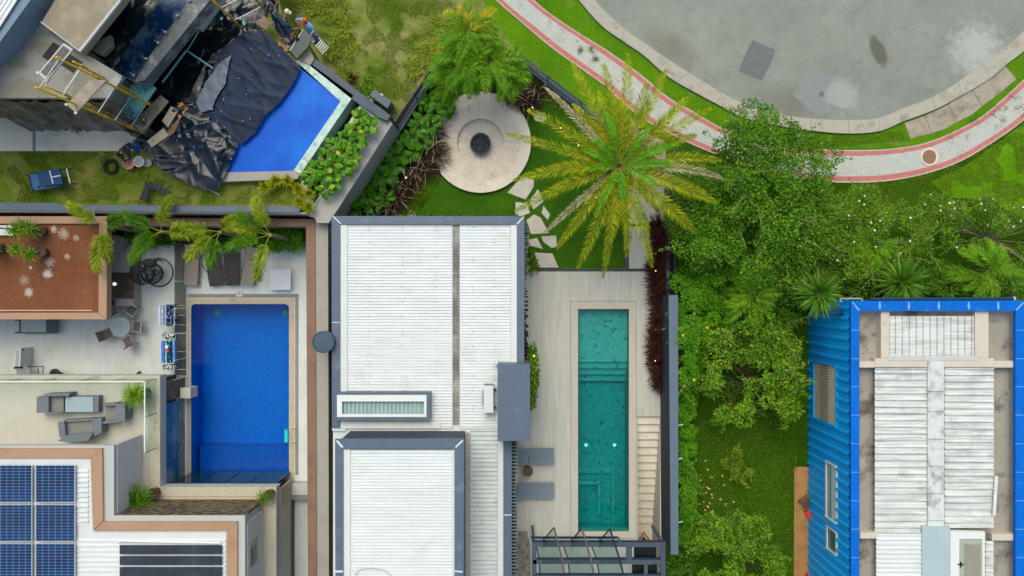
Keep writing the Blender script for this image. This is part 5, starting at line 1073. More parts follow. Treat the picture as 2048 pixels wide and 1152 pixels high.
# balcony wicker furniture
M_WG = mat('grey wicker', '#747e85', .8, .12, 6, .5, 50); M_WI = mat('inner wicker', '#8a8884', .85, .12, 6, .5, 50); zt = ZT
def wicker(label, name, cat, q_, open_, backs, zs=.42, za=.62, glass=False, seatc=None):
    """box seat with arm and back panels; q_ = outline px, backs = list of px quads with heights"""
    t = thing(name, label, cat, P(sum(p[0] for p in q_) / 4, sum(p[1] for p in q_) / 4, zt), 'wicker set on the balcony')
    mb = MB(); mb.prism(q_, zt + zs, zt + .03); mb.build('base', seatc or M_WI, t, bevel=.01)
    for nm, bq, z in backs: mb = MB(); mb.prism(bq, zt + z, zt + .05); mb.build(nm, M_WG, t, bevel=.012)
    return t
wicker('grey wicker armchair facing right, pushed against the glass topped ottoman', 'wicker_armchair', 'armchair', [(94, 793), (127, 793), (127, 824), (94, 824)], 0, [('backrest', [(73, 794), (97, 793), (97, 825), (73, 826)], .62), ('armrest', [(89, 788), (138, 786), (138, 792.4), (89, 793)], .66), ('armrest', [(89, 824.5), (124, 824.5), (120, 827), (89, 827)], .66)], .4)
t = wicker('long grey wicker ottoman with a pale glass top', 'wicker_ottoman', 'ottoman', [(130, 793), (197, 792), (197, 824), (130, 825)], 0, [], .42, seatc=M_WG); mb = MB(); mb.prism([(130.5, 794), (186, 794), (186, 824), (130.5, 824)], zt + .45, zt + .43); mb.build('glass_top', mat('sky glass', '#9aaab4', .08, .04, 1), t)
wicker('small grey wicker armchair nearest the balcony plant', 'wicker_armchair', 'armchair', [(210, 812), (232, 812), (232, 842), (210, 842)], 0, [('backrest', [(231, 808), (250, 806), (250, 841), (232, 846)], .78), ('armrest', [(202, 809), (232, 806), (231, 811.5), (210, 812)], .62), ('armrest', [(203, 845), (211, 841), (232, 841), (232, 845), (208, 848)], .62)], .38)
wicker('grey wicker loveseat turned to the balcony corner, the largest of the set', 'wicker_loveseat', 'sofa', [(128, 844), (185, 840), (187, 868), (131, 873)], 0, [('backrest', [(115, 882), (130, 871), (186, 866), (176, 882), (140, 885)], .75), ('armrest', [(115, 845), (128, 841), (131, 872), (119, 876)], .62), ('armrest', [(184, 838), (203, 836), (203, 866), (188, 873)], .66), ('armrest', [(128, 840), (186, 837), (186, 841), (128, 845)], .5)], .38)
# ---------------------------------------------------------------- construction site, upper left
ZP = 2.8
uh = thing('unfinished_house', 'grey rendered house under construction with wet concrete roof slabs, upper left corner', 'house', P(100, 120, ZP))
M_REND = mat('wet render', '#8d8b86', .7, .06, .5, .15, 10, '#7c7a6c', (.45, .48, .54))
M_SLABT = mat('roof slab screed', '#978b79', .85, .1, .8, .3, 14, '#b0a38c', (.7, .5, .7), bump=.2)
mb = MB(); mb.prism([(-300, 196), (-300, -300), (270, -300), (240, -2), (160, 103), (182, 114), (245, 152), (215, 196)], 7.3, 7.0); mb.build('roof_slab', M_REND, uh)
mb = MB(); mb.prism([(-300, 190), (-300, -300), (240, -300), (215, 0), (146, 100), (180, 125), (205, 150), (190, 190)], 6.99, ZP); mb.build('wall', mat('grey plaster wall', '#87847f', .8, .06, .8, .15), uh)
mb = MB(); mb.prism([(82, 45), (130, -30), (262, -30), (240, 0), (158, 102)], 7.9, 7.32); mb.build('concrete_roof', M_SLABT, uh)
mb = MB(); mb.prism([(80, 44), (82.6, 43), (157, 99.6), (159, 103.5)], 7.93, 7.8); mb.prism([(157, 99.6), (238, -2), (243, 0), (160, 104)], 7.93, 7.8); mb.build('drip_edge', mat('white lime edge', '#b5b7b6', .7, .1, 3), uh)
mb = MB(); mb.prism([(-200, 250), (0, 84), (61, 0), (80, -60), (45, -60), (32, 0), (0, 50), (-200, 200)], 8.6, 7.3); mb.build('parapet', mat('blue grey parapet', '#70879c', .6, .04, .8, .1), uh)
mb = MB()
A_, B_ = P(0, 50, 8.7), P(32, 0, 8.7); d_ = (B_ - A_).normalized(); n_ = Vector((-d_.y, d_.x, 0))
for i in range(12): a = A_ - d_ * 3 + n_ * (.02 + i * .16); mb.bar(a, a + d_ * 8, .13, .05)
mb.build('roof_sheet', M_ROOFW, uh)
for q in ([(84, 113), (106, 84), (120, 92), (97, 122)], [(122, 130), (140, 108), (166, 125), (146, 146)]): mb = MB(); mb.prism(q, 7.31, 7.2); mb.build('opening', mat('dark opening', '#0b1215', .6, .1), uh)
mb = MB(); mb.prism([(268, 165), (290, 160), (420, 0), (440, -30), (400, -30), (300, 110)], 5.4, 4.6); mb.build('beam', mat('wet beam', '#62666a', .6, .2, 1.5, .3, 12, '#9a9da0', (1.4, .5, .62)), uh)
mb = MB(); mb.prism([(374, 42), (414, -10), (450, -10), (399, 59)], 4.6, 4.2); mb.build('pale_slab', mat('pale slab', '#a7a6a8', .7, .03, .8, .1), uh)
mb = MB(); mb.prism([(170, 95), (220, 70), (224, 92), (205, 112)], 6.75, 6.5); mb.build('ledge', mat('olive ledge', '#76766c', .7, .12, 2, .2), uh)
mb = MB(); mb.prism([(224, 118), (260, 60), (330, -40), (405, -40), (390, 0), (268, 165), (240, 150)], 5.0, 4.7); mb.build('lower_slab', mat('blue wet slab', '#123c66', .3, .3, .9, .1, 10, '#6a7c98', (.9, .5, .6)), uh)
t = thing('cable_rail', 'steel clamps and cable on the wet beam of the unfinished house', 'cable', P(330, 80, 5.4))
a, c = P(270, 152, 5.5), P(381, 0, 5.5); mb = MB(); mb.bar(a, c, .02); mb.build('cable', M_FIN, t)
for x, y in ((268, 151), (293, 118), (317, 86), (332, 65), (356, 32), (380, 1)):
    mb = MB(); c = P(x, y, 5.45); mb.lathe(c, [(.05, 0), (.07, .05), (.03, .1), (0, .1)], 10); mb.bar(c, P(x - 9, y - 6, 5.6), .02); mb.build('clamp', M_STEEL, t)
# plastic sheets
def plastic(name, col, hi, rough=.38, sp=.4):
    b = NB(name); o = b.mix(b.ramp(b.noise(1.4, 6, .7), .35, .65), col, hi); 
    r1 = b.math('ABSOLUTE', b.math('SUBTRACT', b.noise(1, 5, .6, b.scl(5.5, 1.6, 3, R(35)), .6), .5)); r2 = b.math('ABSOLUTE', b.math('SUBTRACT', b.noise(1, 4, .6, b.scl(2.2, 7, 3, R(-20), (5, 2, 0)), .4), .5))
    b.bump(b.math('ADD', r1, r2), .35, .03); return b.fin(o, rough, sp)
P_BLK = plastic('black plastic', '#020c12', '#051822', .2, .5); P_NAVY = plastic('navy plastic', '#0a1a30', '#14294a', .4, .15); P_BLK2 = plastic('glossy black plastic', '#030f1c', '#071c32', .2, .35); P_GRY = plastic('grey plastic', '#4c566a', '#5c687e', .45)
def sheet(label, poly, z, m, amp=.05, f=.9, res=.13, seed=0, ang=0, st=1, gr=(0, 0), group='black plastic sheets over the building site', name='plastic_sheet', cr=None):
    c = P(poly[0][0], poly[0][1], z)
    mb = MB(); draped(mb, poly, (lambda x, y: z + crumple(x, y, amp, f, seed, st, ang)) if cr is None else (lambda x, y: z + cr(x, y)), res); o = mb.build(name, m, None, True); tag(o, label, 'plastic sheet', group); return o
sheet('black plastic draped in the pit between the concrete roof and the wet blue slab', [(166, 92), (238, -5), (262, -40), (340, -40), (325, 0), (226, 140), (205, 120)], 6.3, P_BLK, .06, .8, .1, 3, R(50), 2)
sheet('broad black plastic over the terrace beside the wet beam', [(288, 162), (376, 43), (400, 60), (445, -40), (560, -40), (530, 30), (520, 70), (480, 75), (410, 215), (380, 215), (318, 196)], 3.0, P_BLK, res=.09, cr=creases([(288, 162), (560, -40)], 150, R(50), .8, (.03, .1), (.05, .11), (.3, 1.2), 9))
sheet('large navy plastic sheet sagging over the infinity pool', [(440, 100), (482, 68), (528, 60), (560, 90), (601, 135), (588, 165), (560, 205), (530, 232), (510, 265), (482, 290), (450, 262), (385, 205), (410, 190), (420, 150)], 3.4, P_NAVY, res=.075, cr=creases([(385, 60), (601, 290)], 85, R(-42), .5, (.008, .028), (.05, .14), (.6, 2.6), 17))
sheet('grey fold of plastic beside the navy sheet', [(392, 205), (410, 165), (440, 125), (462, 110), (450, 168), (430, 200), (425, 220), (400, 225)], 3.5, P_GRY, .03, 1.5, .1, 25, R(-50), 2)
sheet('crumpled glossy black plastic heap hanging into the lower pool corner', [(290, 300), (330, 262), (352, 205), (400, 208), (478, 290), (455, 340), (437, 378), (408, 380), (375, 365), (330, 345), (308, 325)], 3.35, P_BLK2, res=.07, cr=creases([(290, 205), (478, 380)], 75, R(-45), .8, (.04, .11), (.1, .24), (.5, 2.2), 33))
sheet('narrow black plastic edge lying on the tiled floor under the scaffold', [(264, 284), (290, 262), (330, 260), (320, 300), (292, 305)], 2.9, P_BLK2, .06, 1.2, .09, 41)
sheet('black plastic under the planks at the foot of the scaffold', [(225, 165), (252, 150), (320, 196), (385, 210), (345, 262), (300, 290), (262, 270), (215, 238)], 2.86, P_BLK, .04, 1.2, .12, 44)
sheet('black plastic bunched up beside the worker in the white cap', [(538, -6), (557, -4), (558, 28), (578, 50), (592, 72), (578, 92), (560, 78), (546, 50), (541, 25)], 3.6, P_BLK2, res=.07, cr=creases([(538, 0), (592, 92)], 40, R(-60), .5, (.04, .12), (.06, .12), (.3, 1.0), 55))
# hanging sheet on the south wall
mb = MB(); vs = []; n, m_ = 90, 12
for i in range(n + 1):
    x = P(-60, 0, 7.0).x + (P(222, 0, 7).x - P(-60, 0, 7).x) * i / n
    for j in range(m_ + 1):
        v = j / m_; y = P(0, 198, 7.0).y - .1 - .42 * v ** 1.5; z = 6.95 - (6.95 - ZP) * v
        a_ = .09 * math.sin(i * .55 + 3 * v + 1.5 * math.sin(i * .17)) + .1 * noise.noise(Vector((i * .2 + v * 6, v * 2.2 + i * .06, 2))); vs.append((x + .05 * math.sin(i * .4), y - a_ * (.5 + .5 * v - .6 * v ** 3), z + .02 * math.sin(i)))
mb.add(vs, [(i * (m_ + 1) + j, i * (m_ + 1) + j + 1, (i + 1) * (m_ + 1) + j + 1, (i + 1) * (m_ + 1) + j) for i in range(n) for j in range(m_)])
o = mb.build('plastic_sheet', plastic('smoky plastic', '#2a2622', '#85796b', .3), None, True); tag(o, 'smoky brown and black plastic hanging down the whole south wall of the unfinished house', 'plastic sheet', 'black plastic sheets over the building site')
struct('tiled_floor', MB().prism([(-300, 236), (280, 236), (285, 302), (-300, 302)], ZP + .02, ZP - .1), mat('ivory floor tile', '#d0cabb', .55, .04, .8, .1, 8, '#aeb0a6', (.6, .5, .7)))
struct('drain_strip', MB().prism(rect(65, 248, 71, 301), ZP + .03, ZP), mat('blue grate', '#6f8896', .5, .2, 6, .5, 20))
t = thing('cable_cover', 'row of turquoise tape strips on the black plastic terrace', 'tape', P(400, 100, 3.1))
M_TAPE = mat('turquoise tape', '#7fbfbc', .6, .1, 3)
for a, c, w_ in (((398, 62), (372, 105), .05), ((372, 102), (325, 165), .09), ((376, 103), (427, 137), .07), ((460, 102), (468, 112), .12), ((455, 118), (446, 130), .12), ((430, 130), (445, 130), .1), ((486, 42), (489, 50), .1), ((434, 143), (436, 149), .09), ((441, 36), (445, 38), .14), ((478, 35), (482, 39), .1), ((395, 176), (401, 176), .09), ((478, 75), (481, 80), .08)):
    mb = MB(); mb.bar(P(*a, 3.22), P(*c, 3.22), w_, .015); mb.build('strip', M_TAPE, t)
# specks of plaster
mb = MB()
for i in range(42):
    x, y = random.choice(((random.gauss(500, 35), random.gauss(190, 40)), (random.gauss(440, 50), random.gauss(60, 30)), (random.uniform(340, 460), random.uniform(220, 330))))
    if 330 < x < 590 and y > 0: c = P(x, y, 3.52); mb.box(c, (random.uniform(.02, .055), random.uniform(.015, .03), .01), random.random() * 3)
o = mb.build('plaster_debris', mat('plaster crumbs', '#c5cdce', .8)); tag(o, 'white plaster crumbs scattered over the plastic sheets', 'debris', kind='stuff')
t = thing('cement_board', 'teal plasterboard panels laid between the scaffold and the wet beam', 'board', P(290, 180, 5)); M_TEALB = mat('teal board', '#5f9ba4', .8, .12, 3, .3, 8, '#2f6470', (5, .55, .6))
mb = MB(); mb.prism([(228, 220), (268, 165), (292, 160), (312, 176), (288, 212), (264, 240)], 4.7, 4.6); mb.build('panel', M_TEALB, t)
mb = MB(); mb.prism([(205, 178), (232, 150), (243, 158), (214, 200)], 7.42, 7.34); mb.build('pale_panel', mat('pale grey board', '#99a0a0', .8, .1, 2, .2), t)
# scaffold tower
M_YEL = mat('yellow scaffold paint', '#e4ac08', .5, .1, 3, .3, 12, '#9a7a20', (4, .55, .7)); M_PLK = mat('plank', '#a89c8c', .85, .1, 2, .3, 14, '#857a6c', (3, .5, .7))
sc_ = thing('scaffold_tower', 'tall yellow scaffold tower with cross braces leaning over the unfinished house', 'scaffold', P(310, 250, ZP))
B1, B2 = P(302, 272, ZP), P(333, 226, ZP); dn = (P(276, 252, ZP) - B1); corners = [B1, B2, B1 + dn, B2 + dn]; tops = [11.8, 11.8, 10.2, 9.6]
for c, tz in zip(corners, tops):
    mb = MB(); z = ZP
    mb.tube([(c.x, c.y, ZP), (c.x, c.y, tz)], .045, 8); mb.build('upright', M_YEL, sc_, True)
    for z in (4.6, 6.6, 8.6): mb = MB(); mb.tube([(c.x, c.y, z), (c.x, c.y, z + .5)], .062, 8); mb.build('coupler', M_YEL, sc_)
for z in (3.5, 4.8, 6.2, 7.6, 9.0, 10.2, 11.6):
    mb = MB(); a, c = corners[0], corners[1]; mb.tube([(a.x, a.y, z), (c.x, c.y, z)], .028, 6); mb.build('rung', M_STEEL, sc_)
    if z < 9.6: mb = MB(); a, c = corners[2], corners[3]; mb.tube([(a.x, a.y, z), (c.x, c.y, z)], .028, 6); mb.build('rung', M_STEEL, sc_)
for z0, z1 in ((3, 5.6), (5.8, 8.4), (7.5, 9.6)):
    for i, j in ((0, 2), (1, 3)):
        for s_ in (0, 1):
            a, c = corners[i if s_ else j], corners[j if s_ else i]; mb = MB(); mb.tube([(a.x, a.y, z0), (c.x, c.y, z1)], .02, 6); mb.build('brace', M_STEEL, sc_)
def plank(label, q, z, m, holes=False):
    t = thing('scaffold_plank', label, 'plank', P(q[0][0], q[0][1], z), 'planks on the scaffold'); mb = MB(); mb.prism(q, z, z - .06); mb.build('deck', m, t)
    if holes:
        mb = MB(); a, b_, c, d = (P(*p, z + .004) for p in q)
        for i in range(22):
            for j in range(6):
                p = a.lerp(b_, .08 + .84 * i / 21).lerp(d.lerp(c, .08 + .84 * i / 21), .18 + .64 * j / 5); mb.box(p, (.06, .035, .004), R(55))
        mb.build('perforation', M_FIN, t)
    mb = MB(); 
    for p in (q[0], q[3]) : c = P(*p, z - .02); mb.box(c, (.1, .1, .06), R(40))
    mb.build('hook', M_STEEL, t)
plank('perforated pale steel plank at the very top of the scaffold', [(76, 146), (127, 86), (146, 98), (94, 162)], 11.5, mat('pale steel', '#b7b7b2', .55, .05, 2), True)
plank('long weathered plank in the middle of the scaffold', [(133, 209), (180, 160), (213, 160), (152, 226)], 9.2, M_PLK)
plank('lowest scaffold plank with a white bowl on it', [(265, 247), (321, 190), (337, 203), (284, 265)], 3.7, M_PLK)
t = thing('steel_bowl', 'small shiny bowl on the lowest scaffold plank', 'bowl', P(291, 241, 3.7)); mb = MB(); mb.lathe(P(291, 241, 3.7), [(.04, 0), (.1, .08), (.09, .08), (.03, .02), (0, .02)], 18); mb.build('bowl', M_CHROME, t, True)
for q, z, l, m in (([(324, 242), (342, 212), (357, 220), (336, 255)], 3.6, 'pale board with a dark smear, right of the lowest plank', M_PLK), ([(294, 282), (327, 256), (337, 271), (303, 295)], 3.5, 'pale board with an orange smear at the foot of the scaffold', mat('dusty board', '#b9aa92', .85, .08, 2, .2, 12, '#a07850', (2, .6, .75))), ([(353, 215), (363, 204), (376, 215), (358, 240)], 3.5, 'orange plywood piece sticking out behind the pale boards', mat('orange plywood', '#b98142', .8, .12, 2, .2)), ([(335, 262), (356, 230), (362, 234), (350, 262), (322, 290)], 3.42, 'long brown plywood strip under the pale boards', mat('brown plywood', '#8a6548', .8, .15, 2, .2))):
    t = thing('loose_board', l, 'board', P(*q[0], z), 'loose boards by the scaffold'); mb = MB(); mb.prism(q, z, z - .04); mb.build('board', m, t)
t = thing('scaffold_pole', 'yellow scaffold pole leaning over the black terrace near the top edge', 'scaffold', P(470, 50, 3)); c = P(487, 60, 3.1)
mb = MB(); mb.tube([c, (c.x, c.y, 8.5)], .05, 8); mb.build('upright', M_YEL, t, True); c2 = P(515, 20, 3.1) + Vector((.3, .3, 0)); 
mb = MB(); mb.tube([P(526, 16, 4.2), P(526, 16, 4.2) + Vector((.0, 0, 4.5))], .05, 8); mb.build('upright', M_YEL, t, True)
for z in (4.4, 6.0, 7.4): p = P(526, 16, 4.2); mb = MB(); mb.tube([(c.x, c.y, z), (p.x, p.y, z)], .02, 6); mb.build('rung', M_STEEL, t)
# ladders
def ladder(label, a0, a1, b0, b1, z0, z1, n, name='ladder', m=M_STEEL):
    """rails a0->a1, b0->b1 (px at z0 -> px at z1)"""
    t = thing(name, label, 'ladder', P(*a0, z0)); A = (P(*a0, z0), P(*a1, z1)); B = (P(*b0, z0), P(*b1, z1))
    for r_ in (A, B): mb = MB(); mb.bar(r_[0], r_[1], .04, .06); mb.build('rail', m, t)
    for i in range(n): q_ = (i + .5) / n; mb = MB(); mb.bar(A[0].lerp(A[1], q_), B[0].lerp(B[1], q_), .06, .035); mb.build('rung', mat('pale rung', '#c9cdc8', .5), t)
    return t
ladder('aluminium ladder leaning from the vacant lot against the end of the infinity pool', (645, 111), (616, 76), (660, 94), (628, 60), .1, 3.3, 9)
t = ladder('steel step ladder lying open on the ivory floor, left of the scaffold', (157, 270), (80, 249), (157, 249), (96, 238), 2.86, 3.3, 6, 'step_ladder')
for a, c in (((78, 240), (80, 252)), ((78, 240), (98, 240)), ((88, 256), (112, 274)), ((96, 241), (111, 252)), ((157, 249), (157, 272))): mb = MB(); mb.tube([P(*a, 3.2), P(*c, 2.9)], .015, 6); mb.build('support', M_STEEL, t)
# buckets, coil, tray
def bucket(label, x, y, r_, z, fill, side='#c9c6c0'):
    t = thing('bucket', label, 'bucket', P(x, y, ZP), 'plaster buckets in the yard'); c = P(x, y, z); mb = MB()
    mb.lathe((c.x, c.y, 0), [(r_ * .8, ZP), (r_, z), (r_ * .92, z), (r_ * .76, ZP + .05), (0, ZP + .05)], 28); mb.build('tub', mat('bucket ' + side, side, .5, .05, 4), t, True)
    mb = MB(); mb.lathe((c.x, c.y, z - .12), [(r_ * .88, 0), (0, .02)], 24); mb.build('contents', mat('fill ' + fill, fill, .8, .15, 8), t)
    mb = MB(); mb.tube([(c.x + r_ * 1.02 * math.cos(a * .262), c.y + r_ * 1.02 * math.sin(a * .262), z - .01) for a in range(25)], .012, 6); mb.build('rim', mat('bucket rim', '#dcdfe0', .5), t)
bucket('white bucket with reddish paste that the crouching worker stirs', 257, 327, .24, ZP + .4, '#c07a6c', '#9c3a34'); bucket('grey bucket right beside the worked bucket', 277, 323, .235, ZP + .32, '#9da1a4')
t = thing('round_tray', 'round tray with a dusty plastic cover, rightmost beside the buckets', 'tray', P(297, 326, ZP)); mb = MB(); c = P(297, 326, ZP); mb.lathe(c, [(.16, 0), (.22, .12), (.2, .13), (.12, .06), (0, .1)], 9); mb.build('tray', mat('dusty grey', '#a3a9ac', .7, .2, 6, .3), t)
t = thing('cable_coil', 'coil of black cable lying on the yard lawn, left of the buckets', 'cable', P(223, 334, ZP)); c = P(223, 334, ZP); mb = MB()
for k in range(9):
    r_ = random.uniform(.2, .36); o_ = Vector((random.uniform(-.05, .05), random.uniform(-.05, .05), .02 + .015 * k)); mb.tube([c + o_ + Vector((r_ * math.cos(a * .3) * random.uniform(.95, 1.05), r_ * math.sin(a * .3) * random.uniform(.95, 1.05), 0)) for a in range(22)], .02, 5)
mb.build('coil', mat('black rubber', '#23251f', .7, .2, 8), t)
mb = MB(); mb.tube([P(x, y, ZP + .02) for x, y in smooth([(214, 328), (205, 325), (200, 318), (206, 314), (212, 320)])], .012, 5); mb.tube([P(x, y, ZP + .02) for x, y in smooth([(292, 365), (281, 352), (280, 342), (290, 338), (297, 345), (296, 362)])], .012, 5); mb.build('loose_end', MATS['black rubber'], t)
t = thing('white_rod', 'short white rod on the lawn below the black plastic heap', 'rod', P(427, 383, ZP)); mb = MB(); mb.tube([P(414, 376, ZP + .1), P(439, 390, ZP + .04)], .025, 6); mb.build('rod', M_FLASH, t)
# blue camping chair and overturned dark chair
t = thing('blue_camp_chair', 'blue canvas recliner with white straps standing on the yard lawn', 'chair', P(100, 358, ZP)); M_NVY = mat('blue canvas', '#1a4674', .7, .08, 2, .3, 40); M_LBL = mat('light blue canvas', '#3d6f9c', .7, .06, 2, .3, 40)
mb = MB(); mb.prism([(75, 343), (119, 337), (126, 368), (81, 372)], ZP + .7, ZP + .66); mb.build('cushion', M_NVY, t, bevel=.02)
mb = MB(); mb.prism([(57, 350), (75, 346), (82, 374), (63, 380)], ZP + .5, ZP + .46); mb.prism([(80, 371), (120, 368), (118, 373), (66, 381)], ZP + .5, ZP + .46); mb.build('seat', M_LBL, t)
for a, c in (((99, 341), (106, 367)), ((104, 354), (121, 351)), ((133, 337), (140, 366))): mb = MB(); mb.bar(P(*a, ZP + .72), P(*c, ZP + .72), .05, .01); mb.build('strap', mat('white strap', '#cdd6dc', .6), t)
for a, c in (((60, 347), (148, 337)), ((64, 384), (156, 367)), ((120, 337), (127, 370)), ((57, 350), (66, 384))): mb = MB(); mb.tube([P(*a, ZP + .55), P(*c, ZP + .5)], .022, 6); mb.build('tube', M_FIN, t)
for x, y in ((62, 352), (68, 380), (140, 340), (148, 367)): c = P(x, y, ZP); mb = MB(); mb.tube([(c.x, c.y, ZP), (c.x, c.y, ZP + .5)], .02, 6); mb.build('leg', M_FIN, t)
t = thing('overturned_chair', 'black folding chair lying on its side near the yard wall', 'chair', P(305, 380, ZP))
mb = MB(); mb.prism([(291, 367), (303, 364), (293, 402), (278, 400)], ZP + .45, ZP + .38); mb.build('seat', mat('black canvas', '#0c1a26', .6, .1, 3), t); mb = MB(); mb.prism([(303, 364), (340, 383), (335, 390), (300, 374)], ZP + .5, ZP + .42); mb.build('backrest', mat('dark blue canvas', '#14293c', .6, .1, 3), t)
for a in ([(290, 370), (292, 362), (300, 362), (313, 384), (318, 384), (326, 368)], [(330, 378), (345, 370)], [(335, 388), (368, 398), (376, 390)]): mb = MB(); mb.tube([P(*p, ZP + .5) for p in a], .02, 6); mb.build('tube', M_FIN, t)
# electrical box on the lot, panel carried by the workers
t = thing('service_box', 'dark slate service cabinet standing on the vacant lot behind the coped wall', 'cabinet', P(762, 198, 0)); mb = MB(); mb.prism([(749, 178), (783, 203), (775, 217), (739, 191)], 1.0, 0); mb.build('cabinet', mat('cabinet metal', '#525f6e', .5, .05, 2), t, bevel=.02)
mb = MB(); mb.prism([(762, 186), (767, 189), (765, 192), (760, 189)], 1.02, 1.0); mb.build('sticker', M_BEAM, t); mb = MB(); c = P(745, 202, .3); mb.box(c, (.25, .2, .3), .6); mb.build('meter', mat('pink beige', '#a48a80', .7), t)
t = thing('dark_door_panel', 'dark teal panel with white drips that two workers handle at the pool end', 'panel', P(600, 85, 3.4)); mb = MB(); mb.prism([(580, 101), (607, 59), (624, 74), (615, 95), (593, 117)], 3.7, 3.62); mb.build('panel', mat('dark teal panel', '#0e2c34', .3, .2, 1, col2='#c0dadc', c2=(1.6, .74, .76)), t)
mb = MB(); mb.bar(P(580, 101, 3.72), P(607, 59, 3.72), .03); mb.build('edge_strip', M_STEEL, t)
for q, m, l in (([(512, 42), (530, 33), (541, 44), (532, 60), (520, 52)], mat('dirty board', '#8d7562', .85, .15, 2, .3), 'torn brown cardboard beside the worker in the white cap'), ([(555, 82), (572, 88), (578, 100), (570, 104), (557, 92)], mat('orange cardboard', '#a9764e', .85, .1, 2, .3), 'small orange cardboard piece at the workers feet')):
    o_ = MB().prism(q, 3.42, 3.38).build('cardboard', m); tag(o_, l, 'cardboard', 'cardboard scraps')
o_ = MB().prism([(563, 100), (575, 104), (600, 130), (590, 128), (566, 110)], 3.3, 2.9).prism([(600, 117), (618, 97), (628, 118), (620, 130), (605, 122)], 3.3, 2.9).build('concrete_ledge', mat('bare concrete', '#9b958a', .85, .1, 2, .2)); tag(o_, 'bare concrete ledge at the far end of the infinity pool', 'ledge')

# ---------------------------------------------------------------- people
def skin_mesh(name, m, chains, parent, sub=1):
    """chains: list of lists of (point, radius); chains share vertices by equal points"""
    vs, rs, es, idx = [], [], [], {}
    for ch in chains:
        prev = None
        for p, r_ in ch:
            k = tuple(round(q, 4) for q in p)
            if k not in idx: idx[k] = len(vs); vs.append(Vector(p)); rs.append(r_)
            i = idx[k]
            if prev is not None and prev != i: es.append((prev, i))
            prev = i
    off = BASE[parent.name]; me = bpy.data.meshes.new(name); me.from_pydata([tuple(v - off) for v in vs], es, [])
    o = bpy.data.objects.new(name, me); COL.objects.link(o); o.parent = parent; BASE[o.name] = off
    md = o.modifiers.new('skin', 'SKIN'); md.use_smooth_shade = True
    for i, sv in enumerate(me.skin_vertices[0].data): sv.radius = (rs[i], rs[i]) if not isinstance(rs[i], tuple) else rs[i]; sv.use_root = (i == 0)
    sb = o.modifiers.new('sub', 'SUBSURF'); sb.levels = sb.render_levels = sub
    me.materials.append(m); return o
M_SKIN = mat('skin', '#9c6a50', .6, .06, 5); M_HAIR = mat('dark hair', '#1a1412', .8, .2, 8)
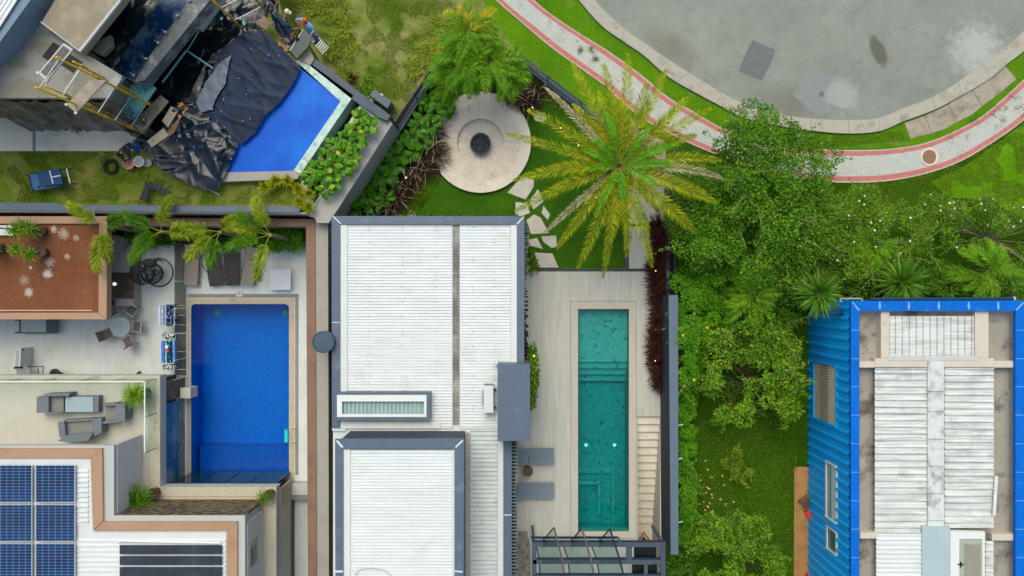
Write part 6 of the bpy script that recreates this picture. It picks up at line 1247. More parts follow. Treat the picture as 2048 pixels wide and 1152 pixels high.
def person(label, J, shirt, trousers, hat=None, face=(0, -1), sleeves=1.0, shoe='#3a3a3c', stripe=None):
    V = lambda k: Vector(J[k]); pel = V('pelvis'); t = thing('person', label, 'person', (pel.x, pel.y, min(J['footL'][2], J['footR'][2])))
    che, nk, hd = V('chest'), V('neck'), V('head'); up = (hd - nk).normalized(); f = Vector((face[0], face[1], 0)).normalized()
    ch = [[(pel, (.15, .11)), (pel.lerp(che, .5), (.13, .10)), (che, (.16, .11)), (nk, .06), (hd - up * .06, .075), (hd + up * .03, .092), (hd + up * .09, .07)], [(hd - up * .04, .075), (hd - up * .03 + f * .07, .05)]]
    ch[1][0] = (hd - up * .06, .075)
    for s_ in 'LR':
        sh, el, ha, kn, ft = V('sh' + s_), V('el' + s_), V('ha' + s_), V('kn' + s_), V('foot' + s_)
        d = (ha - el).normalized(); pa = ha + d * .05
        ch.append([(che, (.16, .11)), (sh, .065), (sh.lerp(el, .5), .052), (el, .042), (el.lerp(ha, .6), .036), (ha, .028), (pa, .036)])
        side = d.cross(Vector((0, 0, 1))); side = side.normalized() if side.length > .1 else Vector((1, 0, 0)); dn_ = d.cross(side).normalized()
        for i, L_ in enumerate((.062, .075, .08, .07)):
            b_ = pa + d * .03 + side * (i - 1.5) * .021; ch.append([(pa, .036), (b_, .0105), (b_ + d * L_ * .55 - Vector((0, 0, .012)), .0095), (b_ + d * L_ - Vector((0, 0, .032)), .008)])
        th = pa - d * .02 + side * -.038; ch.append([(pa, .036), (th, .012), (th + d * .035 - side * .018, .010)])
        hp = pel + (V('kn' + s_) - pel) * .12; ch.append([(pel, (.15, .11)), (hp, .09), (hp.lerp(kn, .6), .07), (kn, .055), (kn.lerp(ft, .4), .055), (ft + Vector((0, 0, .08)), .038)])
    skin_mesh('body', M_SKIN, ch, t, 2)
    M1 = mat('shirt ' + shirt, shirt, .85, .12, 5, .2, 30); M2 = mat('trousers ' + trousers, trousers, .85, .12, 5, .2, 30)
    sc2 = [[(pel, (.165, .125)), (pel.lerp(che, .5), (.16, .12)), (che, (.19, .135)), (nk - up * .02, .085)]]
    for s_ in 'LR':
        sh, el, ha = V('sh' + s_), V('el' + s_), V('ha' + s_); sc2.append([(che, (.19, .135)), (sh, .088), (sh.lerp(el, .5), .075)] + ([(el, .062), (el.lerp(ha, .85), .048)] if sleeves > .9 else [(sh.lerp(el, .7), .072)]))
    skin_mesh('shirt', M1, sc2, t, 2)
    tr = [[(pel + (che - pel) * .1, (.165, .125)), (pel, (.165, .13))]]
    for s_ in 'LR':
        kn, ft = V('kn' + s_), V('foot' + s_); hp = pel + (kn - pel) * .12; tr.append([(pel, (.165, .13)), (hp, .108), (hp.lerp(kn, .6), .088), (kn, .072), (ft + Vector((0, 0, .12)), .06)])
    skin_mesh('trousers', M2, tr, t, 2)
    for s_ in 'LR':
        ft = V('foot' + s_); mb = MB(); mb.lathe(ft + f * .06, [(.035, 0), (.045, .03), (.035, .08), (0, .09)], 12, 1 + abs(f.x) * 1.8, 1 + abs(f.y) * 1.8); mb.build('shoe', mat('shoe ' + shoe, shoe, .6), t, True)
    hc = hd + up * .02
    if hat: 
        mb = MB(); mb.lathe(hc + Vector((0, 0, .03)), [(.115, -.02), (.118, .03), (.09, .09), (.04, .12), (0, .125)], 20); ho = mb.build('cap', mat('cap ' + hat, hat, .7, .06, 5), t, True)
        mb = MB(); p = hc + f * .13 + Vector((0, 0, .02)); mb.lathe(p, [(.085, 0), (.085, .012), (0, .02)], 16); mb.build('brim', mat('cap ' + hat, hat, .7), ho, True)
    else: mb = MB(); mb.lathe(hc - f * .02, [(.1, -.05), (.112, .02), (.1, .07), (.05, .115), (0, .12)], 20); mb.build('hair', M_HAIR, t, True)
    e = f.cross(Vector((0, 0, 1))).normalized(); mb = MB()
    for s_ in (-1, 1): mb.lathe(hd + f * .085 + e * .032 * s_ + up * .0, [(.004, -.008), (.011, 0), (.004, .008), (0, .009)], 8)
    mb.build('eyes', mat('eye', '#201814', .3), t); mb = MB(); mb.lathe(hd + f * .1 - up * .03, [(.006, -.014), (.015, 0), (.005, .03), (0, .03)], 8); mb.build('nose', M_SKIN, t, True); mb = MB(); mb.bar(hd + f * .088 - up * .065 - e * .025, hd + f * .088 - up * .065 + e * .025, .012); mb.build('mouth', mat('lip', '#7c4238', .5), t)
    for s_ in (-1, 1): mb = MB(); mb.lathe(hd + e * .095 * s_, [(.008, -.03), (.018, 0), (.01, .03), (0, .032)], 8); mb.build('ear', M_SKIN, t, True)
    if stripe: mb = MB(); a, c = pel.lerp(che, .5), e; mb.tube([a - e * .15 + Vector((0, 0, .06)), a - e * .08 + Vector((0, 0, .13)), a + Vector((0, 0, .15)), a + e * .08 + Vector((0, 0, .13)), a + e * .15 + Vector((0, 0, .06))], .018, 6); mb.build('stripe', mat('stripe', stripe, .8), t)
    return t
q = lambda x, y, z: tuple(P(x, y, z))
def shoulders(): pass
person('worker in a dark teal T-shirt and cream cap reaching out at the pool end', dict(pelvis=q(584, 68, 3.95), chest=q(567, 44, 4.35), neck=q(570, 32, 4.5), head=q(574, 24, 4.58), shL=q(556, 30, 4.4), shR=q(577, 50, 4.35), elL=q(549, 19, 4.45), elR=q(579, 59, 4.1), haL=q(553, 8, 4.6), haR=q(592, 57, 4.0), knL=q(596, 78, 3.75), knR=q(584, 84, 3.75), footL=q(590, 90, 3.38), footR=q(576, 92, 3.38)), '#22404c', '#1c2f48', '#d6cdb4', (.6, -.3), .5, '#e0d8cc')
person('worker in a light blue long sleeved shirt and orange cap on the ladder', dict(pelvis=q(626, 70, 3.0), chest=q(618, 55, 3.45), neck=q(613, 46, 3.65), head=q(611, 42, 3.72), shL=q(606, 39, 3.55), shR=q(624, 52, 3.55), elL=q(592, 39, 3.5), elR=q(627, 64, 3.4), haL=q(594, 46, 3.45), haR=q(622, 68, 3.75), knL=q(630, 75, 2.8), knR=q(634, 72, 2.75), footL=q(633, 84, 2.2), footR=q(637, 80, 2.2)), '#7fa6cc', '#6f96be', '#d0452a', (-.7, -.4), 1)
person('crouching worker in a navy shirt with a red stripe and blue jeans stirring a bucket', dict(pelvis=q(262, 289, 3.35), chest=q(249, 298, 3.5), neck=q(243, 305, 3.52), head=q(238, 309, 3.5), shL=q(241, 301, 3.42), shR=q(256, 306, 3.45), elL=q(245, 317, 3.3), elR=q(260, 316, 3.3), haL=q(252, 325, 3.2), haR=q(257, 323, 3.22), knL=q(277, 305, 2.92), knR=q(272, 300, 3.1), footL=q(283, 291, 2.82), footR=q(281, 286, 2.82)), '#232c3c', '#2a5a94', None, (-.55, -.6), 1, '#1c2a3a', '#b84a44')
person('person in a maroon top at the foot of the stone stairs, half under the pergola', dict(pelvis=q(1290, 1086, -2.0), chest=q(1288, 1087, -1.55), neck=q(1288, 1085, -1.36), head=q(1288, 1083, -1.25), shL=q(1280, 1085, -1.42), shR=q(1297, 1085, -1.42), elL=q(1279, 1078, -1.7), elR=q(1298, 1079, -1.7), haL=q(1284, 1070, -1.8), haR=q(1292, 1070, -1.8), knL=q(1286, 1074, -2.35), knR=q(1292, 1078, -2.4), footL=q(1285, 1064, -2.84), footR=q(1292, 1078, -2.84)), '#4a1f20', '#2e2a2a', None, (0, 1), .5, '#101010')
# ---------------------------------------------------------------- vegetation
L_DK = leafmat('dark green leaf', '#1e4c04', '#649618', '#9ca42c'); L_MD = leafmat('mid green leaf', '#285a04', '#769c1e', '#a4a834'); L_BR = leafmat('bright hedge leaf', '#306c04', '#68a014', None)
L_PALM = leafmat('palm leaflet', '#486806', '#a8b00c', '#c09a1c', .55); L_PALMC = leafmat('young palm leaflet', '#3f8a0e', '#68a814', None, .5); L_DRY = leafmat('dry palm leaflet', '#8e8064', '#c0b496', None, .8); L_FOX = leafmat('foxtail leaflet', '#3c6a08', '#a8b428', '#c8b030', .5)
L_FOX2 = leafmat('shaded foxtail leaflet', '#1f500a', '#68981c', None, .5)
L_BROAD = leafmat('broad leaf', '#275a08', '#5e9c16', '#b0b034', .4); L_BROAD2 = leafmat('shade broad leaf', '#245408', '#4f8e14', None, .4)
L_RED = leafmat('burgundy blade', '#240c08', '#4c2218', '#6c3c2a', .6); L_GRS = leafmat('purple grass blade', '#1e1210', '#452c24', '#94785e', .8); L_YEL = leafmat('yellow green blade', '#6e8a10', '#b8b020', '#d0a428', .5)
L_FAN = leafmat('fan palm blade', '#2a5a0c', '#5c8a20', '#8a9a3c', .5); L_ARE = leafmat('feathery palm leaflet', '#3f7a0c', '#6fa014', '#b09a20', .6); L_ARY = leafmat('orange palm leaflet', '#7c8c1c', '#bca422', None, .6)
M_BARK = mat('bark brown', '#6a5a44', .9, .25, 5, .5, 12, bump=.8, bs=8, bd=.05); M_STEM = mat('green stem', '#7c8a3a', .6, .1, 4); M_TWIG = mat('grey twig', '#8c8068', .9, .15, 5)
M_RACH = mat('palm midrib', '#96902c', .6, .1, 4); M_FLOW = mat('white flower', '#e6d6d2', .7, .06, 6, isl=.08); M_FLOY = mat('yellow flower', '#e8b048', .7, .06, 6, isl=.1)
# big date palm
t = thing('date_palm', 'large date palm with yellow green fronds spreading over the lawn and the pavement', 'palm tree', P(1240, 335, 0)); cz = 5.2; cc = P(1238, 332, cz)
mb = MB(); base = P(1225, 345, 0); mb.tube([(cc.x, cc.y, 0), (cc.x, cc.y, 1.2), (cc.x, cc.y, 3), (cc.x, cc.y, cz - .2)], [.36, .3, .27, .24], 14); mb.build('trunk', M_BARK, t)
ends = [((1125, 140), 0), ((1203, 133), 0), ((1253, 110), 0), ((1284, 165), 0), ((1320, 145), 0), ((1368, 205), 0), ((1412, 213), 0), ((1384, 265), 0), ((1434, 307), 0), ((1400, 342), 0), ((1430, 345), 2), ((1420, 415), 0), ((1390, 400), 0), ((1372, 470), 0), ((1352, 460), 1), ((1288, 538), 0), ((1262, 500), 0), ((1196, 548), 0), ((1156, 540), 0), ((1112, 490), 0), ((1092, 465), 2), ((1040, 410), 0), ((1033, 352), 0), ((1020, 291), 0), ((1052, 235), 0), ((1088, 188), 2), ((1150, 220), 0), ((1232, 205), 1), ((1180, 420), 1), ((1330, 300), 1), ((1100, 330), 1), ((1215, 470), 1), ((1300, 420), 1), ((1160, 280), 1), ((1340, 240), 1), ((1395, 385), 2), ((1110, 385), 1), ((1290, 470), 1), ((1350, 360), 1), ((1190, 200), 1), ((1290, 210), 1)]
for (ex, ey), kind in ends:
    ze = random.uniform(3.6, 4.6); e = P(ex, ey, ze); d = e - cc; az = math.atan2(d.y, d.x); hl = math.hypot(d.x, d.y) * random.uniform(.93, 1.03); L_ = hl * 1.07 + .1
    lv = Leaves(); sb = MB(); frond(lv, sb, cc + Vector((math.cos(az) * .12, math.sin(az) * .12, -.05)), az, L_, R(18), R(46) if hl > 2.8 else R(40), 98 if kind != 2 else 80, (.54 if kind != 2 else .45) * random.uniform(.82, 1.08), .033, .6, random.uniform(.1, .6), .16, .026, random.uniform(-.22, .22), .14, random.uniform(.7, 1.0))
    m_ = L_DRY if kind == 2 else L_PALM; fo = lv.build('frond', m_, t); sb.build('midrib', M_DRYR if kind == 2 and 'M_DRYR' in globals() else M_RACH, fo)
for i in range(10):
    az = i * 2.4; lv = Leaves(); sb = MB(); frond(lv, sb, cc + Vector((math.cos(az) * .08, math.sin(az) * .08, .05)), az, random.uniform(1.5, 2.7), R(random.uniform(35, 62)), R(55), 44, .36, .045, .8, .4, .1, .022, 0, .06, .8); fo = lv.build('young_frond', L_PALMC, t); sb.build('midrib', M_STEM, fo)
# foxtail palms over the terrace wall
def foxtail(label, cx, cy, cz, fr, base=None, mt=L_FOX):
    t = thing('foxtail_palm', label, 'palm tree', P(cx, cy, 0), 'bushy foxtail palms along the terrace wall'); c = P(cx, cy, cz); mb = MB(); mb.tube([(c.x, c.y, 0), (c.x, c.y, cz * .5), (c.x, c.y, cz)], [.13, .1, .08], 10); mb.build('trunk', mat('ringed palm trunk', '#8c8468', .8, .15, 6), t)
    for (ex, ey), dz, mm in fr:
        e = P(ex, ey, cz + dz); d = e - c; az = math.atan2(d.y, d.x); hl = math.hypot(d.x, d.y); lv = Leaves(); sb = MB(); 
        for k in range(4): frond(lv, sb if k == 0 else MB(), c, az, hl * 1.05, R(26), R(52), 50, .5, .027, .3, .5 * k - .1, .22, .02, 0, .3, .75, .3)
        fo = lv.build('frond', mm, t); sb.build('midrib', M_RACH, fo)
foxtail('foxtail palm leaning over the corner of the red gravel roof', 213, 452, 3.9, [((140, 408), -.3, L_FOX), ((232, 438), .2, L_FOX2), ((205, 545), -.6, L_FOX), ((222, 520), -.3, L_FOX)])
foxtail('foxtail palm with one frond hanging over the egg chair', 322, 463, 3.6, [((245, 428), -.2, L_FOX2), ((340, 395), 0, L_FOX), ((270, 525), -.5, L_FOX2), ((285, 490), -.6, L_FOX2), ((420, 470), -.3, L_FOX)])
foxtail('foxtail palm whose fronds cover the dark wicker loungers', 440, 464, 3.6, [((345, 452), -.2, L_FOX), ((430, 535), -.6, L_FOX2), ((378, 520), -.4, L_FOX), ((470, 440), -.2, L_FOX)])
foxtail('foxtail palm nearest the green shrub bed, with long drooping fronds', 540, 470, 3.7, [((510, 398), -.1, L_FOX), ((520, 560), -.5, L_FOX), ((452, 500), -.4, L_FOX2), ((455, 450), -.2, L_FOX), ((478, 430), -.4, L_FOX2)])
# feathery clump palms at the top of the garden
def areca(label, cx, cy, cz, rad, n, yel=0, grp='feathery palms at the top of the garden'):
    t = thing('areca_palm', label, 'palm tree', P(cx, cy, 0), grp); c = P(cx, cy, cz); mb = MB()
    for k in range(5): o_ = Vector((random.uniform(-.25, .25), random.uniform(-.25, .25), 0)); mb.tube([(c.x + o_.x * 1.5, c.y + o_.y * 1.5, 0), (c.x + o_.x, c.y + o_.y, cz)], .05, 6)
    mb.build('trunk', M_STEM, t); lv = Leaves(); ly = Leaves(); sb = MB()
    for i in range(n):
        az = i * 2.399 + random.uniform(-.3, .3); L_ = rad * random.uniform(.65, 1.12); use = ly if (yel and math.sin(az) > .1 and random.random() < yel) else lv
        frond(use, sb, c + Vector((random.uniform(-.2, .2), random.uniform(-.2, .2), random.uniform(-.6, .3))), az, L_, R(random.uniform(20, 60)), R(random.uniform(55, 85)), 52, .44, .032, .6, .1, .15, .014, random.uniform(-.3, .3), .14, .7)
    co_ = lv.build('crown', L_ARE, t); sb.build('midribs', M_STEM, t)
    if ly.n: ly.build('dry_fronds', L_ARY, t)
areca('feathery palm with orange tips, topmost of the group by the lot', 938, 62, 4.4, 1.75, 26, .7); areca('feathery palm over the middle of the iron railings junction', 925, 128, 4.0, 1.6, 20); areca('feathery palm whose fronds touch the top of the round patio', 980, 130, 3.9, 1.75, 22); areca('rightmost feathery palm of the group, beside the railing', 1018, 150, 3.4, 1.35, 18); areca('lowest feathery palm above the broad leaved bed', 900, 158, 3.0, 1.3, 18)
areca('soft feathery palm buried in the overgrown hedge', 1505, 590, 2.4, 1.9, 24, 0, 'feathery palms in the overgrown garden'); areca('soft feathery palm near the right edge, behind the blue house', 1975, 545, 2.4, 1.9, 24, 0, 'feathery palms in the overgrown garden'); areca('dark feathery palm between the flowering shrubs', 1745, 500, 2.2, 1.5, 20, 0, 'feathery palms in the overgrown garden')
# fan palms
def fanpalm(label, cx, cy, cz, rad):
    t = thing('fan_palm', label, 'palm tree', P(cx, cy, 0), 'spiky fan palms by the blue house'); c = P(cx, cy, cz); mb = MB(); mb.tube([(c.x, c.y, 0), (c.x, c.y, cz)], [.14, .09], 8); mb.build('trunk', M_BARK, t); lv = Leaves(); n = 90
    for lay, (el, f) in enumerate(((R(8), 1.0), (R(30), .85), (R(55), .6))):
        k = n - lay * 20; az = rng.uniform(0, 6.283, k); e = el + rng.normal(size=k) * .12; d = np.stack([np.cos(az) * np.cos(e), np.sin(az) * np.cos(e), np.sin(e)], 1); lv.blades(np.array(c)[None] + d * .08, d, np.tile([0, 0, 1.0], (k, 1)) + rng.normal(size=(k, 3)) * .2, rad * f * rng.uniform(.8, 1.1, k), .075, .12)
    lv.build('crown', L_FAN, t)
fanpalm('spiky fan palm directly above the blue coping', 1803, 566, 3.8, 1.3); fanpalm('spiky fan palm overlapping the left corner of the blue house', 1637, 588, 4.2, 1.15)
# shrubs and trees of the overgrown garden
def shrub(name, label, cat, poly, zlo, zhi, nc, r, n, ll, lw, m, base=None, flat=.6, grp=None, trunk=True, lim=9, flowers=None, extra=None, tw=None, zfun=None, gap=0, sprays=None):
    cx = sum(p[0] for p in poly) / len(poly); cy = sum(p[1] for p in poly) / len(poly); b0 = P(*(base or (cx, cy)), 0); t = thing(name, label, cat, b0, grp); lv = Leaves(); cl = crown(lv, poly, zlo, zhi, nc, r, n, ll, lw, flat, zfun, gap)
    sp_m = MB(); ns = int(nc * .55) if sprays is None else sprays
    for _ in range(ns):
        c_, r_ = random.choice(cl); a_ = math.atan2(c_.y - P(cx, cy, 1).y, c_.x - P(cx, cy, 1).x) + random.uniform(-1.3, 1.3); L__ = r * random.uniform(1.2, 2.3); d_ = Vector((math.cos(a_), math.sin(a_), random.uniform(-.05, .5))); pts = [c_ + d_ * L__ * k / 5 + Vector((0, 0, -.12 * (k / 5) ** 2 + r * flat * .7)) for k in range(6)]
        sp_m.tube(pts, .012, 4, .004); k = 26; t_ = rng.uniform(.15, 1.05, k); bs = np.array(pts[0])[None] + t_[:, None] * np.array(pts[-1] - pts[0])[None] + rng.normal(size=(k, 3)) * [.05, .05, .03]
        dv = unit(np.array(d_)[None] + rng.normal(size=(k, 3)) * [.8, .8, .35]); lv.blades(bs, dv, np.tile([0, 0, 1.0], (k, 1)) + rng.normal(size=(k, 3)) * .35, ll * rng.uniform(.7, 1.3, k), lw, .1)
    if ns: sp_m.build('twigs', M_TWIG, t)['kind'] = 'stuff'
    cr_ = lv.build('crown', m, t)
    if trunk:
        mb = MB(); zt_ = zlo * .45; top = Vector((b0.x, b0.y, zt_)); mb.tube([b0, (b0.x + .03, b0.y, zt_ * .5), top], [.11, .09, .07], 8); limbs(mb, top, [c for c, _ in random.sample(cl, min(lim, len(cl)))], .035, .01); mb.build('trunk', M_TWIG if tw else M_BARK, t)
    if flowers:
        fl = Leaves(); k = flowers[0]
        cs = [random.choice(cl) for _ in range(k)]
        for c, r_ in cs:
            p = np.array(c) + np.array([random.uniform(-1, 1) * r_ * .8, random.uniform(-1, 1) * r_ * .8, r_ * flat * random.uniform(.8, 1.1)]); a = rng.uniform(0, 6.28) + np.arange(5) * 1.257; d = np.stack([np.cos(a), np.sin(a), np.full(5, .25)], 1); fl.blades(np.tile(p, (5, 1)), unit(d), np.tile([0, 0, 1.0], (5, 1)), flowers[1] * random.uniform(.6, 1.2), flowers[1] * .7)
        fl.build('blossom', flowers[2], t)
    return t
BIG = [(1352, 470), (1362, 340), (1430, 300), (1470, 250), (1520, 222), (1560, 235), (1620, 262), (1655, 290), (1650, 350), (1668, 420), (1640, 520), (1560, 560), (1460, 520), (1400, 540)]
shrub('leafy_tree', 'large dense green tree spilling over the pink edged pavement', 'tree', BIG, 2.2, 4.2, 150, .62, 380, .12, .07, L_DK, (1490, 420), lim=40, gap=-.35)
shrub('flowering_shrub', 'twiggy green shrub dotted with white blossoms, left of the two flowering ones', 'shrub', [(1640, 430), (1690, 385), (1800, 395), (1850, 420), (1860, 520), (1780, 545), (1660, 560), (1600, 600), (1560, 560)], 1.4, 2.8, 105, .5, 260, .11, .045, L_MD, (1730, 480), lim=50, flowers=(46, .06, M_FLOW), tw=1, gap=-.2)
shrub('flowering_shrub', 'sparse twiggy shrub with many white blossoms at the right edge', 'shrub', [(1850, 400), (1940, 395), (2100, 420), (2100, 560), (1990, 590), (1880, 540)], 1.2, 2.6, 85, .5, 210, .11, .04, L_MD, (1960, 480), lim=50, flowers=(60, .06, M_FLOW), tw=1, gap=-.1)
shrub('dense_shrub', 'dark green shrub filling the ground between the fan palms', 'shrub', [(1640, 540), (1760, 520), (1900, 530), (2060, 560), (2060, 592), (1700, 594), (1660, 600), (1590, 650), (1540, 640), (1560, 570)], .7, 1.9, 90, .5, 280, .12, .05, L_DK, lim=8)
shrub('bright_hedge', 'bright lime green climbing hedge beside the slate wall, with orange blossoms', 'hedge', [(1356, 540), (1440, 530), (1450, 600), (1420, 650), (1400, 720), (1392, 790), (1358, 790)], .9, 2.5, 70, .42, 420, .085, .06, L_BR, (1375, 640), lim=6, flowers=(9, .1, M_FLOY))
shrub('bright_hedge', 'lower strip of bright green hedge along the slate wall down to its end', 'hedge', [(1358, 790), (1384, 800), (1380, 900), (1386, 960), (1390, 1060), (1380, 1082), (1360, 1080)], .8, 1.7, 60, .3, 260, .08, .055, L_BR, (1372, 930), lim=6)
shrub('leafy_tree', 'mid green tree with open branches in the middle of the side garden', 'tree', [(1400, 700), (1440, 660), (1500, 640), (1580, 680), (1612, 740), (1600, 820), (1570, 880), (1520, 860), (1460, 850), (1410, 800)], 1.6, 3.0, 62, .42, 200, .16, .075, L_MD, (1500, 770), lim=40, gap=-.12)
shrub('dense_shrub', 'shaded dark shrub between the bright hedge and the open tree', 'shrub', [(1420, 560), (1560, 570), (1600, 640), (1540, 680), (1440, 690), (1405, 680)], .6, 1.6, 46, .5, 260, .12, .06, L_DK, lim=8)
shrub('small_bush', 'small pale yellow green bush alone on the side garden lawn', 'bush', [(1440, 915), (1490, 900), (1512, 940), (1480, 960), (1450, 940)], .3, .9, 12, .26, 90, .12, .035, leafmat('pale bush leaf', '#4c7410', '#8c9c24', None), (1478, 930), lim=8, trunk=True)
shrub('leafy_tree', 'mid green tree at the bottom edge of the side garden, beside the orange paving', 'tree', [(1395, 1080), (1420, 1030), (1470, 1010), (1530, 1060), (1565, 1100), (1560, 1190), (1400, 1190)], 1.6, 3.0, 55, .42, 220, .15, .075, L_MD, (1480, 1110), lim=30, gap=-.15)
shrub('small_bush', 'low dark bush under the end of the slate wall', 'bush', [(1345, 1112), (1400, 1090), (1410, 1170), (1345, 1180)], .2, .8, 16, .3, 120, .1, .05, L_DK, lim=6)
shrub('low_shrubbery', 'low shrubbery growing thinly under the open tree of the side garden', 'shrub', [(1396, 650), (1590, 640), (1560, 800), (1480, 850), (1396, 860)], .15, .8, 38, .36, 130, .13, .055, L_MD, lim=6)
# broad-leaved bed beside the railing and the planter
def broad(lv, st, c, n, ll, lw, h=.5):
    c = Vector(c)
    az = rng.uniform(0, 6.283, n); e = rng.uniform(.05, .9, n); d = np.stack([np.cos(az) * np.cos(e), np.sin(az) * np.cos(e), np.sin(e)], 1)
    base = np.array(c)[None] + d * np.array([.22, .22, h])[None] * rng.uniform(.3, 1, (n, 1)); dd = unit(d * [1, 1, .35]); side = unit(np.cross(dd, [0, 0, 1.0])); N = unit(np.cross(side, dd) + rng.normal(size=(n, 3)) * .25)
    N *= np.sign(N[:, 2:3]); L__ = ll * rng.uniform(.6, 1.2, n)
    # rounded leaf: three overlapping blades share one outline
    lv.blades(base, dd, N, L__, lw * rng.uniform(.8, 1.1, n), .15, .08); lv.blades(base + dd * L__[:, None] * .08, unit(dd + side * .16), N, L__ * .9, lw * .72, .15, .08); lv.blades(base + dd * L__[:, None] * .08, unit(dd - side * .16), N, L__ * .9, lw * .72, .15, .08)
    for i in range(min(4, n)): st.tube([c, tuple(base[i])], .012, 4)
def broadplant(label, x, y, z0, n, ll, lw, m, grp, cat='plant', name='broadleaf_plant'):
    t = thing(name, label, cat, P(x, y, z0), grp); lv = Leaves(); st = MB(); c = P(x, y, z0 + .35); broad(lv, st, c, n, ll, lw); st.tube([(c.x, c.y, z0), c], .025, 5); lv.build('leaves', m, t); st.build('stems', M_STEM, t)
pl = [(722, 236, 30), (740, 250, 26), (712, 262, 34), (698, 278, 34), (715, 285, 28), (672, 292, 34), (688, 305, 36), (705, 318, 26), (652, 318, 34), (668, 332, 36), (690, 335, 26), (634, 340, 34), (650, 355, 34), (668, 365, 24), (622, 352, 30), (655, 378, 18)]
wh = ['topmost, nearest the slate coping', 'at the top, over the grey wall', 'third from the top on the pool side', 'on the pool side a third of the way down', 'on the wall side a third of the way down', 'on the pool side just above the middle', 'in the very middle of the row', 'on the wall side at the middle', 'on the pool side just below the middle', 'central, below the middle', 'on the wall side below the middle', 'on the pool side near the lower end', 'central near the lower end', 'on the wall side near the lower end', 'lowest on the pool side', 'lowest, hanging over the pale tiles']
for (x, y, n), w_ in zip(pl, wh): broadplant('broad leaved planter plant, ' + w_, x, y, 2.95, n, .36, .26, L_BROAD, 'broad leaved plants in the turquoise planter')
bl = [(882, 200, .3), (858, 205, .3), (872, 228, .3), (848, 232, .25), (838, 255, .3), (862, 252, .2), (825, 275, .3), (845, 285, .2), (812, 298, .3), (795, 285, .25), (830, 305, .2), (790, 312, .3), (775, 330, .25), (800, 330, .2), (762, 350, .3), (742, 362, .25), (755, 380, .2), (735, 395, .25), (748, 412, .2), (715, 405, .3), (702, 420, .2), (770, 398, .15), (893, 222, .2), (780, 352, .2)]
for i, (x, y, r_) in enumerate(bl):
    side = 'fence side' if i % 2 == 0 else 'patio side'; pos = ('at the top under the feathery palms', 'high in the bed', 'above the middle of the bed', 'in the middle of the bed', 'below the middle of the bed', 'near the white roof')[min(5, i // 4)]
    broadplant('glossy bed plant, %s, %s' % (pos, ('first', 'second', 'third', 'fourth')[i % 4] + ' going down'), x, y, .05, 26, .42, .26 if i % 3 else .14, L_BROAD2, 'glossy plants in the bed between railing and patio')
for x, y, l in ((700, 405, 'single round leaved plant poking over the slate kerb of the grey wall'), (656, 932, 'uppermost leafy plant in the alley beside the white roof'), (655, 985, 'middle leafy plant in the alley beside the white roof'), (654, 1028, 'lowest leafy plant in the alley beside the white roof')): broadplant(l, x, y, .5, 12, .4, .24, L_BROAD2, 'leafy plants in the alley')
# purple fountain grass
def tuft(lv, c, n, ll, lw, spread=1.0, lean=(0, 0), droop=.35):
    az = rng.uniform(0, 6.283, n); e = rng.uniform(.25, 1.35, n) ; d = np.stack([np.cos(az) * np.cos(e) * spread + lean[0], np.sin(az) * np.cos(e) * spread + lean[1], np.sin(e)], 1); d = unit(d); b0 = np.array(c)[None] + rng.normal(size=(n, 3)) * [.07, .07, .01]; L__ = ll * rng.uniform(.6, 1.1, n); m_ = b0 + d * L__[:, None] * .5
    lv.blades(b0, d, np.tile([0, 0, 1.0], (n, 1)) + rng.normal(size=(n, 3)) * .3, L__ * .62, lw, 0); lv.blades(m_, unit(d * [1.3, 1.3, .25]), np.tile([0, 0, 1.0], (n, 1)) + rng.normal(size=(n, 3)) * .3, L__ * .6, lw * .8, droop)
gp = [((872, 262), 260, 'topmost tuft, just left of the round patio'), ((866, 290), 360, 'leaning onto the round patio'), ((875, 315), 340, 'tallest, beside the left rim of the patio'), ((848, 318), 300, 'left of the tallest tuft'), ((852, 340), 300, 'below the patio side tufts'), ((828, 345), 280, 'beside the lit spotlight'), ((815, 375), 240, 'on the lawn edge'), ((795, 395), 240, 'near the glossy plants'), ((782, 415), 240, 'lowest, beside the white roof edge'), ((1040, 195), 420, 'large, at the top right rim of the patio'), ((1062, 205), 380, 'behind the large patio tuft'), ((1022, 190), 280, 'under the feathery palm, patio side'), ((1075, 185), 260, 'beside the railing')]
for (x, y), n, l in gp:
    t = thing('fountain_grass', 'dark purple fountain grass tuft, ' + l, 'ornamental grass', P(x, y, 0), 'dark purple grass tufts'); lv = Leaves(); tuft(lv, P(x, y, .1), n, .95, .014, 1.0, ((.25 if x < 900 else -.2), 0)); lv.build('blades', L_GRS, t); l2 = Leaves(); tuft(l2, P(x, y, .25), 10, 1.1, .03, 1.0, (.2 if x < 900 else -.2, 0)); l2.build('plumes', L_DRY, t)
# burgundy cordyline row
wh = ['at the top end behind the palm frond', 'second from the top', 'third from the top, beside the garden slab', 'above the start of the deck', 'beside the start of the deck', 'where the slate wall begins', 'level with the top of the teal pool', 'above the middle of the teal pool steps', 'fourth from the bottom', 'third from the bottom', 'second from the bottom', 'at the bottom end of the row']
for i in range(12):
    y = 452 + i * 27.6; x = 1316 + 4 * math.sin(i * 1.3); t = thing('cordyline', 'burgundy spiky plant, ' + wh[i], 'plant', P(x, y, 0), 'burgundy plants along the slate wall'); lv = Leaves(); tuft(lv, P(x, y, .25), 210, .74, .042, 1.0, (-.08, 0), .3); tuft(lv, P(x + 2, y + 11, .2), 160, .62, .042, 1.0, (-.05, 0), .3); mb = MB(); c = P(x, y, 0); mb.tube([c, c + Vector((0, 0, .3))], .05, 6); lv.build('blades', L_RED, t); mb.build('stem', M_BARK, t)
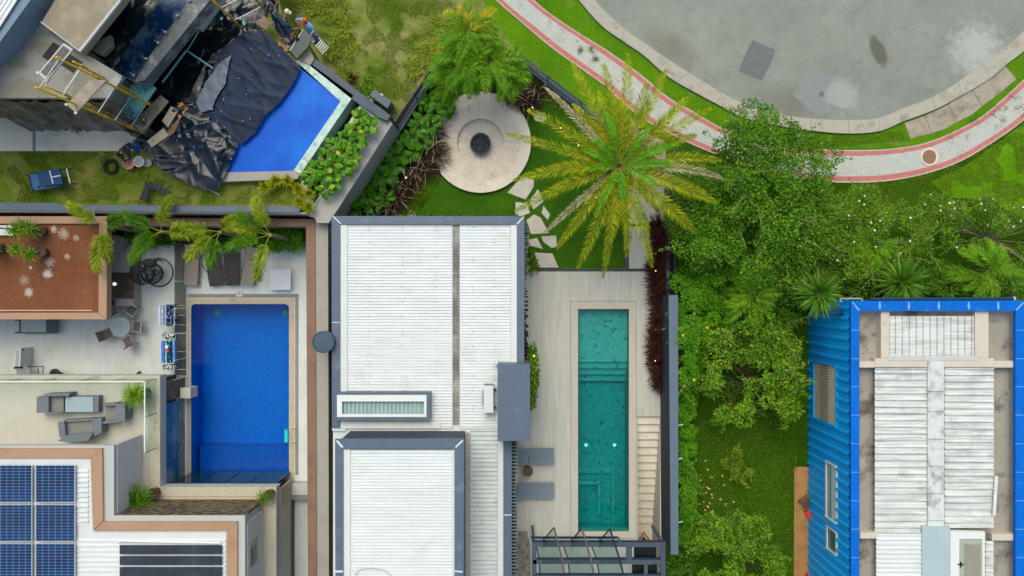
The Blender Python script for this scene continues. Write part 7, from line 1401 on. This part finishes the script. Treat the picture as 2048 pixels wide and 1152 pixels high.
# yellow-green spiky clump in the yard corner
for x, y, l in ((530, 375, 'orange tinted spiky plant, leftmost of the yellow clump'), (552, 362, 'yellow green spiky plant below the pool coping'), (575, 362, 'yellow green spiky plant beside the pool corner'), (597, 378, 'brightest yellow spiky plant in the yard corner'), (618, 388, 'spiky yellow plant nearest the grey wall'), (600, 405, 'lower yellow green spiky plant by the yard wall'), (618, 415, 'lowest spiky plant hanging over the slate coping')):
    t = thing('dracaena', l, 'plant', P(x, y, ZP), 'yellow spiky plants in the yard corner'); lv = Leaves(); n = 150; az = rng.uniform(0, 6.283, n); e = rng.uniform(0, 1.35, n); d = np.stack([np.cos(az) * np.cos(e), np.sin(az) * np.cos(e), np.sin(e)], 1); lv.blades(np.tile(np.array(P(x, y, ZP + .45)), (n, 1)), d, np.tile([0, 0, 1.0], (n, 1)) + rng.normal(size=(n, 3)) * .2, .42 * rng.uniform(.7, 1.1, n), .035, .12); lv.build('blades', L_YEL, t); mb = MB(); c = P(x, y, ZP); mb.tube([c, c + Vector((0, 0, .45))], .03, 6); mb.build('stem', M_BARK, t)
# wild plants on the vacant lot and in the gardens
for x, y, r_, l in ((665, 15, .75, 'pale leafy weed clump at the top edge of the vacant lot'), (690, 45, .5, 'second pale weed clump on the vacant lot, below the top one'), (690, 88, .7, 'round yellow green bush in the middle of the lot beside the ladder'), (600, 8, .6, 'yellow green bush behind the workers'), (820, 135, .45, 'small spiky plant left of the iron railing'), (842, 105, .45, 'small spiky plant at the top of the iron railing'), (880, 40, .5, 'light green bush left of the feathery palm'), (735, 178, .5, 'dark leafy bush beside the service cabinet'), (688, 150, .35, 'small spiky plant beside the coped wall'), (650, 108, .3, 'tiny bush at the foot of the ladder'), (870, 92, .3, 'dry twiggy plant by the railing end')):
    t = thing('wild_bush', l, 'bush', P(x, y, 0), 'wild bushes on the vacant lot'); lv = Leaves(); c = P(x, y, .25)
    for k in range(int(9 * r_ / .5)): a = random.uniform(0, 6.28); rr = r_ * math.sqrt(random.random()); tuft(lv, (c.x + rr * math.cos(a), c.y + rr * math.sin(a), .1), 32, .4, .035, 1.1)
    lv.build('leaves', L_MD if 'dark' in l else L_YEL if 'dry' in l else leafmat('weed leaf', '#5f7a14', '#9aa62c', '#b0a850'), t)
t = thing('dark_rosette', 'small black purple rosette plant beside the slate coped wall', 'plant', P(706, 157, 0)); lv = Leaves(); tuft(lv, P(706, 157, .1), 70, .4, .04, 1.2); lv.build('blades', L_RED, t)
# ferns and shrub bed under the foxtail palms
shrub('green_shrub', 'bushy bright green shrub in the bed left of the brown coped corner', 'shrub', [(545, 458), (608, 458), (610, 490), (550, 492)], .4, 1.1, 26, .28, 220, .12, .05, L_BR, lim=5, grp='shrubs in the terrace bed'); shrub('green_shrub', 'shaded shrub between the terrace palms, behind the wicker loungers', 'shrub', [(355, 455), (540, 458), (545, 482), (360, 480)], .2, .9, 34, .3, 150, .12, .05, L_DK, lim=5, grp='shrubs in the terrace bed'); shrub('green_shrub', 'shaded shrub behind the outdoor counter', 'shrub', [(240, 455), (345, 455), (345, 485), (262, 485)], .2, .9, 26, .28, 150, .12, .05, L_DK, lim=5, grp='shrubs in the terrace bed')
# climber on the house wall by the deck
t = thing('climbing_plant', 'bright green climbing plant hanging beside the slate box over the deck', 'plant', P(1066, 760, 0)); lv = Leaves()
for i in range(60): y = random.uniform(694, 812); f = 1 - abs(y - 750) / 75; clump(lv, P(1061 + random.uniform(-5, 14) * max(.3, f), y, random.uniform(1.6, 3.0)), .16, 34, .16, .06, 1)
lv.build('leaves', L_MD, t); mb = MB(); c = P(1062, 760, 0); mb.tube([c, c + Vector((0, 0, 1.5)), P(1062, 730, 2.4)], .03, 6); mb.tube([c, P(1062, 790, 2.4)], .02, 6); mb.build('stem', M_BARK, t)
t = thing('fern', 'fern growing below the eave fins beside the last stepping stone', 'fern', P(1062, 530, 0)); lv = Leaves(); sb = MB()
for i in range(9): frond(lv, sb, P(1060, 532, .2), i * .7, .6, R(50), R(70), 20, .12, .03)
lv.build('fronds', L_DK, t); sb.build('midribs', M_STEM, t)
# potted plants
M_POT = mat('terracotta brown pot', '#5c4636', .8, .12, 4, .2); M_POTG = mat('slate pot', '#55656c', .6, .1, 3, .2)
def potted(label, x, y, z, ph, pr, n, ll, lw, lm, pm, rosettes=((0, 0, 0),), droop=.3, spread=1.0, px=None):
    """px: pixel of the pot's rim; leaves start above"""
    t = thing('potted_plant', label, 'potted plant', P(x, y, z + ph)); c = P(x, y, z + ph); mb = MB(); mb.lathe((c.x, c.y, z), [(pr * .72, 0), (pr * 1.0, ph), (pr * .88, ph), (pr * .8, ph * .85), (0, ph * .85)], 26); mb.build('pot', pm, t, True); lv = Leaves(); st = MB()
    for dx, dy, dz in rosettes: p = Vector((c.x + dx, c.y + dy, z + ph + dz)); st.tube([(c.x, c.y, z + ph * .8), p], .03, 6); tuft(lv, p, n, ll, lw, spread, (0, 0), droop)
    lv.build('leaves', lm, t); st.build('stem', M_BARK, t)
potted('potted bushy dracaena beside the white sheet on the red gravel roof', 76, 461, ZG - .1, .42, .3, 110, .5, .04, L_MD, M_POT, ((-.35, .1, .5), (-.6, -.05, .6), (-.1, 0, .3)))
potted('potted dracaena with two rosettes in the middle left of the red gravel roof', 78, 504, ZG - .1, .45, .28, 100, .42, .04, L_MD, M_POT, ((-.05, -.15, .6), (-.5, .1, .8)))
potted('potted bright dracaena cut off by the left edge of the picture', -10, 495, ZG - .1, .45, .28, 150, .55, .04, L_BR, M_POT, ((.1, 0, .5),))
potted('bright green grassy plant in a slate pot at the balcony glass corner', 281, 788, ZT, .6, .32, 420, .75, .024, leafmat('grassy pot leaf', '#3c6c0c', '#9cbc2c', None), M_POTG, ((-.12, 0, .15),), .6)
potted('dark green spiky plant in a slim pot beside the lilac grey wall', 305, 987, ZT, .5, .24, 260, .9, .04, L_DK, M_POT, ((-.5, -.1, .4), (-.4, -.45, .3)), .25)
potted('small mossy plant in a dark pot on the outer corner of the beige ledge', 538, 990, ZT, .42, .24, 200, .42, .02, L_MD, M_POT, ((-.18, -.08, .1),), .7)
# scattered blossoms, ground cover, pavement weeds: uncountable
fl = Leaves(); n = 46; xs = rng.normal(1425, 22, n); ys_2 = rng.normal(1020, 45, n)
for x, y in zip(xs, ys_2): p = np.array(P(x, y, .05)); a = np.arange(4) * 1.57 + random.random(); d = np.stack([np.cos(a), np.sin(a), np.full(4, .2)], 1); fl.blades(np.tile(p, (4, 1)), unit(d), np.tile([0, 0, 1.0], (4, 1)), .06, .05)
o = fl.build('fallen_petals', mat('fallen petals', '#d8a878', .8, .1, 5, isl=.2)); tag(o, 'orange fallen petals on the side garden lawn', 'petals', kind='stuff')
gl_ = Leaves()
def scatter(poly, n, ll, lw, z=0.0, cond=None):
    W = [(p[0], p[1]) for p in poly]; xs = [p[0] for p in W]; ys = [p[1] for p in W]; P_ = []
    while len(P_) < n:
        q_ = (random.uniform(min(xs), max(xs)), random.uniform(min(ys), max(ys)))
        if inside(q_, W) and (cond is None or noise.noise(Vector((q_[0] * .03, q_[1] * .03, 1))) > cond): P_.append(tuple(P(q_[0], q_[1], z)))
    A = np.array(P_); d = rng.normal(size=(n, 3)); d[:, 2] = np.abs(d[:, 2]) + .5; return A, unit(d), ll, lw
for poly, n, ll, lw, z, c_ in (([(1385, 860), (1590, 700), (1600, 1150), (1385, 1150)], 16000, .09, .02, 0, None), ([(1670, 366), (1780, 363), (1925, 323), (2048, 242), (2048, 420), (1670, 420)], 16000, .09, .02, 0, -.1), ([(620, 0), (900, 0), (1000, 60), (880, 110), (790, 240), (640, 110)], 22000, .09, .018, 0, 0), ([(1640, 296), (1480, 240), (1700, 268), (1800, 262), (1820, 280)], 6000, .07, .018, 0, None), ([(0, 303), (225, 303), (300, 350), (420, 395), (600, 352), (600, 408), (0, 404)], 16000, .08, .018, ZP, 0)):
    A, d, a_, b_ = scatter(poly, n, ll, lw, z, c_); gl_.blades(A, d, np.tile([0, 0, 1.0], (n, 1)) + rng.normal(size=(n, 3)) * .5, a_ * rng.uniform(.5, 1.3, n), b_, .2)
o = gl_.build('grass_blades', leafmat('grass blade', '#4c7010', '#7c9426', '#9a9450', .8)); tag(o, 'short grass blades of the lawns and the vacant lot', 'grass', kind='stuff')
g2 = Leaves()
for poly, n in (([(800, 395), (830, 370), (870, 385), (830, 430), (800, 430)], 3000), ([(1050, 118), (1130, 196), (1200, 245), (1190, 250), (1105, 215)], 2500), ([(1062, 500), (1050, 540), (1072, 538)], 600), ([(1357, 345), (1400, 340), (1400, 560), (1357, 560)], 4000)):
    A, d, a_, b_ = scatter(poly, n, .12, .05); g2.blades(A, d, np.tile([0, 0, 1.0], (n, 1)) + rng.normal(size=(n, 3)) * .4, .13, .06, .2)
o = g2.build('ground_cover', L_MD); tag(o, 'low leafy ground cover at the bed edges', 'ground cover', kind='stuff')
wd = Leaves()
for (x, y) in [(1182, 98), (1165, 70), (1160, 100), (1100, 45), (1090, 30), (1125, 62), (1152, 85), (1205, 130), (1215, 140), (1232, 162), (1190, 118)] + [(random.uniform(1940, 2048), random.uniform(190, 262)) for _ in range(40)] + [(random.uniform(1860, 1960), random.uniform(270, 318)) for _ in range(10)]:
    big = x < 1200 and y > 90; tuft(wd, P(x, y, .03), 40 if big else 10, .2 if big else .09, .022, 1.3)
o = wd.build('pavement_weeds', leafmat('weed blade', '#4c5a28', '#7c7c3c', None)); tag(o, 'weeds growing in the joints of the grey pavement', 'weeds', kind='stuff')
# manhole in the pavement, fallen bits
t = thing('manhole_cover', 'round rusty brown manhole cover with a pale ring in the pavement', 'manhole cover', P(1858, 314, 0)); mb = MB(); mb.lathe(P(1858, 314, 0), [(.44, .03), (.44, .06), (.36, .062), (.36, .045), (0, .045)], 44); mb.build('ring', mat('pale ring concrete', '#d4cdc2', .8, .05, 4), t); mb = MB(); mb.lathe(P(1858, 314, .047), [(.355, 0), (.355, .012), (0, .014)], 40); mb.build('lid', mat('rusty lid', '#96705a', .85, .1, 3, .3, 14), t)
t = thing('manhole_cover', 'small round dark cover in the asphalt of the road', 'manhole cover', P(1643, 188, 0)); mb = MB(); mb.lathe(P(1643, 188, 0), [(.14, .0), (.14, .006), (0, .008)], 24); mb.build('lid', M_PATCH, t)
